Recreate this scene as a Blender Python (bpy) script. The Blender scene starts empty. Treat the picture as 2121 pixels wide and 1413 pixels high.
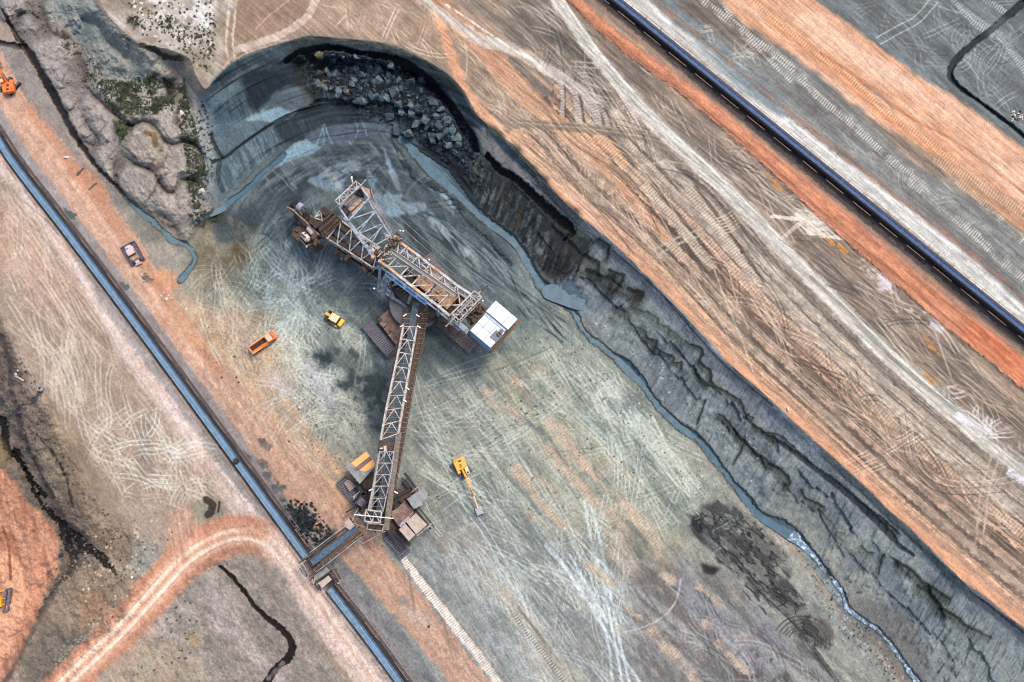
import bpy, bmesh, math, random
import numpy as np
from mathutils import Vector, Matrix
SC = bpy.context.scene
COL = SC.collection
# ---------------------------------------------------------------- camera, sky, sun, exposure
CH = 236.0                      # camera height above the pit floor
FPX = 1414.0                    # focal length in photo pixels (photo 2121 px wide)
CX, CY = 1060.5, 706.5
cam = bpy.data.objects.new('camera', bpy.data.cameras.new('camera'))
COL.objects.link(cam)
NADIR = (905.0, 1000.0)         # photo pixel straight below the camera: it leans a little
_n = Vector((NADIR[0]-CX, -(NADIR[1]-CY), -FPX)).normalized()
CR = _n.rotation_difference(Vector((0, 0, -1))).to_matrix()
cam.matrix_world = Matrix.Translation((0, 0, CH)) @ CR.to_4x4()
cam.data.sensor_width = 36.0; cam.data.lens = 36.0*FPX/2121.0
cam.data.clip_start = 1.0; cam.data.clip_end = 5000.0
SC.camera = cam
SUN_EL, SUN_AZ = math.radians(60), math.radians(40)     # azimuth measured from +Y (north) towards +X (east)
w = bpy.data.worlds.new("World"); SC.world = w; w.use_nodes = True
nt = w.node_tree
sky = nt.nodes.new('ShaderNodeTexSky'); sky.sky_type = 'NISHITA'; sky.sun_disc = False
sky.sun_elevation = SUN_EL; sky.sun_rotation = SUN_AZ
sky.air_density = 1.0; sky.dust_density = 3.5; sky.ozone_density = 1.0
nt.nodes['Background'].inputs['Strength'].default_value = 0.15
nt.links.new(sky.outputs['Color'], nt.nodes['Background'].inputs['Color'])
sl = bpy.data.lights.new('sun', 'SUN'); sl.energy = 1.35; sl.angle = math.radians(16); sl.color = (1, .96, .91)
so = bpy.data.objects.new('sun', sl); COL.objects.link(so)
sd = Vector((math.sin(SUN_AZ)*math.cos(SUN_EL), math.cos(SUN_AZ)*math.cos(SUN_EL), math.sin(SUN_EL)))
so.rotation_euler = sd.to_track_quat('Z', 'Y').to_euler()
SC.view_settings.view_transform = 'Standard'; SC.view_settings.look = 'None'
SC.view_settings.exposure = 0.84; SC.view_settings.gamma = 1.0
SC.cycles.filter_width = 1.1
# ---------------------------------------------------------------- terrain: a sheet of vertices, one list of soil colours
STEP = 1.25
GU = np.arange(-200, 2321.1, STEP); GV = np.arange(-200, 1613.1, STEP)
NX, NY = len(GU), len(GV)
U2, V2 = np.meshgrid(GU, GV)
U = U2.ravel().astype(np.float32); V = V2.ravel().astype(np.float32)
NP_ = U.size
rng = np.random.default_rng(7); random.seed(11)
def vn(u, v, seed):
    r = np.random.default_rng(seed).random((256, 256)).astype(np.float32)
    iu = np.floor(u); iv = np.floor(v); fu = (u-iu).astype(np.float32); fv = (v-iv).astype(np.float32)
    a = iu.astype(np.int32) & 255; b = iv.astype(np.int32) & 255; a1 = (a+1) & 255; b1 = (b+1) & 255
    fu = fu*fu*(3-2*fu); fv = fv*fv*(3-2*fv)
    return ((r[b, a]*(1-fu)+r[b, a1]*fu)*(1-fv)+(r[b1, a]*(1-fu)+r[b1, a1]*fu)*fv)*2-1
def fbm(scale, octs, seed, ang=0., stretch=1., u=None, v=None, gain=.55):
    if u is None: u, v = U, V
    c, s = math.cos(math.radians(ang)), math.sin(math.radians(ang))
    a = (u*c+v*s)/(scale*stretch); b = (-u*s+v*c)/scale
    out = 0; amp = 1; tot = 0
    for k in range(octs):
        out = out+amp*vn(a+k*17.3, b+k*5.9, seed+k); tot += amp; amp *= gain; a = a*2.03; b = b*2.03
    return out/tot
NA = fbm(14, 3, 1); NB = fbm(14, 3, 5); NC = fbm(45, 4, 9); ND = fbm(160, 4, 15); NE = fbm(5, 2, 21)
NF = np.clip(rng.normal(0, .5, NP_), -1, 1).astype(np.float32)
COLR = np.zeros((NP_, 3), np.float32); DZ = np.zeros(NP_, np.float32); WET = np.zeros(NP_, np.float32)
def c3(c): return np.array(c, np.float32)
def spline(pts, step=9., closed=False):
    P = [np.array(p, float) for p in pts]
    if len(P) < 3 and not closed:
        n = max(1, int(np.hypot(*(P[1][:2]-P[0][:2]))/step)); return np.array([P[0]+(P[1]-P[0])*k/n for k in range(n+1)])
    n = len(P); out = []
    rngi = range(n) if closed else range(n-1)
    for i in rngi:
        p1, p2 = P[i], P[(i+1) % n]
        p0 = P[i-1] if (i > 0 or closed) else 2*p1-p2
        p3 = P[(i+2) % n] if (closed or i+2 < n) else 2*p2-p1
        m = max(1, int(np.hypot(*(p2[:2]-p1[:2]))/step))
        for k in range(m):
            t = k/m
            out.append(.5*((2*p1)+(-p0+p2)*t+(2*p0-5*p1+4*p2-p3)*t*t+(-p0+3*p1-3*p2+p3)*t**3))
    out.append(P[0] if closed else P[-1])
    return np.array(out)
BIG = 1e6
Dm = np.full(NP_, BIG, np.float32); Sm = np.zeros(NP_, np.float32); Wm = np.zeros(NP_, np.float32); Gm = np.zeros(NP_, np.float32)
D2, S2, W2, G2 = (x.reshape(NY, NX) for x in (Dm, Sm, Wm, Gm))
def near(pts, reach):
    """distance, arc length, width and side of every ground point within reach of a line"""
    lo_i, hi_i, lo_j, hi_j = NX, 0, NY, 0
    s = 0.
    for k in range(len(pts)-1):
        a, b = pts[k], pts[k+1]; ax, ay, bx, by = a[0], a[1], b[0], b[1]
        L = math.hypot(bx-ax, by-ay)
        if L < 1e-6: continue
        i0 = max(0, int((min(ax, bx)-reach-GU[0])/STEP)); i1 = min(NX, int((max(ax, bx)+reach-GU[0])/STEP)+2)
        j0 = max(0, int((min(ay, by)-reach-GV[0])/STEP)); j1 = min(NY, int((max(ay, by)+reach-GV[0])/STEP)+2)
        if i1 > i0 and j1 > j0:
            uu = GU[i0:i1][None, :]-ax; vv = GV[j0:j1][:, None]-ay; dx, dy = (bx-ax)/L, (by-ay)/L
            t = np.clip(uu*dx+vv*dy, 0, L); d = np.hypot(uu-t*dx, vv-t*dy)
            blk = D2[j0:j1, i0:i1]; m = d < blk
            blk[m] = d[m]; S2[j0:j1, i0:i1][m] = (s+t)[m]
            G2[j0:j1, i0:i1][m] = (uu*dy-vv*dx)[m]
            if len(a) > 2: W2[j0:j1, i0:i1][m] = (a[2]+(b[2]-a[2])*t/L)[m]
            lo_i, hi_i, lo_j, hi_j = min(lo_i, i0), max(hi_i, i1), min(lo_j, j0), max(hi_j, j1)
        s += L
    if hi_i <= lo_i: return None
    sub = D2[lo_j:hi_j, lo_i:hi_i]; jj, ii = np.nonzero(sub < reach)
    idx = (jj+lo_j)*NX+ii+lo_i
    r = (idx, Dm[idx].copy(), Sm[idx].copy(), Wm[idx].copy(), Gm[idx].copy())
    sub[:] = BIG
    return r
def sstep(x): x = np.clip(x, 0, 1); return x*x*(3-2*x)
def put(idx, m, col, col2=None, mix=None, var=0.):
    c = c3(col)[None, :]
    if col2 is not None: c = c+(c3(col2)[None, :]-c)*mix[:, None]
    if var: c = c*(1+var*(.5*NA[idx]+.5*NE[idx]+.3*NF[idx]))[:, None]
    COLR[idx] += (c-COLR[idx])*m[:, None]
def S(pts, w, col, a=1., soft=None, jag=0., var=.08, col2=None, tread=0., fade=0., dz=0., wet=None, streak=None, brk=0., raw=False):
    """a painted band along a line; w is a number or one per point"""
    if isinstance(w, (list, tuple)): pts = [(p[0], p[1], ww) for p, ww in zip(pts, w)]; wmax = max(w)
    else: pts = [(p[0], p[1], w) for p in pts]; wmax = w
    q = np.array(pts, float) if raw else spline(pts)
    soft = soft if soft is not None else max(2., .25*wmax)
    r = near(q, wmax/2+soft+jag*1.2)
    if r is None: return
    idx, d, s, ww, g = r
    e = ww/2+(jag*(.7*NA[idx]+.6*NE[idx]) if jag else 0)
    m = sstep((e-d)/soft+.5)*a
    if fade:
        tot = np.sum(np.hypot(np.diff(q[:, 0]), np.diff(q[:, 1]))); m = m*np.clip(np.minimum(s, tot-s)/fade, 0, 1)
    if brk: m = m*sstep(.5+(NC[idx]*1.2+NA[idx]*.8)/brk*.6+.2)
    mix = None
    if tread:
        mix = sstep(.5+1.1*np.sin(2*np.pi*(s+1.2*NA[idx])/tread)+.8*NA[idx]); col2 = col2 or col
    elif col2 is not None: mix = sstep(.5+1.2*(streak[idx] if streak is not None else NC[idx]))
    put(idx, m, col, col2, mix, var)
    if dz: DZ[idx] += dz*m/max(a, .01)
    if wet is not None: WET[idx] += (wet-WET[idx])*m
def offs(pts, o):
    q = spline(pts) if len(pts) > 2 else np.array(pts, float)
    t = np.gradient(q[:, :2], axis=0); n = np.stack([-t[:, 1], t[:, 0]], 1)/(np.hypot(t[:, 0], t[:, 1])[:, None]+1e-6)
    return q[:, :2]+n*o
def T(pts, gap, w, col, a=.6, **k):
    """a pair of wheel tracks"""
    for o in (-gap/2, gap/2): S([tuple(p) for p in offs(pts, o)], w, col, a, raw=True, **k)
def inside(pts, u, v):
    ins = np.zeros(u.shape, bool); n = len(pts)
    for k in range(n):
        x1, y1 = pts[k][:2]; x2, y2 = pts[(k+1) % n][:2]
        if y1 == y2: continue
        c = ((y1 > v) != (y2 > v)) & (u < (x2-x1)*(v-y1)/(y2-y1)+x1); ins ^= c
    return ins
def blur(a, r):
    for ax in (0, 1):
        n = a.shape[ax]
        if n < 2*r+2: continue
        p = np.pad(a, [(r+1, r) if x == ax else (0, 0) for x in (0, 1)], mode='edge'); c = np.cumsum(p, axis=ax, dtype=np.float64)
        a = (np.take(c, range(2*r+1, 2*r+1+n), axis=ax)-np.take(c, range(0, n), axis=ax))/(2*r+1)
    return a
def pmask(pts, soft=3., jag=4., smooth=False):
    if smooth: pts = [tuple(p) for p in spline(pts, 12, True)[:-1]]
    xs = [p[0] for p in pts]; ys = [p[1] for p in pts]; pad = soft*2+jag*1.5+4
    i0 = max(0, int((min(xs)-pad-GU[0])/STEP)); i1 = min(NX, int((max(xs)+pad-GU[0])/STEP)+2)
    j0 = max(0, int((min(ys)-pad-GV[0])/STEP)); j1 = min(NY, int((max(ys)+pad-GV[0])/STEP)+2)
    if i1 <= i0 or j1 <= j0: return None
    sl_ = (slice(j0, j1), slice(i0, i1))
    def g(x): return x.reshape(NY, NX)[sl_]
    m = inside(pts, g(U)+jag*(g(NA)*.8+g(NE)*.5), g(V)+jag*(g(NB)*.8+g(NE)*.5)).astype(np.float32)
    r = int(round(soft/STEP/1.5))
    if r > 0: m = blur(blur(m, r), r)
    jj, ii = np.nonzero(m > .003)
    return (jj+j0)*NX+ii+i0, m[jj, ii].astype(np.float32)
def P(pts, col, a=1., soft=3., jag=4., var=.1, col2=None, streak=None, dz=0., wet=None, smooth=True, thr=0.):
    """a painted patch"""
    r = pmask(pts, soft, jag, smooth)
    if r is None: return
    idx, m = r
    if thr: m = m*sstep(.5+(streak[idx] if streak is not None else NC[idx]*.6+NA[idx]*.6)*2.5-thr)
    mix = sstep(.5+1.3*(streak[idx] if streak is not None else NC[idx])) if col2 is not None else None
    put(idx, m*a, col, col2, mix, var)
    if dz: DZ[idx] += dz*m
    if wet is not None: WET[idx] += (wet-WET[idx])*m*a
def pin(pts, x, y):
    ins = False; n = len(pts)
    for k in range(n):
        x1, y1 = pts[k]; x2, y2 = pts[(k+1) % n]
        if (y1 > y) != (y2 > y) and x < (x2-x1)*(y-y1)/(y2-y1)+x1: ins = not ins
    return ins
def RT(poly, n, ang, sd_, L, cols, w=2.2, gap=9., a=.35, curv=.5, single=.2, **k):
    """n random vehicle tracks inside a region"""
    xs = [p[0] for p in poly]; ys = [p[1] for p in poly]; R = random
    for _ in range(n):
        for _t in range(30):
            x, y = R.uniform(min(xs), max(xs)), R.uniform(min(ys), max(ys))
            if pin(poly, x, y): break
        th = math.radians(R.gauss(ang, sd_)); l = L*R.uniform(.4, 1.3); cv = R.gauss(0, curv)/l
        pts = []; th -= cv*l/2; x -= math.cos(th)*l/2; y -= math.sin(th)*l/2
        for q in range(7):
            pts.append((x, y)); x += math.cos(th)*l/6; y += math.sin(th)*l/6; th += cv*l/6
        pts = [p for p in pts if pin(poly, *p)]
        if len(pts) < 3: continue
        c = R.choice(cols); aa = a*R.uniform(.5, 1.3); ww = w*R.uniform(.7, 1.4)
        if R.random() < single: S(pts, ww*1.3, c, aa, fade=15, var=.03, **k)
        else: T(pts, gap*R.uniform(.8, 1.2), ww, c, aa, fade=15, var=.03, **k)
def SPK(poly, n, cols, r=(1.2, 2.5), a=.9, dz=0.):
    """pebbles and clods: tiny spots of colour"""
    xs = [p[0] for p in poly]; ys = [p[1] for p in poly]
    for _ in range(n):
        x, y = random.uniform(min(xs), max(xs)), random.uniform(min(ys), max(ys))
        if not pin(poly, x, y): continue
        rr = random.uniform(*r); i = int((x-GU[0])/STEP); j = int((y-GV[0])/STEP); k = int(rr/STEP)+1
        if not (k < i < NX-k-1 and k < j < NY-k-1): continue
        sl_ = (slice(j-k, j+k+1), slice(i-k, i+k+1)); ids = (np.arange(j-k, j+k+1)[:, None]*NX+np.arange(i-k, i+k+1)[None, :]).ravel()
        d = np.hypot(U[ids]-x, V[ids]-y); m = sstep((rr-d)/STEP+.5)*a
        put(ids, m, random.choice(cols)); DZ[ids] += dz*m
# ---- main lines of the mine, in map coordinates
RIM = [(200,-260),(203,-60),(205,0),(230,40),(262,72),(300,92),(352,104),(392,122),(402,150),(425,186),(445,165),(490,125),(550,100),(620,80),(640,76),(700,80),(790,90),(850,110),(920,150),(960,190),(985,235),(1010,260),(1060,300),(1120,365),(1180,432),(1270,505),(1350,585),(1440,680),(1500,745),(1580,815),(1650,880),(1700,925),(1790,1005),(1840,1055),(1880,1090),(1960,1170),(2020,1230),(2121,1300),(2330,1440),(2500,1560)]
TOE = [(60,-260),(90,-60),(150,60),(200,130),(250,160),(330,172),(385,200),(410,260),(425,310),(440,400),(465,425),(510,395),(560,345),(640,312),(700,285),(800,280),(860,310),(930,385),(1000,455),(1060,505),(1110,575),(1205,660),(1300,765),(1400,875),(1480,955),(1560,1055),(1640,1125),(1700,1200),(1760,1285),(1850,1345),(1910,1430),(2000,1600),(2060,1700)]
RIMs = spline(RIM, 10); TOEs = spline(TOE, 10)
def dist_to(line):
    d = np.full(NP_, BIG, np.float32)
    # coarse grid distance, then upsample (the lines are smooth)
    k = 4; uc = GU[::k]; vc = GV[::k]; uu, vv = np.meshgrid(uc, vc); dd = np.full(uu.shape, BIG)
    for a, b in zip(line[:-1], line[1:]):
        L = math.hypot(b[0]-a[0], b[1]-a[1])
        if L < 1e-6: continue
        dx, dy = (b[0]-a[0])/L, (b[1]-a[1])/L; t = np.clip((uu-a[0])*dx+(vv-a[1])*dy, 0, L)
        dd = np.minimum(dd, np.hypot(uu-a[0]-t*dx, vv-a[1]-t*dy))
    fi = np.clip((V2-vc[0])/(k*STEP), 0, len(vc)-1.001); fj = np.clip((U2-uc[0])/(k*STEP), 0, len(uc)-1.001)
    i = fi.astype(int); j = fj.astype(int); a = fi-i; b = fj-j
    return ((dd[i, j]*(1-b)+dd[i, j+1]*b)*(1-a)+(dd[i+1, j]*(1-b)+dd[i+1, j+1]*b)*a).ravel().astype(np.float32)
DR = dist_to(RIMs); DT = dist_to(TOEs)
upper = inside([tuple(p) for p in RIMs]+[(2700,1700),(2700,-600),(200,-600)], U, V)
lower = inside([tuple(p) for p in TOEs]+[(2060,2000),(-600,2000),(-600,-600),(60,-600)], U, V)
TT = np.where(upper, 0, np.where(lower, 1, DR/(DR+DT+1e-3))).astype(np.float32)
# ---------------------------------------------------------------- heights (m), pit floor = 0
HP = 13.0
def prof(t, xs, zs): return np.interp(t, xs, zs).astype(np.float32)
wallN = sstep((1000-U)/120.)*sstep((430-V)/150.)*sstep((U-560)/100.)      # the collapsed cliff in the north
# blocks left by the digger: each bite along the wall steps at its own place
_rc = np.random.default_rng(12); cuts = np.cumsum(_rc.choice([16, 24, 34, 48, 70, 95], 90)*_rc.uniform(.8, 1.2, 90))+500
SA_ = (U*.74+V*.67)+3*NA+8*NC; cell = np.searchsorted(cuts, SA_); c0_ = np.concatenate([[0], cuts, [1e5]]); fr_ = ((SA_-c0_[cell])/(c0_[cell+1]-c0_[cell]+1e-3)).astype(np.float32)
cr = _rc.random(100).astype(np.float32)[cell]; cr2 = _rc.random(100).astype(np.float32)[cell]; cr3 = _rc.random(100).astype(np.float32)[cell]
onw = (TT > 0) & (TT < 1)
saw = np.where(onw & (U > 1160), (fr_-.5)*-.06*cr3+(cr-.5)*.07+.16*ND, 0); tj = np.where(onw, TT+.010*NA+.02*NC+saw*sstep(TT/.25)*sstep((1-TT)/.2), TT)
hs = 1.05*sstep(.55+NC*1.2)          # how tall each bite is
zE = prof(tj, [0, .12, .15, 1], [HP, 10.4, 9.8, 0])+hs*(sstep((.36-tj)/.014)-1)*.9*sstep((tj-.2)/.1)*sstep((1-tj)/.4)+hs*(sstep((.60-tj)/.014)-1)*.6*sstep((1-tj)/.3)
zW = prof(TT, [0, .12, .5, 1], [HP, 10.8, 5.0, 0]); wq = sstep((U-1000)/140.); zE = zE*wq+zW*(1-wq)
zN = prof(TT+np.where(onw, .03*NA+.05*NC, 0), [0, .10, .17, .22, .62, .66, .82, 1], [HP, 11.4, 10., 5.0, 4.0, 2.6, 1.2, 0])
Z = zE*(1-wallN)+zN*wallN
Z = np.where(upper, HP, np.where(lower, 0, Z)).astype(np.float32)
westup = upper & (U < 420)
# lower red bench in the south-west corner
CLF = [(-260,560),(-60,640),(5,700),(30,850),(60,930),(95,1010),(140,1085),(185,1120),(160,1160),(110,1220),(70,1300),(20,1400),(-30,1500),(-100,1700)]
cm = inside(CLF+[(-700,1700),(-700,560)], U+9*NA+16*NC, V+9*NB+10*NC).astype(np.float32)
Z -= 7*(.6*blur(blur(cm.reshape(NY, NX), 2), 2).ravel()+.4*blur(blur(cm.reshape(NY, NX), 12), 12).ravel())
# berms, ruts and clods
Z += np.where(lower, .35*NC+.12*NA, .25*NC+.10*NA)
rk = np.clip((blur(blur((inside([(0,0),(200,0),(300,100),(400,190),(430,330),(440,440),(390,500),(340,460),(240,390),(150,270),(60,100),(0,30)], U, V) & ~upper).astype(np.float32).reshape(NY, NX), 6), 6)).ravel(), 0, 1)
R1 = fbm(58, 2, 203, 60, 1.4, gain=.4); R2 = fbm(20, 4, 207); MND = np.clip(np.abs(R1)*2.6+.22*R2, 0, 1)**.75; R3 = fbm(9, 3, 211, 60, 2); Z += rk*(3.6*MND+1.3*np.abs(R2)+.5*np.abs(R3)+.25*NA)
swm = np.clip(blur(inside([(-260,600),(20,690),(120,860),(200,1060),(330,1130),(300,1260),(150,1413),(-260,1700)], U, V).astype(np.float32).reshape(NY, NX), 9).ravel(), 0, 1); Z += swm*(1.6*R2+.9*np.abs(R1)+.3*NA)
swr = np.clip(blur(inside([(400,1180),(470,1150),(620,1260),(720,1500),(200,1500),(250,1380)], U, V).astype(np.float32).reshape(NY, NX), 9).ravel(), 0, 1); Z += swr*(.9*R2+.2*NA)
GY, SAL = (150, 138, 124), (205, 158, 128)
# ---------------------------------------------------------------- base colours
def lay(mask, col, a=1., var=.1):
    i = np.flatnonzero(mask > .01); put(i, (mask[i]*a).astype(np.float32), col, var=var)
one = np.ones(NP_, np.float32)
ST40 = fbm(5, 3, 31, 41, 14); ST56 = fbm(5, 3, 37, 55, 14); ST40b = fbm(13, 3, 41, 41, 10); ST56b = fbm(14, 3, 43, 55, 9)
RB = fbm(3.2, 2, 47, 65, 9)          # fine ribs across the north west slabs
lay(one, (166, 148, 134)); lay(upper.astype(np.float32), (150, 134, 120))
lay(sstep(ST56b*1.6)*(lower), (188, 168, 155), .5)
# floor of the pit
P([(440,440),(520,390),(700,290),(850,300),(960,410),(1100,570),(1300,760),(1560,1060),(1760,1290),(1860,1440),(1860,1640),(900,1640),(860,1430),(700,1180),(520,900),(400,720),(370,600),(400,480)], (160,159,147), 1, 14, 10, col2=(142,144,136), streak=ST40b)
P([(430,440),(520,390),(700,290),(850,300),(960,410),(1060,520),(1000,600),(840,560),(700,480),(600,520),(540,640),(460,560)], (104,112,112), .95, 22, 12, col2=(72,82,86), streak=ST56b)
P([(600,420),(800,440),(1020,560),(1110,660),(1100,760),(900,800),(760,760),(620,560)], (138,146,140), .75, 24, 12, col2=(110,120,118), streak=ST40b)
P([(1000,700),(1200,700),(1440,960),(1420,1120),(1250,1120),(1050,900)], (166,168,152), .7, 40, 14, col2=(146,152,138))
P([(840,1180),(1000,1040),(1200,1160),(1480,1200),(1700,1440),(1760,1640),(900,1640)], (158,158,152), .7, 50, 14, col2=(136,140,138), streak=ST40b)
P([(1180,1180),(1380,1160),(1700,1440),(1300,1440)], (134,130,126), .5, 40, 14, col2=(150,148,144), streak=ST40b)
P([(560,520),(700,560),(760,640),(740,900),(640,880),(560,760),(520,640)], (170,170,156), .5, 26, 12, col2=(120,128,122))
P([(420,600),(560,640),(640,880),(760,1000),(800,1120),(700,1150),(560,950),(430,720),(360,600)], (216,170,134), .8, 26, 14, col2=(186,160,138), streak=ST56b)
P([(1000,760),(1080,740),(1250,900),(1450,1180),(1560,1340),(1480,1400),(1340,1260),(1180,1080),(1040,900)], (204,178,150), .45, 26, 20, streak=ST40b, col2=(168,162,146)); P([(900,1100),(1000,1120),(1150,1340),(1220,1440),(1060,1440),(940,1260)], (196,176,156), .4, 26, 16)
P([(380,470),(480,450),(560,520),(540,640),(440,640),(380,600)], (134,132,118), .8, 18, 10, col2=(160,154,138), streak=NC)
TH_ = np.arctan2(V-575, U-745); RR_ = np.hypot(U-745, (V-575)*1.02); ARC = fbm(1, 3, 401, u=(TH_*3.2).astype(np.float32), v=(RR_/7.).astype(np.float32)); ARC2 = fbm(1, 3, 405, u=(TH_*2.2).astype(np.float32), v=(RR_/19.).astype(np.float32))
af = (lower*sstep((640-V)/160.)*sstep((U-440)/60.)*sstep((1080-U)/120.)).astype(np.float32); i = np.flatnonzero(af > .02); put(i, af[i]*sstep(ARC[i]*2.4)*.6, (146,150,146)); put(i, af[i]*sstep(-ARC2[i]*2.4-.1)*.65, (58,68,72)); put(i, af[i]*sstep(ARC2[i]*2.6-.7)*.5, (168,170,162))
# ---------------------------------------------------------------- upper bench, east
RST = [(830,-110),(960,190),(1060,300),(1180,432),(1350,585),(1500,745),(1700,925),(1900,1112),(2121,1300),(2320,1440)]
RDW = [(1060,-130),(1155,0),(1232,110),(1350,246),(1505,392),(1672,566),(1852,745),(2042,908),(2262,1080),(2440,1240)]
RST[0] = (900,20)
def cv(k): return [tuple(np.array(a)+(np.array(b)-np.array(a))*k) for a, b in zip(RST, RDW)]
def cvs(k, i0, i1): return cv(k)[i0:i1]
allr = [(900,20)]+RDW[1:]+[(2320,1440)]
ub = upper & (U > 430)
i = np.flatnonzero(ub); put(i, sstep(.35+2.2*ST40[i])*.5, (108,95,84)); put(i, sstep(.1+2.2*ST40b[i])*.5, (196,164,140)); put(i, sstep(-.3+1.7*ND[i])*.5, (128,120,108))
P([(460,0),(640,0),(900,0),(1000,100),(960,170),(860,100),(640,70),(500,100),(445,140)], (176,150,132), .8, 20, 8, col2=(160,136,116))
P([(465,0),(620,0),(640,20),(600,55),(510,90),(478,90)], (150,124,106), .8, 12, 6)
# the bands that run along the rim
R_ = random.Random(5)
bands = [(.05,34,(208,160,130),0),(.12,14,(178,140,120),0),(.16,14,(206,166,138),0),(.205,15,(108,92,80),0),(.255,24,(192,168,148),6.5),(.32,20,(98,84,74),0),(.375,26,(200,170,148),6.5),(.445,24,(94,80,70),0),(.495,13,(222,178,148),0),(.54,20,(104,88,78),0),(.60,24,(204,172,148),6.5),(.66,14,(110,96,86),0),(.715,30,(196,182,168),6.5),(.77,9,(96,86,78),0),(.82,24,(194,182,168),6.5),(.875,10,(104,96,88),0),(.92,12,(160,148,136),0)]
for k, w_, c_, tr in bands:
    p = cvs(k, 2, 10)
    S(p, w_*1.35, c_, .92 if k > .12 else .85, soft=4, jag=5, tread=tr*1.15 if k in (.27,.60,.80) else 0, col2=tuple(int(x*.86) for x in c_) if tr else None, brk=0.0 if k < .12 else 1.5, var=.12, dz=.15)
S(cv(.02), 20, (212,156,122), .9, soft=9, jag=4)
for k in np.linspace(.14, 1.12, 40):
    kk = k+R_.uniform(-.01, .01); i0 = R_.choice([0, 1, 1, 2, 3, 4, 5, 6]); i1 = min(10, i0+R_.choice([3, 4, 5, 7]))
    q = [(x+R_.uniform(-5, 5), y+R_.uniform(-5, 5)) for x, y in cvs(kk, i0, i1)]
    if len(q) > 2: T(q, R_.choice([8, 10, 12]), R_.choice([1.6, 2.2, 3]), R_.choice([(205,182,160),(96,84,74),(214,190,168),(88,78,70),(200,170,146)]), R_.uniform(.25, .6), fade=40, brk=1.2, var=.05, dz=-.1)
# parallel tread strips of the middle (steeper than the rim)
for x0, y0, x1, y1, w_, c_ in [(1152,85,1165,250,9,(190,176,165)),(1178,160,1200,262,14,(196,182,172)),(1205,150,1240,262,16,(186,174,166)),(1235,210,1262,270,10,(184,168,156)),(1285,190,1330,300,16,(198,180,172)),(1195,270,1262,345,26,(218,166,132)),(1230,272,1300,350,24,(220,170,136)),(1292,290,1400,400,14,(186,170,154)),(1330,380,1480,560,22,(196,178,160)),(1420,385,1570,590,22,(198,180,164)),(1310,420,1420,540,24,(200,172,150))]:
    S([(x0,y0),((x0+x1)/2+4,(y0+y1)/2),(x1,y1)], w_, c_, .9, soft=3, jag=3, tread=6.2, col2=tuple(int(x*.86) for x in c_), fade=8, dz=.1)
    S([(x0+w_*.75,y0-4),((x0+x1)/2+4+w_*.75,(y0+y1)/2),(x1+w_*.75,y1)], w_*.35, (98,84,74), .75, soft=3, jag=3, fade=8)
# brown diagonal swaths near the rim top
S([(905,0),(960,60),(1010,110),(1060,170),(1110,220),(1200,300),(1290,390),(1380,490)], [40,44,46,46,40,30,24,18], (206,158,130), .85, soft=8, jag=5, col2=(180,134,108), streak=ST40)
S([(905,5),(950,50),(1000,98),(1040,150)], 10, (176,120,92), .5, jag=3)
S([(870,0),(905,20),(960,60),(1000,85),(1060,100),(1110,130),(1170,165),(1250,215)], [16,20,22,26,24,24,22,14], (200,192,182), .9, soft=5, jag=3, col2=(178,164,150), streak=ST40, tread=0)
S([(925,10),(1000,60),(1060,100),(1130,140)], 4, (232,226,218), .8, jag=2, brk=1.2)
P([(1060,0),(1140,0),(1200,90),(1240,170),(1190,170),(1120,100),(1060,90)], (128,120,108), .6, 14, 8, col2=(104,98,90), streak=ST40)
P([(1130,60),(1160,62),(1178,90),(1230,120),(1250,160),(1272,230),(1250,215),(1220,150),(1170,100),(1130,75)], (92,88,82), .75, 8, 6)
RT([(960,160),(1120,300),(1330,500),(1500,680),(1560,660),(1400,480),(1250,340),(1150,250),(1020,140)], 60, 62, 28, 110, [(206,184,160),(196,172,148),(186,162,140)], a=.6, curv=.7, gap=8, w=2.0)
RT([(640,0),(900,0),(1000,110),(1100,250),(1060,290),(960,180),(860,105),(700,75)], 46, 62, 34, 90, [(202,182,162),(214,196,176),(190,150,124)], a=.6, curv=.6, gap=9, w=2.2)
RT([(1400,550),(1700,820),(2121,1180),(2121,1080),(1800,780),(1500,500)], 70, 48, 24, 150, [(206,180,158),(216,196,178),(90,80,72)], a=.55, curv=.9, gap=9)
RT([(1000,0),(1160,0),(1300,190),(1420,320),(1340,330),(1200,200),(1060,90)], 50, 50, 30, 90, [(186,178,168),(96,86,78),(205,195,182)], a=.5, curv=.9)
T([(1075,255),(1170,262),(1260,272),(1340,285),(1420,310)], 10, 9, (130,116,102), .8, jag=2); T([(1075,250),(1170,258),(1260,268),(1340,282),(1400,300)], 8, 1.8, (176,160,142), .7)
# big looping tracks, lower right
T([(1880,860),(1885,900),(1900,950),(1940,990),(1990,1004),(2060,1000),(2121,985)], 12, 3.2, (200,180,162), .7); T([(1905,850),(1915,900),(1940,940),(1990,965),(2050,972)], 11, 2.4, (196,176,158), .6)
T([(1868,860),(1876,910),(1890,960),(1930,1005),(1990,1018),(2080,1012)], 14, 2.4, (88,78,72), .5)
T([(2075,880),(2060,950),(2040,1020),(2030,1100)], 16, 5, (190,172,156), .6); T([(2110,900),(2080,980),(2040,1060),(2026,1130)], 13, 3, (190,172,156), .5)
for x, y in [(1745,950),(1760,965),(1780,975),(1750,985)]: T([(x,y+12),(x+25,y),(x+58,y-14)], 7, 3, (216,182,158), .7, fade=8)
for x, y in [(1830,930),(1850,905),(1870,915)]: T([(x,y+8),(x+20,y),(x+45,y-16)], 7, 3, (208,188,170), .6, fade=8)
for x, y, a_ in [(1350,520,-.42),(1358,530,-.42)]: S([(x,y),(x+50,y-26),(x+110,y-48)], 5, (178,164,148), .8, fade=10)
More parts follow.
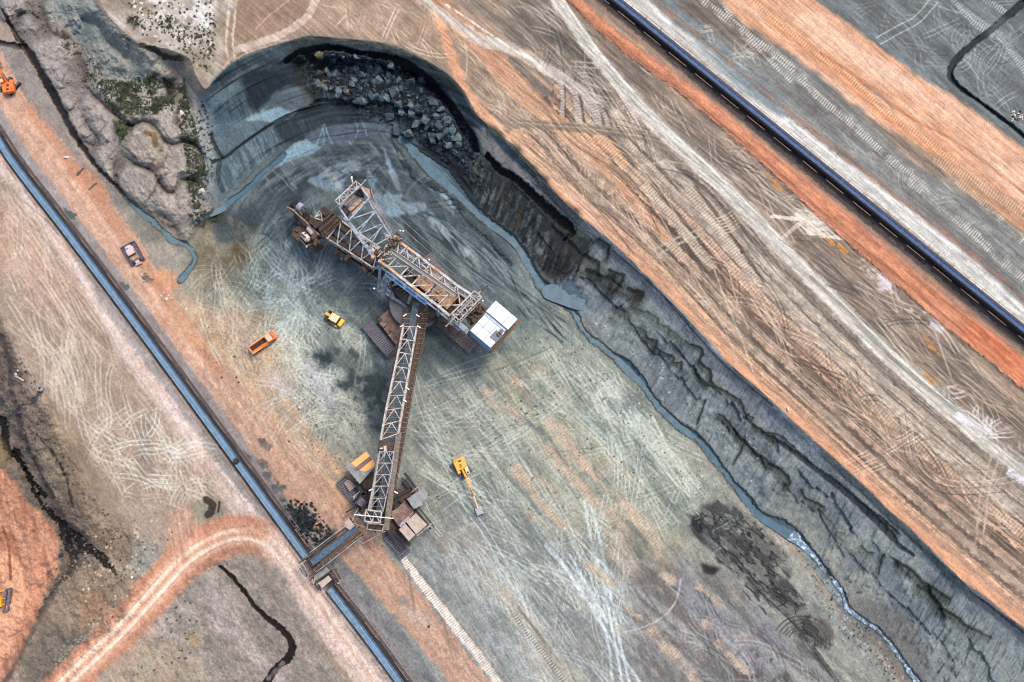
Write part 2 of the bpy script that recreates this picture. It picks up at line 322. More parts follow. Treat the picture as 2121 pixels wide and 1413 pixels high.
T([(1480,365),(1530,385),(1560,372)], 8, 2.5, (196,176,158), .6); T([(1470,400),(1500,430),(1560,480),(1620,560)], 9, 2, (188,172,156), .6)
for k in range(6): S([(1475+k*3,455+k*6),(1495+k*4,450+k*6),(1520+k*3,436+k*6)], 3.5, (206,186,168), .7, fade=6)
S([(1448,350),(1420,340),(1380,335),(1330,342)], 3, (200,178,154), .6); S([(1290,330),(1400,322),(1470,330),(1560,400),(1640,500)], 3, (150,136,120), .6)
S([(1270,370),(1330,470),(1400,590),(1480,690)], 3, (196,174,152), .6); S([(1340,400),(1420,540),(1500,680),(1530,760)], 3, (196,174,152), .6)
S([(1480,560),(1510,640),(1535,700),(1560,770)], 4, (200,178,158), .7); S([(1510,560),(1525,620),(1550,680)], 3, (200,178,158), .7)
for base, n_, sp_ in (([(1010,250),(1080,330),(1150,390),(1230,470),(1300,560)], 9, 7), ([(960,170),(1040,250),(1120,300),(1180,380),(1200,440)], 8, 8), ([(1130,200),(1190,280),(1280,340),(1350,420),(1400,520)], 8, 8), ([(1330,330),(1420,350),(1490,400),(1560,500),(1640,600)], 9, 7), ([(1180,110),(1240,160),(1290,230),(1330,300),(1350,370)], 8, 7), ([(1600,640),(1700,700),(1780,790),(1850,890),(1960,960)], 8, 8), ([(1820,700),(1900,760),(1990,850),(2060,900),(2121,930)], 9, 7), ([(1500,300),(1600,400),(1690,460),(1800,560),(1900,650)], 10, 8)):
    for k in range(n_):
        o_ = (k-n_/2)*sp_; q = offs(base, o_+R_.uniform(-2, 2)); i0 = R_.randint(0, max(1, len(q)//4)); i1 = len(q)-R_.randint(0, max(1, len(q)//4)); S([tuple(p) for p in q[i0:i1]], R_.uniform(1.8, 3.6), R_.choice([(208,186,164),(92,80,70),(196,172,150)]), R_.uniform(.3, .65), raw=True, fade=30, dz=-.08)
# white-grey haul road
S(RDW, [26,26,30,34,36,36,38,40,40,40], (202,196,186), .95, soft=8, jag=3, col2=(182,176,166), streak=ST40, dz=-.1)
S(offs(RDW, 3), 3, (150,144,136), .5, raw=True, brk=1.2); S(offs(RDW, -9), 3, (226,220,210), .6, raw=True, brk=1.2); S(offs(RDW, -15), 5, (120,112,102), .4, raw=True, brk=1.5)
S([(1680,575),(1760,650),(1852,745),(1960,835),(2042,900),(2121,960)], 8, (140,134,126), .6, jag=2); S([(1985,860),(2010,875),(2050,895)], 14, (214,208,212), .8, jag=3); S([(2090,980),(2125,1000)], 14, (210,206,212), .7, jag=3)
# between haul road and the red strip
P([(1240,40),(1330,130),(1500,290),(1600,350),(1760,500),(1900,640),(2000,740),(2121,860),(2121,960),(1900,760),(1700,560),(1520,380),(1360,230),(1240,90)], (140,124,112), .55, 10, 8, col2=(112,102,92), streak=ST40)
RT([(1300,110),(1500,290),(1600,350),(1800,540),(2121,830),(2121,950),(1900,770),(1700,580),(1500,370),(1350,220)], 120, 42, 14, 150, [(190,172,156),(90,82,76),(200,190,178),(176,150,130)], a=.6, curv=.5, gap=9)
RT([(1460,190),(1560,300),(1700,430),(1640,440),(1500,320)], 26, 5, 30, 70, [(196,176,160),(186,158,138)], a=.6, curv=1.2)
RT([(1920,740),(2121,900),(2121,980),(1980,880)], 34, 45, 45, 90, [(206,200,192),(196,186,176)], a=.75, curv=1.2, w=3.5)
RT([(1630,420),(1700,440),(1770,500),(1690,500),(1640,470)], 26, 15, 45, 70, [(206,194,180)], a=.85, curv=.5, w=4)
S([(1700,462),(1660,455),(1600,448)], 7, (214,204,194), .8, jag=2); S([(1720,440),(1660,462),(1622,492)], 8, (200,186,170), .8, jag=2)
P([(1780,535),(1800,540),(1850,575),(1900,620),(1960,680),(1950,690),(1880,640),(1820,600),(1780,550)], (208,196,198), .85, 5, 6, thr=.2)
for x, y, w_ in [(1607,382,9),(1595,370,6),(1922,705,7),(1935,725,9),(1925,785,8),(1720,500,6),(1745,515,7)]: S([(x-8,y-8),(x+8,y+8)], w_, (206,140,70), .8, jag=4, soft=4)
# red strip along the conveyor
RED = [(1175,-20),(1190,0),(1285,85),(1435,196),(1585,322),(1700,425),(1815,525),(1965,650),(2090,745),(2200,840)]
S(RED, [20,22,28,30,36,42,46,52,58,60], (186,122,92), .95, soft=7, jag=4, col2=(204,138,106), streak=ST40, dz=.5)
S(offs(RED, -5), 9, (216,144,108), .8, raw=True, jag=4, brk=1.6); S(offs(RED, 9), 5, (150,92,68), .55, raw=True, jag=3, brk=1.5)
S([(1640,340),(1740,430),(1850,520),(1980,620),(2121,745)], 12, (206,128,90), .6, jag=4); S([(2010,680),(2060,720),(2130,780)], 40, (196,108,70), .7, jag=5, col2=(220,140,100), streak=ST40)
S([(1210,-10),(1330,85),(1480,200),(1640,340),(1790,465),(1950,600),(2121,735)], 12, (160,126,108), .8, jag=4, brk=2)
# conveyor corridor
S([(1246,-10),(1337,64),(1567,256),(1826,468),(2146,726)], 32, (46,43,46), .95, soft=5, jag=4, col2=(34,32,36), streak=ST40, dz=-.4)
S([(1225,-12),(1330,75),(1560,268),(1820,480),(2140,742)], 12, (112,98,90), .6, soft=6, jag=5)
S([(1280,-12),(1400,80),(1600,240),(1850,440),(2140,680)], 20, (150,132,116), .9, soft=6, jag=6, col2=(112,108,100), streak=NA)
S([(1295,10),(1480,160),(1650,290)], 7, (110,112,100), .6, jag=5, brk=1.5); S([(1840,430),(1960,525),(2060,610)], 16, (124,124,114), .6, jag=8, brk=1.6)
# white road east of it
WR = [(1300,-15),(1318,0),(1390,62),(1490,138),(1600,236),(1700,315),(1775,372),(1895,462),(2018,565),(2125,660),(2250,760)]
S(WR, [44,42,38,36,36,36,38,40,44,46,50], (206,201,193), .96, soft=12, jag=6, col2=(188,184,176), streak=ST40)
S(offs(WR, 2), 5, (182,178,172), .5, raw=True, brk=1.4); S(offs(WR, -10), 4, (228,226,222), .6, raw=True, brk=1.5)
# grey strip with treads, then the orange one
P([(1350,-20),(1600,-20),(1600,60),(1700,160),(1790,240),(1880,330),(1960,380),(2121,500),(2140,640),(2020,540),(1900,440),(1780,350),(1620,230),(1500,120),(1400,50)], (142,142,136), .95, 6, 5, col2=(122,120,116), streak=ST40b)
P([(1370,0),(1400,0),(1480,80),(1530,130),(1620,200),(1620,240),(1540,190),(1480,130)], (126,136,136), .8, 8, 5)
S([(1345,-10),(1440,70),(1530,145),(1640,235),(1760,330),(1900,440),(2030,540),(2121,620)], 9, (160,112,92), .55, jag=6, brk=1.5)
P([(1400,0),(1490,0),(1560,60),(1600,120),(1540,100),(1470,60)], (132,116,104), .8, 12, 6, col2=(104,92,84), streak=ST40)
TRD = (198,192,180)
for p, w_ in [([(1455,0),(1520,50),(1560,80),(1600,110),(1650,150),(1700,205),(1770,262),(1850,335),(1890,360)], 15), ([(1880,370),(1940,420),(1990,460),(2050,515),(2121,580)], 17), ([(1975,370),(2040,420),(2121,490)], 13), ([(1850,330),(1900,370),(1960,430)], 8), ([(1500,10),(1540,70),(1580,110),(1640,170)], 9), ([(2060,440),(2121,500)], 16)]:
    S(p, w_, TRD, .85, soft=3, jag=3, tread=5.6, col2=(140,136,130), brk=.6)
RT([(1400,20),(1560,80),(1600,180),(1500,130)], 24, 20, 50, 70, [(206,196,184),(190,176,160)], a=.55, curv=1.0)
RT([(1600,200),(1900,330),(2100,520),(1900,420),(1700,280)], 30, 40, 45, 70, [(176,172,164)], a=.5, curv=.8)
ORU = [(1560,-90),(1690,0),(1765,57),(1800,82),(1840,100),(1890,150),(1940,178),(1990,212),(2060,262),(2121,308),(2330,460)]
ORL = [(2330,640),(2121,440),(2040,388),(1965,345),(1915,312),(1840,268),(1765,212),(1690,150),(1640,110),(1590,82),(1530,40),(1440,-60)]
P(ORU+ORL, (214,172,148), 1, 3, 5, col2=(200,150,120), streak=ST40b, smooth=False)
i = pmask(ORU+ORL, 3, 5)[0]; put(i, sstep(ST40[i]*1.4)*.35, (232,188,160)); put(i, sstep(ST40[i]*-1.6-.2)*.35, (186,128,92))
S([(1590,40),(1660,90),(1740,150),(1830,235),(1920,300),(2020,395),(2121,470)], 20, (196,128,82), .55, soft=10, jag=5, streak=ST40, col2=(214,150,108))
S([(1560,0),(1640,70),(1720,130),(1790,190),(1850,245),(1930,300),(2000,355),(2121,450)], 14, (224,172,138), .8, jag=3, tread=6, col2=(196,138,100))
S([(1700,110),(1790,170),(1880,240),(1990,300),(2121,400)], 5, (170,104,62), .6, jag=3, brk=1.2); S([(1790,175),(1830,205),(1850,225)], 6, (150,130,118), .7, jag=3)
S([(1940,330),(2000,365),(2060,400),(2121,440)], 22, (200,166,142), .7, jag=3, tread=6, col2=(166,134,112)); P([(1650,40),(1700,30),(1760,80),(1900,170),(1860,190),(1740,120)], (222,184,162), .6, 12, 6)
# north east grey ground
P([(1690,-40),(2160,-40),(2160,320),(2121,305),(1990,208),(1890,146),(1800,78)], (124,128,126), 1, 3, 5, col2=(106,108,106), streak=ST40b)
RT([(1720,0),(2121,0),(2121,280),(1990,190),(1860,110)], 90, 40, 60, 80, [(176,180,176),(160,162,158),(86,88,86)], a=.5, curv=1.2, w=2)
T([(1936,0),(1900,40),(1860,62),(1820,85)], 16, 3, (190,192,188), .6)
for p in [[(1985,10),(2030,45),(2070,70)],[(1975,0),(2020,50),(2060,75)],[(2070,75),(2121,130)],[(2085,95),(2125,150)],[(2040,0),(2090,30)]]: S(p, 11, (178,182,178), .75, jag=3, tread=5.6, col2=(126,130,128))
CH_ = [(2121,5),(2085,35),(2050,65),(2010,95),(1975,130),(1967,155),(1985,180),(2020,205),(2060,235),(2100,265),(2140,300)]
S(CH_, [16,14,12,12,13,14,9,7,7,8,8], (54,66,70), .95, soft=4, jag=3, dz=-1.2, col2=(38,48,52), streak=NA)
T([(2121,60),(2060,105),(2035,140),(2030,170),(2040,205)], 12, 3, (150,154,152), .6); T([(1900,110),(1905,140),(1925,160),(1960,190)], 12, 3, (160,162,160), .5)
P([(1990,0),(2040,0),(2121,80),(2121,110),(2050,70)], (140,146,144), .4, 12, 6)
# ---------------------------------------------------------------- north-west corner
P([(-40,-60),(215,-60),(215,20),(262,80),(345,110),(380,130),(400,180),(425,210),(440,330),(445,430),(400,480),(330,450),(240,390),(150,270),(60,100),(-40,0)], (152,146,138), 1, 6, 5, col2=(134,124,120), streak=NC)
i = np.flatnonzero(rk > .02); put(i, rk[i]*.7, (100,92,82), (172,163,153), sstep(MND[i]*1.7-.25), .16)
P([(0,0),(60,0),(150,120),(240,240),(250,360),(150,270),(60,100),(0,20)], (140,130,130), .35, 18, 10, col2=(160,150,148))
P([(90,0),(200,0),(215,40),(260,85),(310,110),(325,160),(240,175),(190,110),(130,50)], (136,140,134), .95, 12, 6, col2=(152,154,146), streak=fbm(9, 3, 61, 60, 4))
P([(190,110),(325,95),(330,160),(250,170),(215,150)], (160,158,146), .6, 12, 6)
S([(207,0),(232,38),(262,72),(300,90),(352,104),(392,118)], 7, (176,164,146), .8, jag=4); S([(212,20),(240,52),(270,84),(300,100)], 8, (92,96,94), .7, jag=4); S([(295,96),(325,106),(345,118),(375,122)], 12, (62,56,50), .8, jag=5, dz=-.6); S([(378,90),(398,90)], 4, (30,26,22), .9)
P([(250,235),(300,236),(345,262),(370,290),(385,340),(380,400),(390,430),(385,490),(340,450),(310,410),(290,370),(260,330),(250,290)], (172,160,144), .5, 10, 8, col2=(146,136,126), streak=NC, dz=.8)
P([(130,180),(180,175),(182,188),(140,235),(110,220)], (158,150,142), .6, 10, 8); P([(150,230),(210,200),(222,250),(190,290),(175,300),(150,260)], (160,150,142), .6, 8, 8)
for p, w_ in [([(180,190),(160,210),(142,232)], 5), ([(225,252),(205,275),(183,300)], 5), ([(190,315),(205,300),(225,295)], 4), ([(210,345),(225,325),(240,310)], 4), ([(300,420),(320,395),(330,370),(345,360)], 8), ([(250,300),(275,320),(290,345)], 5)]: S(p, w_*.5, (84,74,66), .5, soft=2, jag=5, brk=1.2)
DIT = [(-10,5),(5,22),(20,48),(38,80),(60,110),(85,150),(110,195),(130,235),(150,272),(175,310),(200,345),(230,375),(262,408)]
S(DIT, [5,5,6,10,16,16,16,14,14,10,8,8,8], (66,60,56), .95, soft=4, jag=4, dz=-1.1, col2=(46,40,38), streak=NA); S([(-20,80),(0,90),(25,95),(50,98)], 12, (36,30,30), .9, jag=4, dz=-.8)
S([(0,35),(30,70),(60,120)], 2, (176,164,150), .5, fade=10)
P([(80,28),(110,30),(130,40),(120,50),(140,70),(165,90),(195,110),(215,150),(205,190),(170,165),(160,130),(120,80),(100,55)], (50,42,34), .8, 6, 8, thr=.55)
VEG1 = [(170,165),(215,160),(270,172),(320,150),(345,165),(370,190),(362,240),(330,245),(250,245),(215,220),(180,190)]
VEG2 = [(378,150),(395,170),(392,215),(415,290),(430,350),(425,420),(402,440),(388,400),(385,330),(372,280),(362,230)]
VEG3 = [(235,248),(275,250),(270,280),(250,300),(240,280)]
VEG4 = [(262,25),(350,30),(420,70),(440,110),(425,150),(400,130),(370,85),(330,60),(270,60)]
P(VEG1, (56,54,38), .95, 6, 14, thr=.15, col2=(46,40,34), streak=NC); P(VEG2, (58,54,40), .9, 6, 8, col2=(88,80,66), streak=NA, thr=.1); P(VEG3, (52,54,34), .9, 5, 9, thr=.2)
P([(262,205),(300,195),(305,215),(275,230),(260,225)], (170,164,154), .8, 4, 6); P([(355,180),(380,140),(400,165),(400,215),(375,215),(360,205)], (150,142,130), .7, 5, 6)
P([(415,345),(430,345),(430,395),(412,395)], (64,56,34), .8, 6, 6); S([(302,275),(318,280),(322,300)], 12, (136,108,68), .85, jag=3); P([(295,300),(330,290),(345,330),(330,360),(310,330)], (90,72,58), .7, 6, 6, thr=.3)
P([(205,-10),(470,-10),(462,60),(455,140),(428,180),(405,150),(392,120),(350,102),(300,88),(262,70),(230,38)], (182,172,162), 1, 5, 5, col2=(150,136,122), streak=NC)
P([(310,-10),(440,-10),(440,60),(400,90),(350,50),(315,20)], (204,198,194), .85, 8, 9, thr=.15); P(VEG4, (66,66,40), .8, 5, 7, thr=.62)
P([(375,115),(425,100),(450,120),(430,180),(400,150)], (160,146,124), .7, 8, 6, thr=.2)
for o in (0, 14): S([(476+o,-10),(472+o,40),(468+o,90),(474+o,130)], 5, (196,180,164), .8, jag=2)
S([(655,-10),(640,30),(600,62),(540,88),(490,102)], 16, (196,178,162), .85, jag=3); S([(600,0),(560,30),(530,60)], 3, (186,168,150), .6); T([(640,90),(560,90),(500,110),(460,150)], 10, 4, (190,172,154), .6)
SPK([(260,0),(440,0),(440,120),(300,80)], 200, [(70,66,44),(210,204,196)], (1.5, 3))
# ground west of the pit ditch
P([(-40,100),(30,95),(60,130),(130,260),(200,360),(262,420),(340,500),(372,580),(340,600),(300,520),(200,400),(130,330),(70,250),(20,200),(-40,170)], (150,142,136), .95, 8, 6, col2=(136,128,122), streak=NC)
P([(250,400),(330,460),(392,520),(398,560),(370,600),(330,560),(290,500),(240,430)], (160,152,138), .8, 10, 8, col2=(128,124,112), streak=NC)
P([(400,480),(500,450),(560,520),(500,560),(420,600),(380,600),(400,540)], (156,146,128), .7, 14, 9, col2=(112,98,76), streak=NC)
P([(442,466),(470,456),(485,480),(475,505),(450,500)], (92,100,104), .85, 5, 4); P([(490,495),(520,505),(510,540),(480,530)], (108,86,60), .6, 8, 7)
# salmon haul road beside the conveyor
SR = [(-40,80),(0,165),(40,240),(95,310),(150,385),(230,495),(300,595),(360,690),(440,790),(520,890),(610,990),(700,1090),(790,1190),(900,1320),(985,1430),(1080,1560)]
S(SR, [50,60,64,70,84,90,84,84,92,96,92,80,74,70,66,60], (202,158,134), .95, soft=12, jag=7, col2=(188,150,130), streak=ST56)
S(offs(SR, -8), 16, (214,178,158), .6, raw=True, jag=4, brk=1.4, soft=8); S(offs(SR, 14), 10, (196,168,154), .6, raw=True, jag=4, brk=1.5, soft=6); S(offs(SR[2:9], -24), 22, (198,140,106), .65, raw=True, jag=6, brk=1.5, soft=8)
S([(150,355),(190,370),(215,410)], 26, (196,138,106), .7, jag=8, soft=8); P([(330,555),(352,560),(375,590),(350,605),(310,590)], (208,150,118), .85, 5, 6); P([(330,640),(420,640),(460,720),(420,720),(350,680)], (206,152,116), .6, 14, 8, streak=NA, col2=(190,160,130))
for k in range(5): T([(40+k*9,200+k*3),(150+k*9,350+k*2),(260+k*7,505),(370+k*6,660)], 9, 1.8, (170,130,108), .45, brk=1.4)
S([(160,362),(172,350)], 5, (84,76,68), .8, jag=2); S([(185,392),(200,380)], 4, (90,84,74), .7, jag=2)
# conveyor W corridor: greys each side
CW = [(-60,200),(0,290),(42,353),(150,493),(310,706),(488,949),(635,1150),(760,1316),(840,1420),(960,1580)]
S(CW, 26, (84,79,78), .95, soft=7, jag=4, col2=(82,78,78), streak=ST56, dz=-.3); S(offs(CW, -26), 20, (140,134,132), .9, raw=True, soft=6, jag=5, col2=(156,150,148), streak=NC); S(offs(CW, 28), 20, (164,156,152), .85, raw=True, soft=8, jag=5)
P([(120,445),(150,450),(170,500),(140,480)], (112,112,108), .5, 8, 6)
for x, y, r_ in [(145,445,12),(252,592,10),(305,580,9),(548,922,13),(580,1020,24),(560,990,14),(545,960,12),(510,945,12)]: S([(x-6,y-4),(x+6,y+4)], r_*1.3, (84,88,88), .75, jag=10, soft=2, brk=.8)
P([(520,950),(560,960),(620,1020),(660,1080),(690,1120),(650,1120),(600,1070),(550,1010)], (92,97,100), .75, 5, 14, thr=.15); P([(590,1042),(625,1040),(650,1075),(680,1100),(650,1130),(620,1110)], (40,52,54), .95, 1.5, 14, thr=.2)
SPK([(585,1035),(640,1035),(690,1105),(650,1140),(600,1090)], 420, [(36,46,48),(64,78,80),(28,36,38)], (1.4, 3.6), .9, .35)
P([(655,1130),(690,1095),(700,1120),(672,1150)], (60,66,70), .8, 5, 5)
S([(700,1170),(760,1240),(850,1350),(900,1430)], 26, (140,138,136), .7, soft=10, jag=6, col2=(116,116,116), streak=NC)
# pale road SW of the conveyor
PR = [(-60,255),(0,345),(60,425),(130,520),(200,640),(268,740),(350,850),(425,960),(505,1062),(575,1145),(625,1225),(700,1330),(765,1420),(860,1560)]
S(PR, [26,28,28,28,30,34,36,40,46,52,54,48,46,44], (212,196,190), .92, soft=10, jag=4, col2=(204,180,168), streak=ST56)
S(offs(PR, 10), 3, (186,150,134), .6, raw=True, brk=1.4); S(offs(PR, -13), 4, (188,160,148), .5, raw=True, brk=1.4); S(offs(PR, 24), 6, (192,150,130), .5, raw=True, jag=4, brk=1.5)
# west flat with swirling tracks
WF = [(0,370),(100,500),(200,660),(330,850),(470,1050),(400,1080),(300,1040),(180,1040),(110,900),(70,760),(0,660)]
P(WF, (170,148,132), .7, 16, 8, col2=(156,136,120), streak=ST56b)
P([(0,420),(60,480),(150,640),(120,640),(40,560),(0,560)], (202,160,134), .6, 20, 10, col2=(176,146,130), streak=ST56)
RT([(0,360),(120,480),(260,700),(200,760),(100,680),(0,560)], 60, 56, 8, 170, [(206,186,172),(190,166,150),(150,128,114)], a=.55, curv=.25, w=3)
RT(WF, 70, 60, 20, 150, [(206,190,176),(196,178,162)], a=.5, curv=.6, w=2.6)
RT([(160,800),(330,850),(460,1040),(330,1060),(180,1000)], 60, 30, 60, 100, [(208,198,184),(196,184,168)], a=.5, curv=1.2, w=2.4)
RT([(60,640),(200,700),(170,900),(110,900)], 26, 75, 14, 170, [(200,186,170)], a=.5, curv=.6, w=4)
T([(100,700),(140,760),(165,860),(175,900),(200,940),(280,965),(340,985)], 12, 4, (204,188,172), .6); T([(260,850),(215,880),(190,920),(175,960)], 10, 3, (204,190,174), .6)
T([(330,850),(280,865),(260,900)], 9, 3, (196,182,168), .6)
for r_ in (30, 38, 46, 54, 62): S([(415+r_*math.cos(t)*1.0, 1050+r_*math.sin(t)*.95) for t in np.linspace(3.0, 5.6, 8)], 2.4, (200,192,178), .55, fade=10)
P([(285,880),(312,850),(320,950),(318,985),(300,995),(282,975)], (136,122,110), .6, 8, 6)
P([(395,1040),(450,1035),(460,1075),(400,1080)], (142,138,122), .8, 6, 6); S([(428,1035),(440,1045),(438,1060),(430,1068)], 14, (66,58,50), .85, jag=3, dz=-.5); S([(455,1040),(452,1060)], 5, (60,52,46), .8)
P([(265,1120),(300,1115),(330,1135),(325,1180),(290,1200),(262,1170)], (150,150,142), .8, 9, 6)
# dark cliff on the far left
P([(-60,600),(15,690),(40,760),(75,820),(120,900),(150,960),(180,1060),(230,1120),(205,1180),(160,1180),(120,1250),(80,1310),(0,1440),(-60,1500)], (134,118,104), .9, 8, 9, col2=(104,94,86), streak=R2)
P([(0,690),(20,695),(35,740),(30,800),(50,850),(45,880),(70,960),(60,1010),(30,960),(15,900),(0,850)], (44,40,42), .9, 2, 16, col2=(98,90,84), streak=NA, thr=.3)
S([(0,830),(25,850),(60,840),(85,812)], 8, (60,68,74), .9, jag=7, soft=2, brk=1.2, dz=-.6); S([(-10,860),(8,880),(15,930),(45,960),(70,1000),(95,1030)], [18,16,13,9,8,7], (26,27,31), .95, jag=8, soft=2, dz=-1.4)
S([(30,930),(60,990),(90,1050),(130,1085),(160,1120),(205,1150),(240,1190)], [8,8,8,14,26,16,3], (34,31,33), .95, jag=8, soft=2, dz=-1.4); S([(130,1085),(145,1130),(150,1180),(110,1230),(75,1285)], [16,22,16,12,8], (38,36,39), .95, jag=9, soft=2, brk=2., dz=-1.)
P([(0,905),(15,920),(20,960),(5,970),(-20,930)], (150,128,90), .7, 5, 5); P([(70,860),(110,900),(150,1000),(190,1090),(160,1080),(110,1020),(70,940)], (138,126,110), .8, 8, 8, col2=(110,100,88), streak=NC)
P([(100,820),(160,900),(230,1040),(280,1120),(250,1180),(200,1120),(150,1000),(110,900)], (150,128,108), .7, 14, 9, col2=(130,112,96), streak=NC)
S([(75,900),(110,940),(135,985),(150,1050)], 4, (50,44,38), .8, jag=4, dz=-.5); S([(40,860),(60,930),(100,1010),(135,1060)], 5, (58,52,48), .7, jag=6)
REDP = [(-60,960),(0,965),(30,1000),(60,1045),(85,1065),(110,1090),(125,1120),(122,1165),(125,1190),(100,1215),(92,1245),(70,1290),(45,1350),(0,1420),(-60,1500)]
P(REDP, (200,148,122), 1, 3, 9, col2=(172,120,96), streak=fbm(12, 3, 71, 80, 4), smooth=False)
S([(-20,1150),(20,1180),(30,1240),(0,1330),(-60,1420)], [30,50,50,50,60], (224,170,138), .85, soft=16, jag=5, col2=(212,160,130), streak=fbm(5, 3, 73, 95, 8)); S([(5,1090),(18,1130),(22,1200)], 6, (140,84,58), .7); S([(55,1100),(75,1160),(75,1230),(40,1310)], 16, (206,146,116), .6, soft=8)
SPK([(0,690),(60,760),(150,960),(250,1100),(260,1200),(120,1260),(130,1150),(60,950),(0,860)], 2600, [(96,86,78),(150,136,120),(70,64,60),(118,106,94),(138,122,106)], (1.1, 2.8), .7, .3); SPK([(100,1150),(260,1180),(200,1340),(60,1400)], 500, [(170,150,128),(84,74,66)], (1.1, 2.4))
# south-west slopes around the red curve
P([(110,1230),(165,1180),(240,1190),(300,1200),(330,1200),(250,1320),(150,1413),(60,1440),(60,1330)], (156,136,120), .95, 8, 10, col2=(140,124,106), streak=R2)
P([(170,1230),(230,1240),(220,1300),(170,1310)], (168,126,100), .5, 14, 10); P([(60,1340),(110,1300),(200,1330),(140,1413),(40,1440)], (112,106,98), .6, 14, 10)
P([(390,1180),(450,1165),(560,1165),(620,1250),(700,1400),(740,1500),(230,1500),(260,1400),(320,1320)], (164,152,142), .95, 8, 9, col2=(144,136,126), streak=R2)
P([(420,1190),(445,1185),(490,1270),(530,1340),(600,1413),(560,1413),(480,1330),(440,1290)], (192,178,172), .75, 12, 7, col2=(176,162,156), streak=ST56)
P([(240,1350),(340,1330),(420,1400),(430,1440),(230,1440)], (186,160,136), .6, 18, 9, streak=ST56, col2=(160,146,128)); P([(385,1310),(410,1310),(410,1340),(390,1340)], (170,140,100), .6, 8, 6)
S([(455,1172),(480,1195),(505,1225),(530,1258),(560,1285),(590,1310),(605,1340),(595,1365),(570,1385),(548,1420)], [4,7,8,9,11,12,16,14,12,14], (42,34,28), .95, soft=3, jag=4, dz=-1.5); S([(585,1375),(570,1390),(555,1405)], 9, (140,136,130), .8, jag=4)
SPK([(330,1230),(420,1250),(400,1360),(250,1413),(330,1320)], 160, [(160,160,150),(90,88,82)], (1.5, 3)); SPK([(240,1230),(280,1230),(180,1340),(110,1360)], 260, [(164,166,156),(84,84,78),(130,134,126)], (1.5, 3.2))
RC = [(60,1500),(150,1400),(250,1305),(325,1222),(385,1158),(445,1120),(500,1106),(548,1118),(592,1158),(640,1225),(700,1310),(780,1420)]
S(RC[:9], [74,74,76,80,84,84,80,74,70], (196,138,112), .9, soft=14, jag=7, col2=(184,128,104), streak=NC, dz=.3, fade=90); S(RC, [44,44,44,46,50,50,46,42,40,38,34,30], (218,174,150), .85, soft=16, jag=3); T(RC, 19, 8, (232,208,194), .8, soft=6); S(RC, 4, (196,150,126), .5); T(RC, 30, 2, (182,130,106), .5, brk=1.3)
S([(570,1120),(620,1185),(690,1285),(760,1390),(800,1450)], 60, (216,198,190), .5, soft=22, jag=6)
P([(365,1180),(350,1120),(350,1060),(395,1050),(410,1100),(400,1130)], (206,170,150), .6, 10, 6, streak=fbm(4, 2, 77, 85, 9), col2=(190,140,116)); P([(405,1110),(450,1075),(530,1080),(560,1120),(480,1095),(430,1120)], (202,146,120), .7, 8, 6)
SPK([(100,1150),(300,1060),(360,1100),(220,1300)], 260, [(206,176,150),(100,90,80)], (1.2, 2.6))
# ---------------------------------------------------------------- the pit wall
wallm = (~upper & ~lower & (U > 425)).astype(np.float32)
wallm = np.clip(blur(wallm.reshape(NY, NX), 2).ravel(), 0, 1)
i = np.flatnonzero(wallm > .02)
put(i, wallm[i], (146,151,147), (120,127,128), sstep(.5+NC[i]), .1)
DRP = fbm(2.6, 2, 101, 118, 10); FLU = fbm(7, 3, 141, 124, 5); DZ += (onw & (U > 1000))*(.55*FLU*sstep(TT/.2)*sstep((1-TT)/.2)).astype(np.float32); i = np.flatnonzero(onw & (U > 1000)); put(i, sstep(FLU[i]*2.6-.5)*.4, (92,98,98)); put(i, sstep(-FLU[i]*2.6-.5)*.35, (160,162,154))  # flutes: lit and dark sides painted in besides the relief
hm = (hs*onw*(U > 1120)).astype(np.float32)
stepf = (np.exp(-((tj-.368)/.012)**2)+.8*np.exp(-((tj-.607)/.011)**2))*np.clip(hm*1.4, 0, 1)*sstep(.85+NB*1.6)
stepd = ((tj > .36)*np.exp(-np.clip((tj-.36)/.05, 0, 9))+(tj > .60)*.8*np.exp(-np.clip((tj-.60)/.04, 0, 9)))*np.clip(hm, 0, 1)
i = np.flatnonzero(stepf > .02); put(i, stepf[i].astype(np.float32)*.6, (62,64,60)); i = np.flatnonzero(stepd > .05); put(i, (stepd[i]*sstep(DRP[i]*2.4)).astype(np.float32)*.4, (82,84,80))  # damp step faces, their shade also painted into the colour
i = np.flatnonzero(onw & (U > 1120)); put(i, sstep(fbm(9, 3, 301, 122, 5)[i]*1.5)*.35, (162,163,154)); put(i, sstep(fbm(14, 3, 303, 122, 3)[i]*2-.5)*.3, (106,112,114))
pn = (wallN*wallm); i = np.flatnonzero(pn > .02); put(i, pn[i], (52,68,78), (34,44,52), sstep(.5+NC[i]*1.5), .2)
P([(985,240),(1060,300),(1130,370),(1190,435),(1232,485),(1222,520),(1200,552),(1165,575),(1130,570),(1080,500),(1000,440),(930,380),(880,310),(930,270)], (62,68,68), .93, 8, 16, col2=(44,50,52), streak=fbm(8, 3, 81, 120, 5))
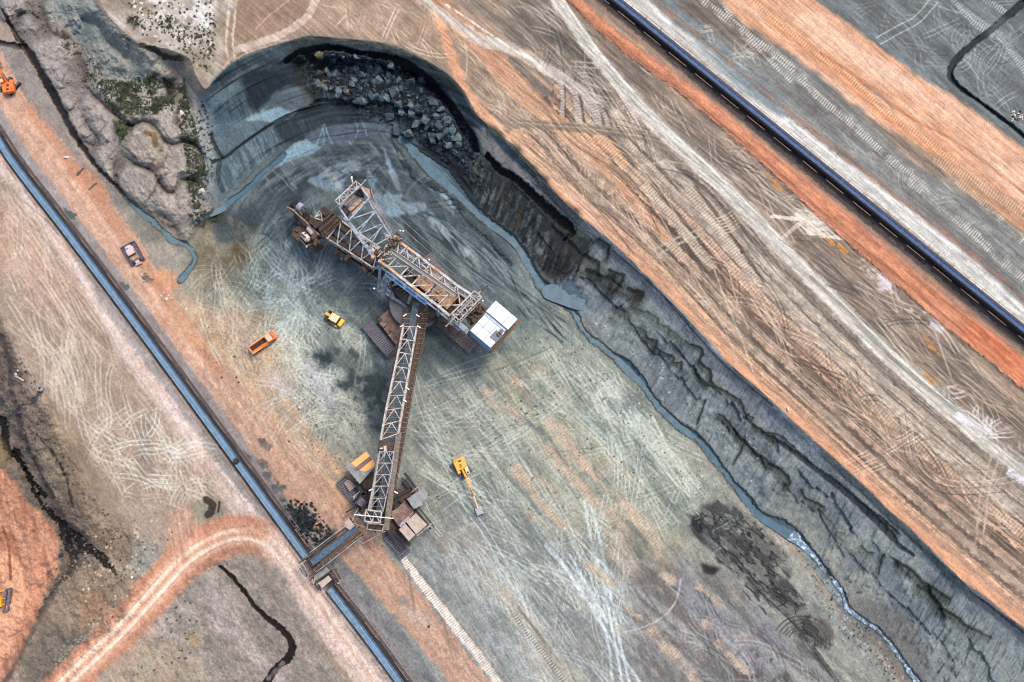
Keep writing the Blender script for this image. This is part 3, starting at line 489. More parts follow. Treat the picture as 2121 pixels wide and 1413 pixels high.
# rim band
def rimband(i0, i1, o, w_, col, a=.9, **k):
    q = spline(RIM[i0:i1]); S([tuple(p) for p in offs([tuple(x) for x in q], o)], w_, col, a, raw=True, **k)
rimband(14, 24, 17, 24, (66,90,100), .95, soft=5, jag=2, col2=(54,76,86), streak=NC); rimband(14, 24, 28, 8, (112,128,132), .8, soft=4, jag=4); rimband(14, 24, 3, 5, (120,116,92), .6, jag=2)
rimband(13, 18, 2, 14, (150,136,118), .6, soft=7, jag=4)
S([(592,128),(612,112),(640,104),(680,99),(712,103),(745,110),(790,118),(830,130),(860,152),(890,172),(915,200),(938,225),(958,258),(975,285),(986,310)], [8,10,12,14,12,10,14,22,26,22,18,16,18,20,14], (10,13,18), .97, soft=3, jag=3, dz=-2.2)  # near-black shade below the rim, painted into the soil colour
P([(592,95),(640,78),(700,84),(660,100),(640,108),(610,118)], (112,108,84), .8, 5, 5, col2=(70,80,84), streak=NA); P([(590,120),(640,110),(620,128),(560,135)], (60,70,80), .9, 5, 5)
# north west slabs
P([(438,168),(490,128),(560,102),(600,92),(596,115),(560,130),(500,150),(450,185)], (84,104,114), .95, 4, 4, col2=(110,126,132), streak=ST40)
P([(432,185),(450,180),(470,200),(500,178),(500,165),(450,190)], (66,72,76), .7, 4, 5)
P([(415,190),(425,200),(440,225),(438,270),(445,320),(462,350),(450,400),(440,430),(425,400),(418,330),(408,260)], (150,154,152), .95, 6, 5, col2=(128,136,138), streak=NC)
P([(432,198),(495,168),(500,182),(470,205),(446,222),(425,215)], (140,160,164), .95, 4, 5); SL = RB
P([(446,224),(478,205),(503,188),(512,205),(518,240),(480,256),(450,262)], (112,136,148), .97, 4, 3, col2=(78,104,118), streak=SL); P([(440,262),(480,252),(518,240),(528,248),(545,258),(548,272),(500,300),(468,326),(452,300)], (146,164,170), .95, 5, 5, col2=(128,146,152), streak=NC)
P([(500,158),(530,148),(570,140),(620,132),(642,150),(640,170),(600,178),(572,190),(550,215),(528,230),(516,220),(508,190)], (34,54,66), .95, 5, 6, col2=(50,70,82), streak=SL)
P([(500,152),(560,122),(590,128),(600,150),(560,150),(520,165)], (70,84,96), .8, 5, 6, thr=.1)
P([(555,222),(572,192),(590,182),(622,180),(640,195),(648,212),(620,228),(598,232)], (88,104,116), .97, 3, 4, wet=.5); P([(508,246),(530,234),(560,226),(578,222),(600,232),(618,226),(605,242),(570,255),(540,250),(515,250)], (130,162,172), .95, 2, 4, wet=.8)
P([(468,330),(520,292),(568,264),(588,292),(570,312),(530,342),(490,378),(462,400),(450,380),(462,350)], (150,166,172), .97, 4, 4, col2=(108,128,136), streak=SL)
P([(566,262),(600,245),(650,228),(700,222),(760,222),(800,228),(812,250),(760,250),(700,254),(660,262),(628,282),(592,296)], (58,80,86), .97, 4, 4, col2=(78,98,102), streak=RB)
S([(440,336),(466,326),(500,300),(540,272),(575,250),(620,230),(670,220),(720,217),(790,218)], [6,5,5,5,5,5,6,7,6], (50,62,66), .9, jag=2, soft=3, dz=-.5); S([(436,280),(448,310),(460,326)], 8, (70,70,66), .8, jag=2, dz=-.5); S([(455,335),(452,370),(462,395)], 9, (86,88,86), .8, jag=2)
P([(628,286),(662,262),(700,256),(750,252),(800,246),(850,270),(878,306),(850,300),(800,280),(760,284),(720,290),(672,304)], (98,116,132), .97, 3, 3, col2=(86,102,118), streak=NC, wet=.5)
for p in [[(670,260),(664,280),(655,300)],[(672,258),(680,280),(688,298)],[(735,250),(742,270),(736,285)],[(748,250),(756,265),(760,280)],[(668,262),(672,285),(670,300)]]: S(p, 3.5, (134,170,184), .75, soft=2)
P([(558,345),(590,312),(632,288),(650,298),(668,304),(650,318),(610,330),(575,346)], (132,166,178), .95, 2, 3, wet=.8)
# rubble of the collapse
P([(600,115),(700,118),(800,128),(870,190),(940,260),(985,320),(960,350),(930,350),(880,300),(810,240),(700,215),(640,190),(620,150)], (46,60,68), .85, 8, 8, col2=(26,34,40), streak=NA)
P([(610,150),(640,148),(660,190),(650,222),(635,210),(620,185)], (92,84,70), .7, 6, 6, col2=(48,54,56), streak=NA); P([(628,180),(650,180),(650,200),(630,200)], (140,116,72), .6, 5, 6, thr=.4)
P([(700,205),(880,230),(940,310),(960,370),(1000,430),(960,410),(930,375),(880,330),(860,280),(800,245)], (38,52,60), .8, 6, 6, col2=(52,68,74), streak=fbm(3.5, 2, 83, 95, 7))
SPK([(620,110),(700,104),(800,120),(880,170),(960,250),(1000,330),(1000,400),(880,300),(700,215),(640,190)], 4200, [(96,112,116),(16,22,28),(70,88,94),(58,74,80)], (1.5, 4), .8, .25)
P([(665,195),(680,190),(700,215),(690,225),(668,222)], (104,118,124), .6, 4, 4); 
# main east slope: grey slabs with jagged dark steps
P([(985,262),(1005,262),(1040,310),(1080,345),(1130,395),(1180,440),(1230,485),(1220,495),(1160,455),(1100,400),(1060,360),(1030,345),(1010,330),(995,300)], (148,142,138), .95, 4, 5, col2=(120,124,122), streak=NC)
rimband(23, 41, 9, 16, (88,94,96), .9, soft=4, jag=2, col2=(110,114,112), streak=NC); rimband(23, 30, 22, 6, (40,46,50), .5, soft=4, jag=4, brk=1.2)
S([(1215,470),(1270,525),(1345,600),(1400,660),(1460,725),(1520,790),(1600,860),(1680,940)], [22,30,36,40,40,38,40,40], (142,146,150), .85, soft=10, jag=4, col2=(126,132,134), streak=NC)
S([(1270,520),(1360,600),(1440,690),(1500,755),(1600,840)], 4, (60,66,68), .7, jag=2)
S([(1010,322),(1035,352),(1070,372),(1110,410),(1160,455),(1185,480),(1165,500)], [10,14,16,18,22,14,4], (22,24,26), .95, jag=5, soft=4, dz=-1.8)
DK = (58,60,54)
def ZG(pts, w_=7, c=DK, a=.8):  # ledge face: damp dark rock with its shade painted in
    q = []; R = random.Random(int(pts[0][0]*7+pts[0][1]))
    for (x0, y0), (x1, y1) in zip(pts[:-1], pts[1:]):
        n = max(1, int(math.hypot(x1-x0, y1-y0)/8))
        for k in range(n): q.append((x0+(x1-x0)*k/n+R.uniform(-1.8, 1.8), y0+(y1-y0)*k/n+R.uniform(-1.8, 1.8)))
    q.append(pts[-1]); S(q, w_*.6, c, min(1, a*1.15), soft=2.2, jag=2., raw=True, dz=-.12)
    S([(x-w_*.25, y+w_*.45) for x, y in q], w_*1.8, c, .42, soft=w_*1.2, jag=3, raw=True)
    for k in range(len(q)-1):                       # a comb of damp runs below the ledge
        for t in (.1, .45, .8):
            if R.random() < .25: continue
            x = q[k][0]+(q[k+1][0]-q[k][0])*t; y = q[k][1]+(q[k+1][1]-q[k][1])*t; L = R.uniform(4, 7+w_); S([(x, y), (x-L*.42, y+L)], [R.uniform(1.6, 2.8), .8], c, R.uniform(.35, .75), soft=1.6, raw=True)
for p, w_ in [([(1195,520),(1240,545),(1238,572),(1262,578)],14),([(1240,495),(1262,510),(1258,535)],9),([(1215,560),(1255,575),(1272,572),(1262,600)],16),([(1262,560),(1292,570),(1285,590),(1268,608)],12),([(1300,600),(1332,608),(1320,632),(1300,642),(1285,655)],16),([(1275,637),(1300,650),(1302,672),(1308,675)],8),([(1312,640),(1340,648),(1362,660),(1360,672),(1385,680),(1383,692)],8),([(1308,672),(1338,688),(1340,702),(1362,706),(1352,728)],7),([(1358,720),(1378,732),(1395,740),(1393,752),(1412,750),(1410,765)],6),([(1385,682),(1412,702),(1408,716)],8),([(1418,708),(1450,722),(1456,732),(1446,752)],6),([(1450,752),(1470,765),(1472,780),(1470,792)],8),([(1470,790),(1500,810),(1530,828),(1546,858),(1560,866)],6),([(1440,765),(1450,790),(1460,800)],6),([(1490,858),(1510,875),(1530,905),(1545,920),(1560,935),(1590,955)],8),([(1462,828),(1455,850),(1445,875)],4),([(1560,880),(1590,900),(1610,915)],8),([(1592,960),(1610,968),(1632,985),(1635,1000),(1622,1015)],11),([(1660,1015),(1668,1032),(1685,1040),(1705,1050)],9),([(1700,1060),(1715,1075),(1728,1090),(1732,1102),(1748,1105)],5),([(1545,905),(1535,935),(1520,960)],4),([(1592,895),(1620,905),(1680,960)],5),([(1785,1130),(1792,1142),(1808,1145)],5),([(1862,1165),(1890,1185),(1912,1205),(1932,1220),(1965,1240)],11),([(1830,1148),(1822,1175),(1820,1190)],7),([(1900,1215),(1925,1225),(1945,1260),(1975,1275),(2005,1300),(2050,1320)],12),([(2010,1320),(2002,1355),(1998,1380)],5),([(2040,1325),(2030,1355),(2022,1372)],6),([(2072,1330),(2058,1360),(2052,1370)],5),([(1780,1040),(1830,1075),(1860,1105)],8)]: ZG(p, w_)
P([(1160,470),(1195,485),(1200,520),(1180,530),(1165,510)], (84,74,62), .5, 6, 8); P([(1320,600),(1334,604),(1322,630),(1300,645)], (56,46,38), .8, 3, 3)
S([(1600,905),(1680,965),(1740,1010),(1790,1055),(1840,1105),(1862,1130),(1890,1150)], [8,10,14,16,14,10,8], (66,70,78), .85, soft=5, jag=3, col2=(52,54,60), streak=NC, dz=-.6)
S([(1960,1190),(2030,1240),(2121,1320),(2200,1390)], [14,20,22,24], (92,98,108), .85, soft=6, jag=3); S([(2010,1225),(2060,1262),(2121,1310)], 4, (40,42,48), .7, jag=3)
P([(1290,625),(1380,650),(1420,720),(1330,690),(1270,680)], (146,152,146), .5, 12, 8); P([(1620,1010),(1700,1060),(1780,1130),(1820,1250),(1770,1260),(1700,1170),(1600,1070)], (152,150,138), .7, 16, 8, col2=(136,138,132), streak=NC)
P([(1960,1300),(2130,1380),(2160,1640),(1950,1560),(1900,1400),(1900,1330)], (142,146,142), .9, 18, 8); P([(1740,1270),(1800,1240),(1900,1300),(1920,1440),(1860,1400)], (128,124,118), .7, 16, 10, col2=(108,104,100), streak=NA)
for x, y in [(1120,560),(1160,470),(1130,510),(1080,455),(1105,430),(1180,540),(1140,545),(1165,580),(1060,420),(1030,420)]:
    P([(x-8,y-22),(x+8,y-18),(x+2,y+10),(x-12,y+22),(x-18,y+6)], (128,130,124) if x % 20 else (94,80,68), .7, 4, 7, thr=.35)
for k in range(110):
    x = 990+random.random()*215; y = 330+(x-990)*1.02+random.uniform(-10, 70); S([(x,y),(x-9,y+26)], random.uniform(2, 7), random.choice([(24,30,34),(36,44,48),(118,122,118),(104,108,106),(70,62,54),(20,32,38)]), .6, jag=4, soft=2)
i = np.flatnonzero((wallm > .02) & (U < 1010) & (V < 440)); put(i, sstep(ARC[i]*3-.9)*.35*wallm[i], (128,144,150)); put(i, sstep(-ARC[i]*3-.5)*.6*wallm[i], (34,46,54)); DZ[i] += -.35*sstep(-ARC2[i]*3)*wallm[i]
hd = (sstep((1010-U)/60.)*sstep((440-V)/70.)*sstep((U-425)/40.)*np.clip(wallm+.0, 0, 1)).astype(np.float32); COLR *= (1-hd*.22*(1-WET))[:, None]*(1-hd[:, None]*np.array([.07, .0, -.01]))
# ---------------------------------------------------------------- pit floor details
for p in [[(634,376),(660,360),(690,342),(735,332),(750,340),(748,352),(722,362),(712,388),(690,398),(664,388)],[(770,402),(800,400),(842,402),(836,414),(880,420),(886,432),(872,440),(820,446),(790,442),(778,424)],[(760,350),(782,372),(775,390),(760,380)],[(885,452),(900,448),(940,490),(932,500),(910,478)],[(945,500),(978,520),(972,534),(950,520)],[(790,300),(810,335),(825,370),(835,395),(820,390),(805,350)],[(905,395),(930,400),(950,430),(938,432)]]: P(p, (136,164,174), .95, 1.5, 6, col2=(120,148,158), streak=NC, wet=.8, dz=-.25)
for x, y in [(690,352),(705,350),(718,362),(680,368),(700,372)]: S([(x-9,y+4),(x+9,y-4)], 5, (64,76,80), .85, jag=3)
S([(815,285),(835,330),(870,370),(930,400),(970,450),(1010,490),(1060,545)], [8,12,14,14,12,10,8], (60,70,72), .8, jag=6, soft=6, dz=.6)
RT([(780,400),(960,460),(1140,640),(1240,720),(1180,720),(1000,600),(860,470)], 90, 42, 7, 120, [(150,158,150),(64,74,76),(168,174,164)], a=.7, curv=.3, w=3, gap=10, single=.6)
RT([(540,380),(700,300),(900,320),(960,430),(700,420),(600,440),(520,560)], 46, -25, 22, 90, [(132,140,140),(50,58,62),(110,120,122)], a=.6, curv=.7, w=3, single=.7)
RT([(560,440),(620,440),(640,600),(560,640),(500,600)], 36, 120, 25, 110, [(160,164,156),(120,124,118)], a=.5, curv=.9, w=2.4)
RT([(380,560),(560,480),(700,540),(760,640),(780,900),(640,940),(520,800),(400,680)], 260, 75, 40, 100, [(196,192,176),(108,110,102),(206,202,188)], a=.5, curv=1.0, w=1.6)
RT([(480,600),(640,560),(760,640),(780,860),(640,900),(520,760)], 260, 95, 70, 70, [(206,204,188),(192,190,174)], a=.55, curv=1.4, w=1.8, gap=7)
RT([(560,640),(640,640),(660,760),(560,760)], 50, 90, 60, 60, [(218,216,200)], a=.6, curv=1., w=1.8, gap=7)
RT([(380,620),(560,650),(600,850),(700,1000),(640,1000),(500,850)], 70, 55, 24, 120, [(214,184,160),(190,164,144),(204,196,180)], a=.5, curv=.6, w=2)
RT([(860,760),(1150,700),(1460,1000),(1440,1120),(1200,1160),(880,1100)], 90, 51, 7, 300, [(206,210,198),(196,200,186),(112,120,112)], a=.5, curv=.35, w=2.5)
RT([(860,760),(1150,700),(1460,1000),(1440,1120),(1200,1160),(880,1100)], 60, -24, 9, 260, [(204,208,194),(196,200,186),(116,124,114)], a=.5, curv=.5, w=1.8)
for cx_, cy_, n_, a0, a1, L_ in ((1270,1290,26,230,285,260),(1230,780,20,40,62,300),(880,900,12,-40,50,160),(620,610,60,0,360,110),(690,810,34,150,330,150),(300,950,26,180,420,110),(1050,1180,18,20,80,220)):
    for k in range(n_):
        th = math.radians(random.uniform(a0, a1)); L = L_*random.uniform(.5, 1.2); cv_ = random.uniform(-.5, .5); gx_, gy_ = random.gauss(0, 34), random.gauss(0, 34); pts_ = [(cx_+gx_+L*t*math.cos(th+cv_*t), cy_+gy_+L*t*math.sin(th+cv_*t)) for t in (0, .25, .5, .75, 1)]; e_ = pts_[4]
        if not lower[min(NY-1, max(0, int((e_[1]-GV[0])/STEP)))*NX+min(NX-1, max(0, int((e_[0]-GU[0])/STEP)))]: continue
        T([pts_[0], pts_[2], pts_[4]], 9, 2., random.choice([(216,218,206),(208,210,198)]), random.uniform(.35, .75), fade=25)
RT([(870,820),(1100,760),(1400,960),(1440,1100),(1200,1100),(900,1050)], 60, 50, 30, 200, [(190,196,182),(202,204,190),(176,184,170)], a=.5, curv=.5, w=2)
RT([(1180,720),(1280,800),(1470,1010),(1440,1060),(1300,900)], 60, 52, 8, 180, [(200,204,190)], a=.6, curv=.3, w=2.2)
RT([(860,1120),(1300,1100),(1650,1440),(960,1440)], 90, 58, 9, 300, [(196,200,198),(112,114,114),(206,206,202)], a=.45, curv=.7, w=1.6)
RT([(900,1100),(1300,1120),(1500,1440),(1000,1440)], 60, 48, 16, 240, [(196,202,200),(206,208,204),(180,186,184)], a=.5, curv=.35, w=2.4)
P([(1330,1180),(1480,1180),(1600,1290),(1720,1440),(1380,1440),(1300,1290)], (112,106,102), .7, 18, 12, col2=(160,156,152), streak=ST40b)
P([(1380,1200),(1440,1200),(1560,1330),(1600,1400),(1500,1360)], (150,146,150), .6, 10, 8); P([(1540,1360),(1600,1340),(1660,1400),(1680,1440),(1560,1440)], (74,66,60), .6, 10, 12, thr=.1)
RT([(1350,1180),(1560,1240),(1750,1440),(1450,1440)], 80, 50, 22, 90, [(160,160,162),(84,80,80),(190,188,188)], a=.5, curv=.7, w=2.4)
for p in [[(1210,1040),(1225,1120),(1250,1210),(1268,1300),(1290,1420)],[(1225,1050),(1245,1130),(1262,1220),(1280,1310),(1305,1420)],[(1130,1130),(1180,1190),(1230,1270),(1275,1340),(1330,1420)],[(1180,1150),(1220,1220),(1258,1290)],[(1160,1160),(1250,1300),(1270,1420)]]: S(p, 6, (212,218,216), .75, jag=1, soft=3)
for p in [[(1165,1180),(1155,1260),(1148,1320)],[(1180,1190),(1168,1270),(1165,1330)]]: S(p, 2.2, (190,194,188), .6)
S([(1410,1200),(1400,1245),(1370,1280),(1330,1300),(1290,1310)], 4, (196,196,190), .7)
T([(870,880),(905,920),(940,990),(975,1060),(1010,1110),(1060,1200)], 13, 3, (200,204,190), .75); T([(850,760),(880,860),(930,960)], 12, 2.6, (196,202,190), .6); T([(1350,860),(1400,960),(1430,1020)], 0.1, 5, (206,208,194), .6)
for p in [[(1100,900),(1000,940),(900,920)],[(1240,820),(1100,860),(960,880),(880,870)],[(1180,780),(1060,800),(960,860)],[(1160,830),(1080,900),(1030,960)]]: T(p, 10, 2.2, (194,200,186), .55)
cl_ = (lower*sstep((U-470)/90.)*sstep((760-V)/220.)*sstep((1250-U)/120.)).astype(np.float32)[:, None]; COLR *= 1-cl_*np.array([.17, .10, .055])
# salmon tread strips of the floor
TS = (208,182,158); TS2 = (184,166,148)
for p, w_ in [([(1060,780),(1078,805),(1100,835)],13),([(1048,830),(1062,850),(1085,880)],12),([(1130,860),(1165,905),(1200,950),(1250,1000)],20),([(1128,918),(1170,970),(1215,1020),(1260,1065),(1300,1110),(1345,1160)],21),([(1060,960),(1100,1015),(1145,1070),(1180,1095)],20),([(1250,1000),(1290,1040),(1310,1060)],18),([(1300,1060),(1335,1095),(1375,1140)],24),([(1285,1095),(1330,1140),(1350,1155)],18),([(1360,1185),(1385,1195),(1398,1215)],20),([(1210,1160),(1250,1195),(1280,1215)],16),([(1335,1295),(1380,1340),(1420,1385),(1450,1420)],22),([(1290,1255),(1330,1285)],10),([(1440,1210),(1480,1240),(1500,1262)],12),([(1450,1285),(1470,1300)],18),([(1520,1310),(1552,1330)],20),([(1480,1325),(1530,1375),(1560,1400)],14),([(1000,800),(1030,850)],10),([(1085,1050),(1110,1085)],14),([(1040,1210),(1068,1250)],9)]:
    S(p, w_*1.4, TS2, .3, soft=5, jag=8, fade=14, brk=1.2); S(p, w_, TS, .78, soft=2.5, jag=5, tread=6.2, col2=TS2, fade=10, brk=.8)
for p in [([(1010,930),(1050,985),(1110,1050)]),([(1300,1080),(1340,1125)])]: S(p, 8, (112,112,100), .5, jag=4)
# white tread track of the crawlers
S([(828,1146),(845,1170),(875,1210),(905,1250),(945,1300),(985,1350),(1025,1405),(1080,1480)], [12,16,17,18,18,18,18,18], (238,230,220), .97, soft=2.5, jag=2, tread=5.2, col2=(206,186,170))
S([(845,1158),(900,1222),(960,1300),(1020,1375),(1060,1430)], 2, (150,130,112), .7); S([(870,1150),(930,1210),(985,1280),(1040,1380),(1060,1413)], 1.8, (104,84,80), .7)
P([(860,1130),(960,1180),(1080,1340),(1120,1440),(1040,1400),(950,1270)], (160,166,164), .6, 16, 7, col2=(146,150,148), streak=ST40b); S([(1062,1270),(1090,1310),(1130,1360),(1170,1413)], [8,9,10,12], (198,190,176), .85, jag=2, tread=6, col2=(136,128,120))
S([(1040,1220),(1100,1300),(1180,1400),(1200,1430)], 14, (176,164,148), .6, jag=3, soft=6); S([(1075,1260),(1120,1320),(1160,1370)], 6, (110,102,98), .6, jag=3)
S([(860,1270),(848,1200),(846,1180)], 5, (120,118,112), .5, jag=2); P([(822,1240),(840,1236),(845,1252),(828,1254)], (128,132,126), .7, 4, 4); P([(830,1260),(880,1270),(900,1300),(850,1285)], (190,178,168), .6, 10, 6)
FS = fbm(26, 4, 701, 48, 3.2); FS2 = fbm(9, 3, 705, 52, 5); fl = np.clip(blur((lower & (U > 470) & ((U-500)*1.36+640 > V-0) ).astype(np.float32).reshape(NY, NX), 8).ravel(), 0, 1)
i = np.flatnonzero(fl > .05); put(i, fl[i]*sstep(FS[i]*2.4-.25)*.45, (112,118,112)); put(i, fl[i]*sstep(-FS[i]*2.4-.3)*.4, (190,188,172)); put(i, fl[i]*sstep(FS2[i]*3-1)*.4, (100,104,100)); put(i, fl[i]*sstep(-FS2[i]*3-1)*.4, (198,198,186))
# dark ragged patches on the floor
for p, c, a in [([(655,735),(680,725),(745,725),(755,760),(765,775),(720,780),(690,765),(665,770)],(70,78,78),.75),([(655,728),(680,730),(685,755),(665,760)],(54,70,76),.8),([(690,785),(740,775),(800,770),(800,900),(770,890),(740,830),(700,800)],(58,70,72),.85),([(770,720),(800,730),(800,900),(770,870),(750,800)],(62,74,78),.6),([(640,590),(740,600),(800,680),(760,700),(700,640)],(96,106,104),.6),([(440,440),(500,440),(540,400),(620,400),(560,450),(500,500),(450,480)],(66,78,82),.75),([(1100,640),(1150,630),(1160,660),(1120,680)],(110,110,110),.6),([(1285,810),(1330,815),(1340,840),(1310,860),(1290,840)],(124,126,124),.6),([(930,440),(1010,480),(1060,540),(1000,530)],(90,98,98),.6),([(1105,790),(1140,800),(1150,830),(1120,820)],(118,130,120),.6)]: P(p, c, a, 4, 18, thr=.2, var=.25); P(p, c, a*.45, 12, 10)
P([(620,750),(640,745),(700,830),(690,850),(650,810)], (186,180,184), .5, 8, 5); P([(555,768),(580,775),(600,830),(585,830)], (190,184,184), .6, 6, 4)
P([(860,640),(960,660),(980,740),(900,760),(830,740)], (110,116,112), .5, 20, 8)
SPK([(600,760),(760,800),(760,1000),(640,960)], 150, [(74,72,66),(96,94,88)], (.9, 2.0), .7); SPK([(960,620),(1140,640),(1240,740),(1040,780)], 160, [(84,90,84)], (.9, 2.), .7); SPK([(1150,700),(1300,800),(1540,1060),(1460,1040),(1200,800)], 600, [(206,210,206),(110,116,112)], (1.1, 2.2)); SPK([(1215,650),(1420,860),(1600,1060),(1560,900),(1340,720)], 400, [(190,194,188),(100,104,100)], (1.1, 2.)); SPK([(1650,1130),(1740,1230),(1800,1300),(1880,1413),(1840,1413),(1700,1260)], 900, [(180,186,186),(90,96,98),(60,64,66)], (1.1, 2.6)); SPK([(415,200),(440,260),(440,400),(400,430),(385,330)], 500, [(150,150,146),(70,68,62)], (1.2, 2.6)); SPK([(840,780),(1300,760),(1440,1000),(900,1100)], 120, [(70,74,70)], (1., 2.))
for k in range(22): x = 1030+k*7.+random.uniform(-5,5); y = 905-(x-1030)*.82+random.uniform(-4, 4); S([(x-2,y+1),(x+2.5,y-1)], random.uniform(1.2,2.8), (74,78,72), random.uniform(.3,.8), soft=1.5, jag=2)
SPK([(300,560),(480,700),(700,900),(860,1200),(740,1130),(520,880)], 200, [(90,80,72),(222,206,190)], (1., 2.4))
# churned mud and puddle in the south east
P([(1430,1065),(1470,1040),(1520,1040),(1560,1080),(1620,1130),(1625,1180),(1640,1210),(1700,1290),(1800,1400),(1700,1440),(1620,1330),(1560,1240),(1500,1170),(1440,1120)], (108,105,101), .5, 8, 20, col2=(140,136,128), streak=ST40b, thr=.1)
P([(1430,1068),(1450,1070),(1470,1100),(1500,1135),(1540,1150),(1520,1165),(1480,1140),(1440,1110)], (44,46,48), .85, 4, 7); P([(1452,1165),(1490,1180),(1480,1190),(1455,1185)], (48,44,40), .9, 4, 5)
P([(1478,1068),(1500,1060),(1530,1070),(1540,1090),(1520,1120),(1500,1100)], (122,134,120), .95, 2, 4, wet=.9); P([(1455,1100),(1480,1120),(1520,1130),(1500,1140),(1470,1130)], (84,100,112), .8, 3, 4, wet=.8); P([(1525,1120),(1560,1130),(1575,1150),(1550,1158),(1530,1140)], (130,128,116), .9, 3, 3)
MV = fbm(9, 3, 601, 44, 3.5); r_ = pmask([(1428,1072),(1470,1042),(1530,1050),(1580,1095),(1630,1150),(1650,1220),(1700,1300),(1730,1340),(1690,1340),(1620,1270),(1545,1210),(1470,1135)], 4, 20, True); DZ[r_[0]] += r_[1]*.5*np.abs(NA[r_[0]]); put(r_[0], r_[1]*sstep(.75+1.6*NC[r_[0]]+.8*NA[r_[0]])*.75, (66,65,65), (108,104,99), sstep(.5+2*MV[r_[0]])); i, mm = r_; put(i, mm*np.exp(-(MV[i]/.07)**2)*.8, (40,42,42)); DZ[i] -= .25*mm*np.exp(-(MV[i]/.07)**2); put(i, mm*np.exp(-((MV[i]-.22)/.05)**2)*.5, (140,142,134))
for k in range(120):
    x, y = random.uniform(1430, 1640), random.uniform(1070, 1270)
    if y-1060 < (x-1440)*1.05-10 or y > 1115+(x-1440)*1.3: continue
    th = random.choice([.75, .85, -.5]); L = random.uniform(14, 50); S([(x,y),(x+L*.5*math.cos(th)+3,y+L*.5*math.sin(th)),(x+L*math.cos(th),y+L*math.sin(th))], random.uniform(1.6, 3.6), random.choice([(34,36,38),(44,44,44),(138,140,134),(150,150,142)]), .7, jag=2, dz=-.15)
for k in range(9): S([(1400+k*2+110,1150+k),(1560+k*3,1215+k*2),(1640+k*4,1290+k*4),(1700+k*6,1380+k*6)], 2.2, random.choice([(52,52,52),(120,118,116)]), .6, jag=2)
for r_ in (26, 32, 38, 46, 54): S([(1660+r_*math.cos(t)*1.1, 1330+r_*math.sin(t)) for t in np.linspace(3.6, 6.6, 9)], 3, (72,68,64), .55, jag=2, dz=-.1)
for k in range(6): S([(1640+k*4,1300+k*4),(1648+k*5,1330+k*3),(1664+k*7,1360+k*2)], 2.2, (70,66,62), .5)
P([(1660,1240),(1700,1260),(1740,1300),(1770,1350),(1740,1340),(1690,1290)], (182,178,168), .7, 8, 7, thr=.15); P([(1690,1285),(1715,1285),(1730,1320),(1710,1330)], (86,82,74), .7, 6, 5); P([(1620,1150),(1660,1160),(1700,1230),(1650,1200)], (160,160,148), .7, 10, 7)
P([(1560,1250),(1600,1290),(1640,1340),(1600,1330),(1540,1260)], (160,158,164), .5, 10, 7)
# scattered broken strips in the slope right of the lower stream
P([(1745,1190),(1765,1205),(1800,1240),(1825,1258),(1790,1250),(1760,1230)], (60,56,50), .85, 4, 7, thr=.2)
i = np.flatnonzero((U > -200)); DZ[i] += .06*NE[i]
# global fine grain
FL40 = fbm(1.9, 2, 111, 41, 16); FL60 = fbm(1.9, 2, 113, 62, 12); G3 = fbm(3.2, 3, 117)
fine = np.where(upper, FL40, .5*FL60+.5*G3)
COLR = 255*np.clip(COLR/255, 0, 1)**1.24*1.13
_l = COLR.mean(1, keepdims=True); _b = np.clip((COLR[:, 2:3]-COLR[:, :1])/22., 0, 1); COLR = _l+(COLR-_l)*(1-.34*_b); _w = np.clip((COLR[:, :1]-COLR[:, 2:3])/70., 0, 1); COLR = _l+(COLR-_l)*(1-.19*_w); COLR *= 1+np.array([.0, .005, -.035])*_w; COLR *= 1+np.array([-.01, .0, .005])*(1-_w); COLR *= (1-.07*(lower & (U > 420)))[:, None]
FB = fbm(2.1, 2, 501); COLR *= (1-.13*sstep(FB*2.6-1.0)+.09*sstep(-FB*2.6-1.0))[:, None]
g = (1+.04*NF+np.where(U < 420, .13, .2)*fine+.06*G3+.03*NA)[:, None]; COLR *= g; np.clip(COLR, 4, 250, out=COLR)
# ---------------------------------------------------------------- water courses: carved beds now, water sheets below
MAINW = [(820,278,14),(835,290,22),(860,315,26),(885,340,40),(915,362,48),(940,390,40),(965,415,28),(1000,450,22),(1045,482,20),(1075,510,20),(1095,545,22),(1112,575,22),(1125,592,30),(1140,603,32),(1165,620,30),(1182,635,26),(1193,655,13),(1205,680,12),(1222,700,13),(1245,716,14),(1268,735,16),(1295,755,30),(1316,776,28),(1335,800,15),(1355,830,15),(1375,853,17),(1400,878,18),(1430,896,20),(1455,918,16),(1475,945,19),(1495,970,14),(1520,1003,14),(1545,1032,22),(1568,1060,18),(1590,1076,26),(1615,1088,34),(1640,1105,36),(1660,1122,22),(1685,1148,12),(1710,1180,10),(1735,1212,10),(1750,1240,10),(1757,1262,12),(1790,1285,8),(1820,1305,10),(1845,1335,10),(1865,1362,9),(1880,1385,14),(1900,1413,17),(1925,1450,16),(1960,1500,16),(2020,1600,16)]
INW = [(588,320,10),(560,345,10),(540,362,9),(520,385,8),(500,402,10),(478,418,11),(462,432,8),(440,442,7),(415,452,6),(402,462,4)]
DITW = [(258,406,5),(272,420,7),(300,446,10),(325,467,10),(345,486,10),(362,500,11),(384,506,9),(398,520,8),(405,535,10),(400,548,9),(388,562,9),(378,576,11),(372,584,9)]
PUD = [(1162,585),(1190,580),(1200,600),(1216,625),(1212,640),(1195,640),(1165,630),(1130,615),(1128,596)]
WTR = []
MAINW = [(a_, b_, c_*.74) for a_, b_, c_ in MAINW]
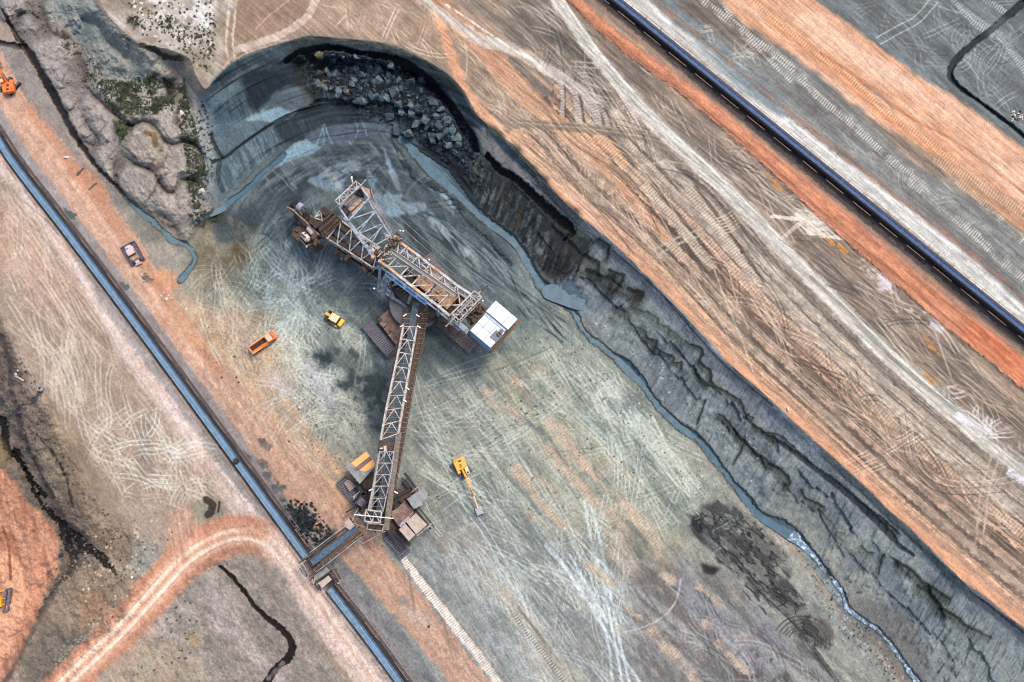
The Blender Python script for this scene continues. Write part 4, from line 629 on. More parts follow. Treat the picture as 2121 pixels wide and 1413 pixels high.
for pts, edge, ew, dz_ in ((MAINW, (58,64,58), 6.5, -.55), (INW, (70,84,88), 4, -.4), (DITW, (84,80,66), 5, -.5)):
    q = spline(pts)
    S([tuple(p) for p in q[:, :2]], [float(x)+ew for x in q[:, 2]], edge, .85, soft=3, jag=4, raw=True)
    S([tuple(p) for p in q[:, :2]], [float(x)*.96 for x in q[:, 2]], (84,104,116), .8, soft=2, jag=5.5, raw=True, dz=dz_)
P(PUD, (84,104,116), .9, 3, 4, dz=-.5)
# ---------------------------------------------------------------- build the sheet
Z = (Z+DZ).astype(np.float32)
Z2 = Z.reshape(NY, NX)
def zat(u, v):
    i = min(NX-1, max(0, int(round((u-GU[0])/STEP)))); j = min(NY-1, max(0, int(round((v-GV[0])/STEP)))); return float(Z2[j, i])
def W(u, v, z=None, h=0.):
    """map coordinates -> place in metres; z = height, or h above the ground"""
    if z is None: z = zat(u, v)+h
    d = CR @ Vector(((u-CX)/FPX, -(v-CY)/FPX, -1)); k = (z-CH)/d.z
    return Vector((d.x*k, d.y*k, z))
ext = np.array([6*1.24**k for k in range(1, 20)])
def extend(g): return np.concatenate([g[0]-np.cumsum(ext)[::-1], g, g[-1]+np.cumsum(ext)])
ne = len(ext); EU, EV = extend(GU), extend(GV); MX, MY = len(EU), len(EV)
Zp = np.pad(Z2, ne, mode='edge'); _ri = lambda n: np.concatenate([np.arange(ne, 0, -1)*9, np.arange(n), n-1-np.arange(1, ne+1)*9])
Cp = COLR.reshape(NY, NX, 3)[_ri(NY)][:, _ri(NX)]; Wp = np.pad(WET.reshape(NY, NX), ne)
uu, vv = np.meshgrid(EU, EV)
far = np.clip((np.maximum(np.maximum(GU[0]-uu, uu-GU[-1]), np.maximum(GV[0]-vv, vv-GV[-1])))/160., 0, 1)
nz = fbm(120, 4, 91, u=uu.ravel().astype(np.float32), v=vv.ravel().astype(np.float32)).reshape(MY, MX)
Zp = Zp+far*nz*4
Cp = Cp+(np.array([158, 140, 124])*(1+.25*nz[..., None])-Cp)*far[..., None]
Rm = np.array(CR); dd = np.stack([(uu-CX)/FPX, -(vv-CY)/FPX, -np.ones_like(uu)], -1) @ Rm.T
kk = (Zp-CH)/dd[..., 2]
co = np.stack([dd[..., 0]*kk, dd[..., 1]*kk, Zp], -1)
for sl_ in ((slice(0, 1), slice(None)), (slice(-1, None), slice(None)), (slice(None), slice(0, 1)), (slice(None), slice(-1, None))): co[sl_][..., :2] *= 3
co = co.astype(np.float32).reshape(-1, 3)
ids = np.arange(MX*MY, dtype=np.int32).reshape(MY, MX)
fc = np.stack([ids[1:, :-1], ids[1:, 1:], ids[:-1, 1:], ids[:-1, :-1]], -1).reshape(-1, 4)
me = bpy.data.meshes.new('ground')
me.vertices.add(len(co)); me.vertices.foreach_set('co', co.ravel())
me.loops.add(fc.size); me.loops.foreach_set('vertex_index', fc.ravel())
me.polygons.add(len(fc)); me.polygons.foreach_set('loop_start', np.arange(0, fc.size, 4, dtype=np.int32)); me.polygons.foreach_set('use_smooth', np.ones(len(fc), bool))
me.update(calc_edges=True)
ALB = .66
lin = np.where(Cp/255. <= .04045, Cp/255./12.92, ((Cp/255.+.055)/1.055)**2.4)*ALB
at = me.color_attributes.new('soil', 'FLOAT_COLOR', 'POINT')
at.data.foreach_set('color', np.concatenate([lin.reshape(-1, 3), Wp.reshape(-1, 1)], 1).astype(np.float32).ravel())
ground = bpy.data.objects.new('ground', me); COL.objects.link(ground); ground['kind'] = 'structure'
def nodes(name):
    m = bpy.data.materials.new(name); m.use_nodes = True; t = m.node_tree; return m, t, t.nodes['Principled BSDF']
m, t, bs = nodes('soil')
a_ = t.nodes.new('ShaderNodeVertexColor'); a_.layer_name = 'soil'
geo = t.nodes.new('ShaderNodeNewGeometry')
n1 = t.nodes.new('ShaderNodeTexNoise'); n1.inputs['Scale'].default_value = 3.2; n1.inputs['Detail'].default_value = 6; n1.inputs['Roughness'].default_value = .7
t.links.new(geo.outputs['Position'], n1.inputs['Vector'])
mr = t.nodes.new('ShaderNodeMapRange'); mr.inputs['From Min'].default_value = .25; mr.inputs['From Max'].default_value = .75; mr.inputs['To Min'].default_value = .86; mr.inputs['To Max'].default_value = 1.14
t.links.new(n1.outputs['Fac'], mr.inputs['Value'])
mx = t.nodes.new('ShaderNodeVectorMath'); mx.operation = 'SCALE'; t.links.new(a_.outputs['Color'], mx.inputs[0]); t.links.new(mr.outputs['Result'], mx.inputs['Scale'])
t.links.new(mx.outputs['Vector'], bs.inputs['Base Color'])
rr = t.nodes.new('ShaderNodeMapRange'); rr.inputs['To Min'].default_value = .95; rr.inputs['To Max'].default_value = .25; t.links.new(a_.outputs['Alpha'], rr.inputs['Value']); t.links.new(rr.outputs['Result'], bs.inputs['Roughness'])
bs.inputs['Specular IOR Level'].default_value = .3
bp = t.nodes.new('ShaderNodeBump'); bp.inputs['Strength'].default_value = .4; bp.inputs['Distance'].default_value = .2; t.links.new(n1.outputs['Fac'], bp.inputs['Height']); t.links.new(bp.outputs['Normal'], bs.inputs['Normal'])
me.materials.append(m)
def srgb(c): return tuple(((x/255.+.055)/1.055)**2.4 if x > 10 else x/255./12.92 for x in c)
def mat(name, c, rough=.6, metal=0., c2=None, sc=3., bump=0., lo=.4, hi=.6, alb=.75, stretch=None):
    """plain procedural paint: colour broken up by noise towards c2 (dust, rust)"""
    m, t, b = nodes(name); b.inputs['Roughness'].default_value = rough; b.inputs['Metallic'].default_value = metal
    A = [x*alb for x in srgb(c)]+[1]; B = [x*alb for x in srgb(c2 or tuple(x*.8 for x in c))]+[1]
    tc = t.nodes.new('ShaderNodeTexCoord'); n = t.nodes.new('ShaderNodeTexNoise'); n.inputs['Scale'].default_value = sc; n.inputs['Detail'].default_value = 5; n.inputs['Roughness'].default_value = .65
    src = tc.outputs['Object']
    if stretch:
        mp = t.nodes.new('ShaderNodeMapping'); mp.inputs['Scale'].default_value = stretch; t.links.new(src, mp.inputs['Vector']); src = mp.outputs['Vector']
    t.links.new(src, n.inputs['Vector'])
    r = t.nodes.new('ShaderNodeValToRGB'); r.color_ramp.elements[0].position = lo; r.color_ramp.elements[1].position = hi; r.color_ramp.elements[0].color = A; r.color_ramp.elements[1].color = B
    t.links.new(n.outputs['Fac'], r.inputs['Fac']); t.links.new(r.outputs['Color'], b.inputs['Base Color'])
    if bump:
        bp = t.nodes.new('ShaderNodeBump'); bp.inputs['Strength'].default_value = bump; bp.inputs['Distance'].default_value = .1; t.links.new(n.outputs['Fac'], bp.inputs['Height']); t.links.new(bp.outputs['Normal'], b.inputs['Normal'])
    return m
MW = mat('muddy_water', (82,112,126), .45, 0, (60,88,100), .3, .03, .35, .65, .7)
MW2 = mat('foamy_water', (104,126,142), .3, 0, (196,214,226), .9, .05, .5, .62, .7)
for _m in (MW, MW2): _m.node_tree.nodes['Principled BSDF'].inputs['Specular IOR Level'].default_value = .25
def sheet(name, q, z, m, kind='structure'):
    bm = bmesh.new(); pv = None
    o = offs2(q); 
    for k in range(len(q)):
        wd = q[k][2]*.5+2.5
        a = W(q[k][0]+o[k][0]*wd, q[k][1]+o[k][1]*wd, z[k]); b = W(q[k][0]-o[k][0]*wd, q[k][1]-o[k][1]*wd, z[k])
        c_ = W(q[k][0], q[k][1], z[k]); cur = (bm.verts.new(a), bm.verts.new(c_), bm.verts.new(b))
        if pv: bm.faces.new((pv[0], pv[1], cur[1], cur[0])); bm.faces.new((pv[1], pv[2], cur[2], cur[1]))
        pv = cur
    me = bpy.data.meshes.new(name); bm.normal_update(); bm.to_mesh(me); bm.free(); me.materials.append(m)
    for p in me.polygons: p.use_smooth = True
    ob = bpy.data.objects.new(name, me); COL.objects.link(ob); ob['kind'] = kind; return ob
def offs2(q):
    t = np.gradient(q[:, :2], axis=0); return np.stack([-t[:, 1], t[:, 0]], 1)/(np.hypot(t[:, 0], t[:, 1])[:, None]+1e-6)
def course(name, pts, m, up=.24):
    q = spline(pts, 7); z = np.array([zat(a, b) for a, b, _ in q])
    k = 4; zp = np.pad(z, k, mode='edge'); z = np.convolve(zp, np.ones(2*k+1)/(2*k+1), 'valid')+up
    return sheet(name, q, z, m)
stream = course('stream', MAINW[:38], MW); s2 = course('stream', MAINW[36:], MW2); course('stream', INW, MW, .2); course('stream', DITW, mat('ditch_water', (104,132,136), .15, 0, (88,112,118), .3, .02, .35, .65, .7), .24)
bm = bmesh.new(); PUD = [tuple(p) for p in spline(PUD, 8, True)[:-1]]; zc = np.median([zat(*p) for p in [(1170,605),(1180,612),(1160,600),(1195,620)]])+.22
bm.faces.new([bm.verts.new(W(u+ (u-1172)*.08, v+(v-608)*.08, zc)) for u, v in PUD][::-1]); me2 = bpy.data.meshes.new('pond'); bm.normal_update(); bm.to_mesh(me2); bm.free(); me2.materials.append(MW)
po = bpy.data.objects.new('pond', me2); COL.objects.link(po); po['kind'] = 'structure'
# ---------------------------------------------------------------- building blocks for the machines
X0 = Vector((0, 0, 0))
class MB:
    def __init__(s): s.v = []; s.f = []
    def add(s, vs, fs): n = len(s.v); s.v += [tuple(v) for v in vs]; s.f += [tuple(i+n for i in f) for f in fs]; return s
    def bar(s, p, q, w, h=None, up=(0, 0, 1)):
        h = w if h is None else h; p, q = Vector(p), Vector(q); d = (q-p)
        if d.length < 1e-5: return s
        d.normalize(); u = Vector(up)
        if abs(d.dot(u)) > .98: u = Vector((1, 0, 0))
        r = d.cross(u).normalized(); u = r.cross(d).normalized(); r *= w/2; u *= h/2
        vs = [p-r-u, p+r-u, p+r+u, p-r+u, q-r-u, q+r-u, q+r+u, q-r+u]
        return s.add(vs, [(0,1,2,3)[::-1],(4,5,6,7),(0,1,5,4),(1,2,6,5),(2,3,7,6),(3,0,4,7)])
    def tube(s, p, q, r, r2=None, n=10):
        r2 = r if r2 is None else r2; p, q = Vector(p), Vector(q); d = (q-p).normalized(); u = Vector((0, 0, 1)) if abs(d.z) < .95 else Vector((1, 0, 0))
        a = d.cross(u).normalized(); b = a.cross(d).normalized(); vs = []
        for c, rr in ((p, r), (q, r2)):
            for k in range(n): t = 2*math.pi*k/n; vs.append(c+a*rr*math.cos(t)+b*rr*math.sin(t))
        return s.add(vs, [tuple(range(n))[::-1], tuple(range(n, 2*n))]+[(k, (k+1) % n, n+(k+1) % n, n+k) for k in range(n)])
    def prism(s, top, z0):
        n = len(top); top = [Vector(p) for p in top]; vs = top+[Vector((p.x, p.y, z0 if not callable(z0) else z0(p))) for p in top]
        a = sum((top[k].x*top[(k+1) % n].y-top[(k+1) % n].x*top[k].y) for k in range(n))
        if a < 0: top.reverse(); vs = top+[Vector((p.x, p.y, z0)) for p in top]
        return s.add(vs, [tuple(range(n)), tuple(range(n, 2*n))[::-1]]+[(k, n+k, n+(k+1) % n, (k+1) % n) for k in range(n)])
    def box(s, c, sx, sy, sz, ang=0.):
        ca, sa = math.cos(ang), math.sin(ang); c = Vector(c); vs = []
        for z in (-sz/2, sz/2):
            for x, y in ((-1,-1),(1,-1),(1,1),(-1,1)): X, Y = x*sx/2, y*sy/2; vs.append(c+Vector((X*ca-Y*sa, X*sa+Y*ca, z)))
        return s.add(vs, [(0,3,2,1),(4,5,6,7),(0,1,5,4),(1,2,6,5),(2,3,7,6),(3,0,4,7)])
    def build(s, name, m, parent=None, bev=0., smooth=False):
        me = bpy.data.meshes.new(name); o0 = parent.matrix_world.translation if parent else X0
        org = Vector(ORG.get(parent.name, (0, 0, 0))) if parent else Vector((0, 0, 0))
        me.from_pydata([tuple(Vector(v)-org) for v in s.v], [], s.f); me.update(); me.materials.append(m)
        if smooth: me.shade_smooth() if hasattr(me, 'shade_smooth') else None
        ob = bpy.data.objects.new(name, me); COL.objects.link(ob)
        if parent: ob.parent = parent; ORG[ob.name] = org
        if bev:
            b = ob.modifiers.new('bevel', 'BEVEL'); b.width = bev; b.segments = 2; b.limit_method = 'ANGLE'
        return ob
ORG = {}
def thing(name, label, cat, loc, group=None):
    o = bpy.data.objects.new(name, None); COL.objects.link(o); o.location = loc; ORG[o.name] = tuple(loc)
    o['label'] = label; o['category'] = cat
    if group: o['group'] = group
    return o
def lerp(a, b, t): return a+(b-a)*t
def poly(pts, z): return [W(u, v, z) for u, v in pts]
# paints
STEEL = mat('pale_steel', (206,199,188), .65, .0, (120,100,84), .8, .1, .46, .66, .7); STEELB = mat('blue_grey_steel', (170,178,188), .6, .0, (112,108,104), .8, 0, .45, .62, .75)
RUST = mat('rusty_steel', (108,84,66), .8, .1, (62,48,40), 2.2, .3, .4, .6, .7); RUSTP = mat('pink_rust', (150,120,108), .8, 0, (98,68,54), .5, .1, .42, .66, .75); DARK = mat('dark_greasy_steel', (52,46,42), .7, .1, (28,26,26), 2, .2, .4, .6, .7)
DECK = mat('salmon_deck', (216,168,122), .75, 0, (168,104,66), .55, .1, .45, .66, .8); GREYR = mat('grey_roof', (150,152,148), .6, 0, (126,126,120), .6, 0, .4, .6, .75); BEIGE = mat('beige_roof', (184,166,150), .65, 0, (164,140,118), .8, 0, .45, .65, .8)
WHITE = mat('white_roof', (226,232,236), .5, 0, (168,176,182), .55, .1, .50, .74, .84); BLUEW = mat('blue_wall', (140,172,206), .5, 0, (112,142,176), .8, 0, .45, .65, .8); RUBBER = mat('wet_belt_rubber', (62,84,100), .28, 0, (40,54,64), 2.5, .1, .4, .62, .7)
BELTB = mat('blue_lit_belt', (104,136,160), .6, 0, (72,98,120), .9, .05, .38, .62, .7, (1, 1, 1)); BELTE = mat('deep_blue_belt', (64,98,144), .7, 0, (36,58,94), .9, .05, .38, .62, .7)  # reflected sky put into the belts' blue base colours
PLATE = mat('turntable_plate', (132,128,130), .6, .1, (112,106,106), .5, 0, .4, .6, .75); TRACK = mat('crawler_steel', (132,124,134), .6, .1, (84,76,84), 2.5, .3, .4, .6, .7); TRACKP = mat('dusty_crawler', (184,162,148), .8, 0, (116,98,88), 2.5, .3, .4, .6, .75)
ORANGE = mat('orange_paint', (240,120,46), .5, 0, (206,98,36), 1.4, 0, .45, .68, .8); PINKO = mat('dusty_orange_paint', (246,180,150), .55, 0, (236,150,110), 1.2, 0, .45, .65, .85); YELL = mat('yellow_paint', (246,190,30), .5, 0, (226,160,20), 1.2, 0, .45, .65, .85); AMBER = mat('amber_paint', (240,168,50), .5, 0, (208,130,34), 1.1, 0, .5, .68, .82)
TAN = mat('tan_paint', (246,208,160), .5, 0, (226,178,126), 1.5, 0, .45, .65, .85); TYRE = mat('tyre_rubber', (44,42,42), .85, 0, (62,58,54), 3, .2, .45, .6, .7); GLASS = mat('dark_glass', (30,36,42), .12, 0, (38,44,50), 2, 0, .4, .6, .7); BUCK = mat('worn_bucket_steel', (176,180,184), .4, .3, (120,122,126), 2.5, .1, .45, .65, .8)  # TAN is a plain tan for cab roofs and the arm
COPPER = mat('copper_dust', (196,156,128), .75, 0, (126,96,76), 1.6, .1, .42, .62, .75); LAMP = mat('lamp_white', (250,248,240), .4, 0, (236,230,220), 2, 0, .4, .6, .95); SAND = mat('pale_mauve_paint', (200,178,174), .55, 0, (186,160,150), 1.5, 0, .45, .65, .85)
CABLE = mat('grey_cable', (150,144,140), .6, 0, None, 2, 0, .4, .6, .7)
def truss(mb, A, B, n, w=.3, wd=.2, pat='z', cross=True):
    """flat lattice between two chords given as lists of points"""
    for C in (A, B):
        for k in range(len(C)-1): mb.bar(C[k], C[k+1], w)
    def at_(C, t):
        x = t*(len(C)-1); k = min(int(x), len(C)-2); return lerp(C[k], C[k+1], x-k)
    for k in range(n+1):
        a, b = at_(A, k/n), at_(B, k/n)
        if cross: mb.bar(a, b, wd)
        if k < n:
            if pat == 'z': mb.bar(a, at_(B, (k+1)/n), wd) if k % 2 else mb.bar(b, at_(A, (k+1)/n), wd)
            elif pat == 'k': m_ = lerp(a, b, .5); mb.bar(m_, at_(A, (k+1)/n), wd*.85); mb.bar(m_, at_(B, (k+1)/n), wd*.85)
            elif pat == 'x': mb.bar(a, at_(B, (k+1)/n), wd*.8); mb.bar(b, at_(A, (k+1)/n), wd*.8)
def crawler(parent, c, d, L, wd, h, m, fm=None, npad=22):
    """one endless track: links over a rounded frame; c centre on the ground, d heading in radians"""
    ex = Vector((math.cos(d), math.sin(d), 0)); ey = Vector((-math.sin(d), math.cos(d), 0)); c = Vector(c); r = h/2
    npad = max(10, int(L/.8)) if L > 8 else npad; tr = MB(); per = 2*(L-h)+math.pi*h
    for k in range(npad*2+int(math.pi*h/(L/npad))):
        s_ = k*per/(npad*2+int(math.pi*h/(L/npad))); a = L-h
        if s_ < a: p, t = Vector((-a/2+s_, 0, h)), 0
        elif s_ < a+math.pi*r: th = (s_-a)/r; p, t = Vector((a/2+r*math.sin(th), 0, r+r*math.cos(th))), -th
        elif s_ < 2*a+math.pi*r: p, t = Vector((a/2-(s_-a-math.pi*r), 0, 0)), 0
        else: th = (s_-2*a-math.pi*r)/r; p, t = Vector((-a/2-r*math.sin(th), 0, r-r*math.cos(th))), -th
        o = c+ex*p.x+Vector((0, 0, p.z)); dr = ex*math.cos(t)+Vector((0, 0, math.sin(t)))
        tr.bar(o-dr*(L/npad*.29), o+dr*(L/npad*.29), wd, .22, up=ex.cross(ey) if abs(t) < .1 else tuple(dr.cross(ey)))
    ob = tr.build('crawler_track', m, parent)
    f = MB(); f.box(c+Vector((0, 0, r)), L-h*.9, wd*.72, h*.78, d)
    for s_ in (-1, 1): f.tube(c+ex*s_*(L/2-r)+ey*wd*.42+Vector((0, 0, r)), c+ex*s_*(L/2-r)-ey*wd*.42+Vector((0, 0, r)), r*.88, n=14)
    fo = f.build('track_frame', fm or RUST, ob); return ob
def ang(a, b): d = W(*b, 0)-W(*a, 0); return math.atan2(d.y, d.x)
# ---------------------------------------------------------------- bucket wheel excavator
bwe = thing('bucket_wheel_excavator', 'giant rusty lattice bucket wheel excavator with white counterweight house standing in the pit', 'bucket wheel excavator', W(862, 640, 0))
TC = W(862, 628, 5.4); TR = (W(916, 640, 5.4)-TC).length
crawler(bwe, (W(786, 702, 1.6)-Vector((0, 0, 1.6))), ang((760,672),(820,742)), 14.6, 4.4, 2.4, TRACK, DARK, 26)
crawler(bwe, (W(950, 697, 1.6)-Vector((0, 0, 1.6))), ang((925,672),(982,722)), 13.0, 4.4, 2.4, TRACKP, DARK, 24)
crawler(bwe, (W(905, 560, 1.6)-Vector((0, 0, 1.6))), ang((760,672),(820,742)), 13.0, 4.0, 2.4, TRACK, RUST, 24)
b = MB(); b.prism(poly([(782,660),(806,640),(838,664),(838,716),(824,706),(800,680)], 3.6), 1.6)
for u, v in ((794,672),(803,684),(812,696),(820,706)): b.box(W(u, v, 3.9), 2.2, 1.7, 1.4, ang((760,672),(820,742)))
b.build('undercarriage', RUSTP, bwe, .06); b = MB(); b.prism(poly([(896,640),(960,668),(945,694),(900,672)], 3.2), 1.6); b.build('undercarriage', RUSTP, bwe, .06)
b = MB(); b.bar(W(779, 661, 3.4), W(822, 713, 3.4), .5, 1.2); b.bar(W(784, 656, 3.2), W(826, 706, 3.2), .35, 1); b.build('undercarriage_rail', DARK, bwe)
b = MB(); b.tube(TC-Vector((0, 0, 1.3)), TC, TR, n=56); b.build('turntable', PLATE, bwe, .05)
b = MB()
for k in range(72):
    t = 2*math.pi*k/72; e = Vector((math.cos(t), math.sin(t), 0)); e2 = Vector((math.cos(t+.087), math.sin(t+.087), 0)); b.bar(TC+e*(TR+.2)-Vector((0,0,1.6)), TC+e2*(TR+.2)-Vector((0,0,1.6)), .5, 1.0)
    if k % 3 == 0: b.bar(TC+e*(TR+1.2)-Vector((0,0,2)), TC+e2*(TR+1.2)-Vector((0,0,2)), .12); b.bar(TC+e*(TR+.3)-Vector((0,0,2)), TC+e*(TR+1.3)-Vector((0,0,2)), .12)
b.build('ring_walkway', RUST, bwe)
# upper frame and machinery deck
ZT, ZB, ZD = 24., 17.5, 11.
b = MB(); b.prism(poly([(800,590),(840,560),(900,575),(970,625),(984,650),(930,672),(880,655),(840,630)], 8.5), 7.2); b.build('main_deck', DARK, bwe)
rd = random.Random(3); b = MB()
for k in range(46):
    t, s_ = rd.random(), rd.random(); u = 815+t*130+s_*34; v = 585+t*72-s_*34; b.box(W(u, v, 8.5+rd.uniform(.3, 1)), rd.uniform(.6, 3), rd.uniform(.5, 1.8), rd.uniform(.8, 3), ang((785,540),(931,654)))
for k in range(16): u = 820+k*8; b.bar(W(u, 600+k*3.4, 9.5), W(u+18, 592+k*3.4, 10), .3)
b.build('drive_machinery', RUST, bwe)
def strip(mb, a, b_, n, wid, z, frac=.82, th=.12):
    A, B = W(*a, z), W(*b_, z)
    for k in range(n): mb.bar(lerp(A, B, (k+.5-frac/2)/n), lerp(A, B, (k+.5+frac/2)/n), wid, th)
b = MB()
for (p, q, r, s_) in ([(857,584),(884,557),(912,578),(884,606)], [(887,609),(915,580),(938,598),(910,627)], [(913,630),(940,602),(952,612),(926,641)]):
    P4 = poly([p, q, r, s_], ZD+2); b.prism(P4, ZD+1.6)
b.build('machine_house_roof', DECK, bwe)
b = MB()
for k in range(15):
    t = k/14; b.bar(W(lerp(858,912,t)+.5, lerp(585,629,t), ZD+2.15), W(lerp(884,938,t), lerp(558,600,t), ZD+2.15), .12, .1)
for u, v in ((893,612),(897,618),(903,620),(909,604),(889,603)): b.box(W(u, v, ZD+2.4), 1.4, 1., .8, .5)
b.build('roof_seam', COPPER, bwe)
b = MB(); b.prism(poly([(857,584),(884,557),(938,598),(912,630)], ZD+1.4), 8.5); b.build('machine_house', RUST, bwe)
# gantry truss
TL = [(784,540),(803,553),(828,573),(852,592),(878,612),(906,633),(931,654)]; TRr = [(826,500),(842,512),(867,530),(890,549),(919,570),(947,592),(975,610)]
b = MB(); L_ = [W(u, v, ZT) for u, v in TL]; R_2 = [W(u, v, ZT) for u, v in TRr]
for C in (L_, R_2):
    for k in range(6): b.bar(C[k], C[k+1], .8, .8)
for k in range(7):
    b.bar(L_[k], R_2[k], .42)
    if k < 6: m_ = lerp(L_[k+1], R_2[k+1], .5); b.bar(L_[k], m_, .36); b.bar(R_2[k], m_, .36)
b.build('gantry_truss', STEEL, bwe)
for k in (0, 1, 3):
    for C in (L_, R_2): b = MB(); b.bar(lerp(C[k], C[k+1], .15)+Vector((0,0,.42)), lerp(C[k], C[k+1], .82)+Vector((0,0,.42)), .72, .06); b.build('chord_plate', DECK, bwe)
def dz(p, z): return Vector((p.x, p.y, z))
for side, C in (('near', L_), ('far', R_2)):
    b = MB()
    lo = [dz(p, ZB) for p in C]
    for k in range(6): b.bar(lo[k], lo[k+1], .55); b.bar(C[k], lo[k+1], .32) if k % 2 else b.bar(lo[k], C[k+1], .32)
    for k in range(7): b.bar(C[k], lo[k], .36)
    b.build('side_lattice', STEELB, bwe)
b = MB(); lo = [dz(p, ZB) for p in L_]; lr = [dz(p, ZB) for p in R_2]
for k in range(0, 7, 1): b.bar(lo[k], lr[k], .3)
legs = [(0,(784,600),6),(0,(772,556),12),(1,(795,603),6),(2,(815,590),7),(3,(845,634),6.3),(4,(884,637),6.3),(5,(908,655),7),(6,(948,672),8)]
for k, pt, z in legs: b.bar(lo[k], W(*pt, z), .85)
for k, pt, z in [(1,(846,560),8),(3,(880,585),8),(5,(950,620),8),(6,(990,640),9)]: b.bar(lr[k], W(*pt, z), .6)
ring = [(782,602,6.3),(795,604,6.2),(818,620,6.2),(843,635,6.3),(885,639,6.4),(911,655,7),(931,668,8),(952,684,9)]
for p, q in zip(ring[:-1], ring[1:]): b.bar(W(*p), W(*q), .95)
for a_, c_ in [((795,588,9),(818,620,6.2)),((818,590,9),(795,604,6.2)),((812,602,7.5),(850,610,7.5)),((812,602,7.5),(818,620,6.2)),((843,635,6.3),(850,612,8)),((850,612,8),(872,622,7)),((872,622,7),(845,634,6.4)),((862,600,10),(884,637,6.4)),((862,600,10),(843,635,6.3)),((797,576,12),(794,600,6)),((800,580,12),(812,603,7))]: b.bar(W(*a_), W(*c_), .38)
b.build('support_frame', STEELB, bwe)
# sign along the near side: a long pale blue board with faded lettering
SA, SB = W(799, 565, 20.6), W(883, 628, 20.6); dn = (SB-SA).normalized(); nn = Vector((dn.y, -dn.x, 0)); nn = nn if nn.y < 0 else -nn; bn = (nn*.8+Vector((0, 0, .6))).normalized(); bu = bn.cross(dn); bu = bu if bu.z > 0 else -bu; b = MB(); b.bar(SA, SB, .12, 1.9, up=tuple(bu)); sb = b.build('sign_board', mat('pale_blue_board', (176,206,238), .5, 0, (150,184,224), 1.2, 0, .45, .65, .85), bwe)
b = MB(); rd = random.Random(9)
for k in range(50):
    t = (k+1)/52
    if k in (9, 10, 22, 23, 24, 38, 39): continue
    o = lerp(SA, SB, t)+bn*.09; h0, h1 = (-.45, .45); b.bar(o+bu*h0, o+bu*h1, .1, .04, up=tuple(bn)); b.bar(o+bu*rd.choice([h0, h1, 0]), o+dn*.38+bu*rd.choice([h0, h1, 0]), .09, .04, up=tuple(bn))
    if rd.random() < .5: b.bar(o+dn*.38+bu*h0, o+dn*.38+bu*h1, .09, .04, up=tuple(bn))
b.build('lettering', mat('dark_blue_letters', (48,72,104), .5, 0, None, 3, 0, .4, .6, .8), sb)
b = MB(); ed = MB()
for o in (-.42, .42):
    ed.bar(W(810+o*7, 519-o*6, ZT+.8), W(945+o*7, 612-o*6, ZT+.8), .16, .5)
b.bar(W(810, 519, ZT+.6), W(945, 612, ZT+.6), 1.1, .1); b.build('walkway', mat('grating_grey', (128,124,124), .6, .2, (100,96,96), 3, 0, .4, .6, .8), bwe)
for o in (-13, 13):
    A, B = W(815+o*.55, 523-o*.75, ZT-.6), W(940+o*.55, 613-o*.75, ZT-.6); ed.bar(A, B, .12)
    for k in range(34):
        t = k/33; ed.bar(lerp(A, B, t), lerp(W(815, 523, ZT-.6), W(940, 613, ZT-.6), t), .08)
ed.build('walkway_railing', mat('pale_rail', (190,186,180), .5, .2, (150,140,132), 2, 0, .4, .6, .8), bwe)
# portal frame and long cross arm at the rear
PF = [(982,603),(998,615),(951,663),(936,650)]; b = MB(); pz = 27.; pf = poly(PF, pz); pl = [dz(p, 22.) for p in pf]
for q in (pf, pl):
    for k in range(4): b.bar(q[k], q[(k+1) % 4], .3)
for k in range(4): b.bar(pf[k], dz(pf[k], 15), .3)
for k in range(5):
    t = k/5; a1, a2, c1, c2 = lerp(pf[0], pf[3], t), lerp(pf[0], pf[3], t+.2), lerp(pf[1], pf[2], t), lerp(pf[1], pf[2], t+.2); b.bar(a1, c1, .18); b.bar(a1, c2, .16) if k % 2 else b.bar(c1, a2, .16)
    b.bar(a1, lerp(pl[0], pl[3], t+.2), .14); b.bar(c1, lerp(pl[1], pl[2], t+.2), .14); b.bar(lerp(pl[0], pl[3], t), lerp(pl[1], pl[2], t+.2), .16); b.bar(lerp(pl[0], pl[3], t), lerp(pl[1], pl[2], t), .16)
b.build('portal_frame', STEEL, bwe)
b = MB(); b.tube(W(923, 677, 23.), W(1009, 590, 27.5), .26); ca = b.build('cross_arm', STEEL, bwe); b = MB(); b.bar(W(997, 602, 27.4), W(1010, 592, 27.6), .7, .5); b.build('arm_tip', RUST, ca)
b = MB(); b.prism(poly([(955,640),(985,618),(1010,640),(975,676)], 13.4), 12.6)
for k in range(30): u = rd.uniform(0, 1); v = rd.uniform(0, 1); b.box(W(958+u*22+v*22, 645-u*22+v*22, 13.4+rd.uniform(.2, 1)), rd.uniform(.5, 2), rd.uniform(.4, 1.2), rd.uniform(.5, 2), rd.uniform(0, 3))
for p, q in [((935,660),(972,690)),((975,612),(1004,640)),((950,640),(990,670))]: b.bar(W(*p, 14), W(*q, 14), .5)
b.build('rear_platform', RUST, bwe)
b = MB(); b.prism(poly([(952,664),(972,682),(967,692),(940,668)], 15.5), 12); b.build('rear_girder', STEELB, bwe)
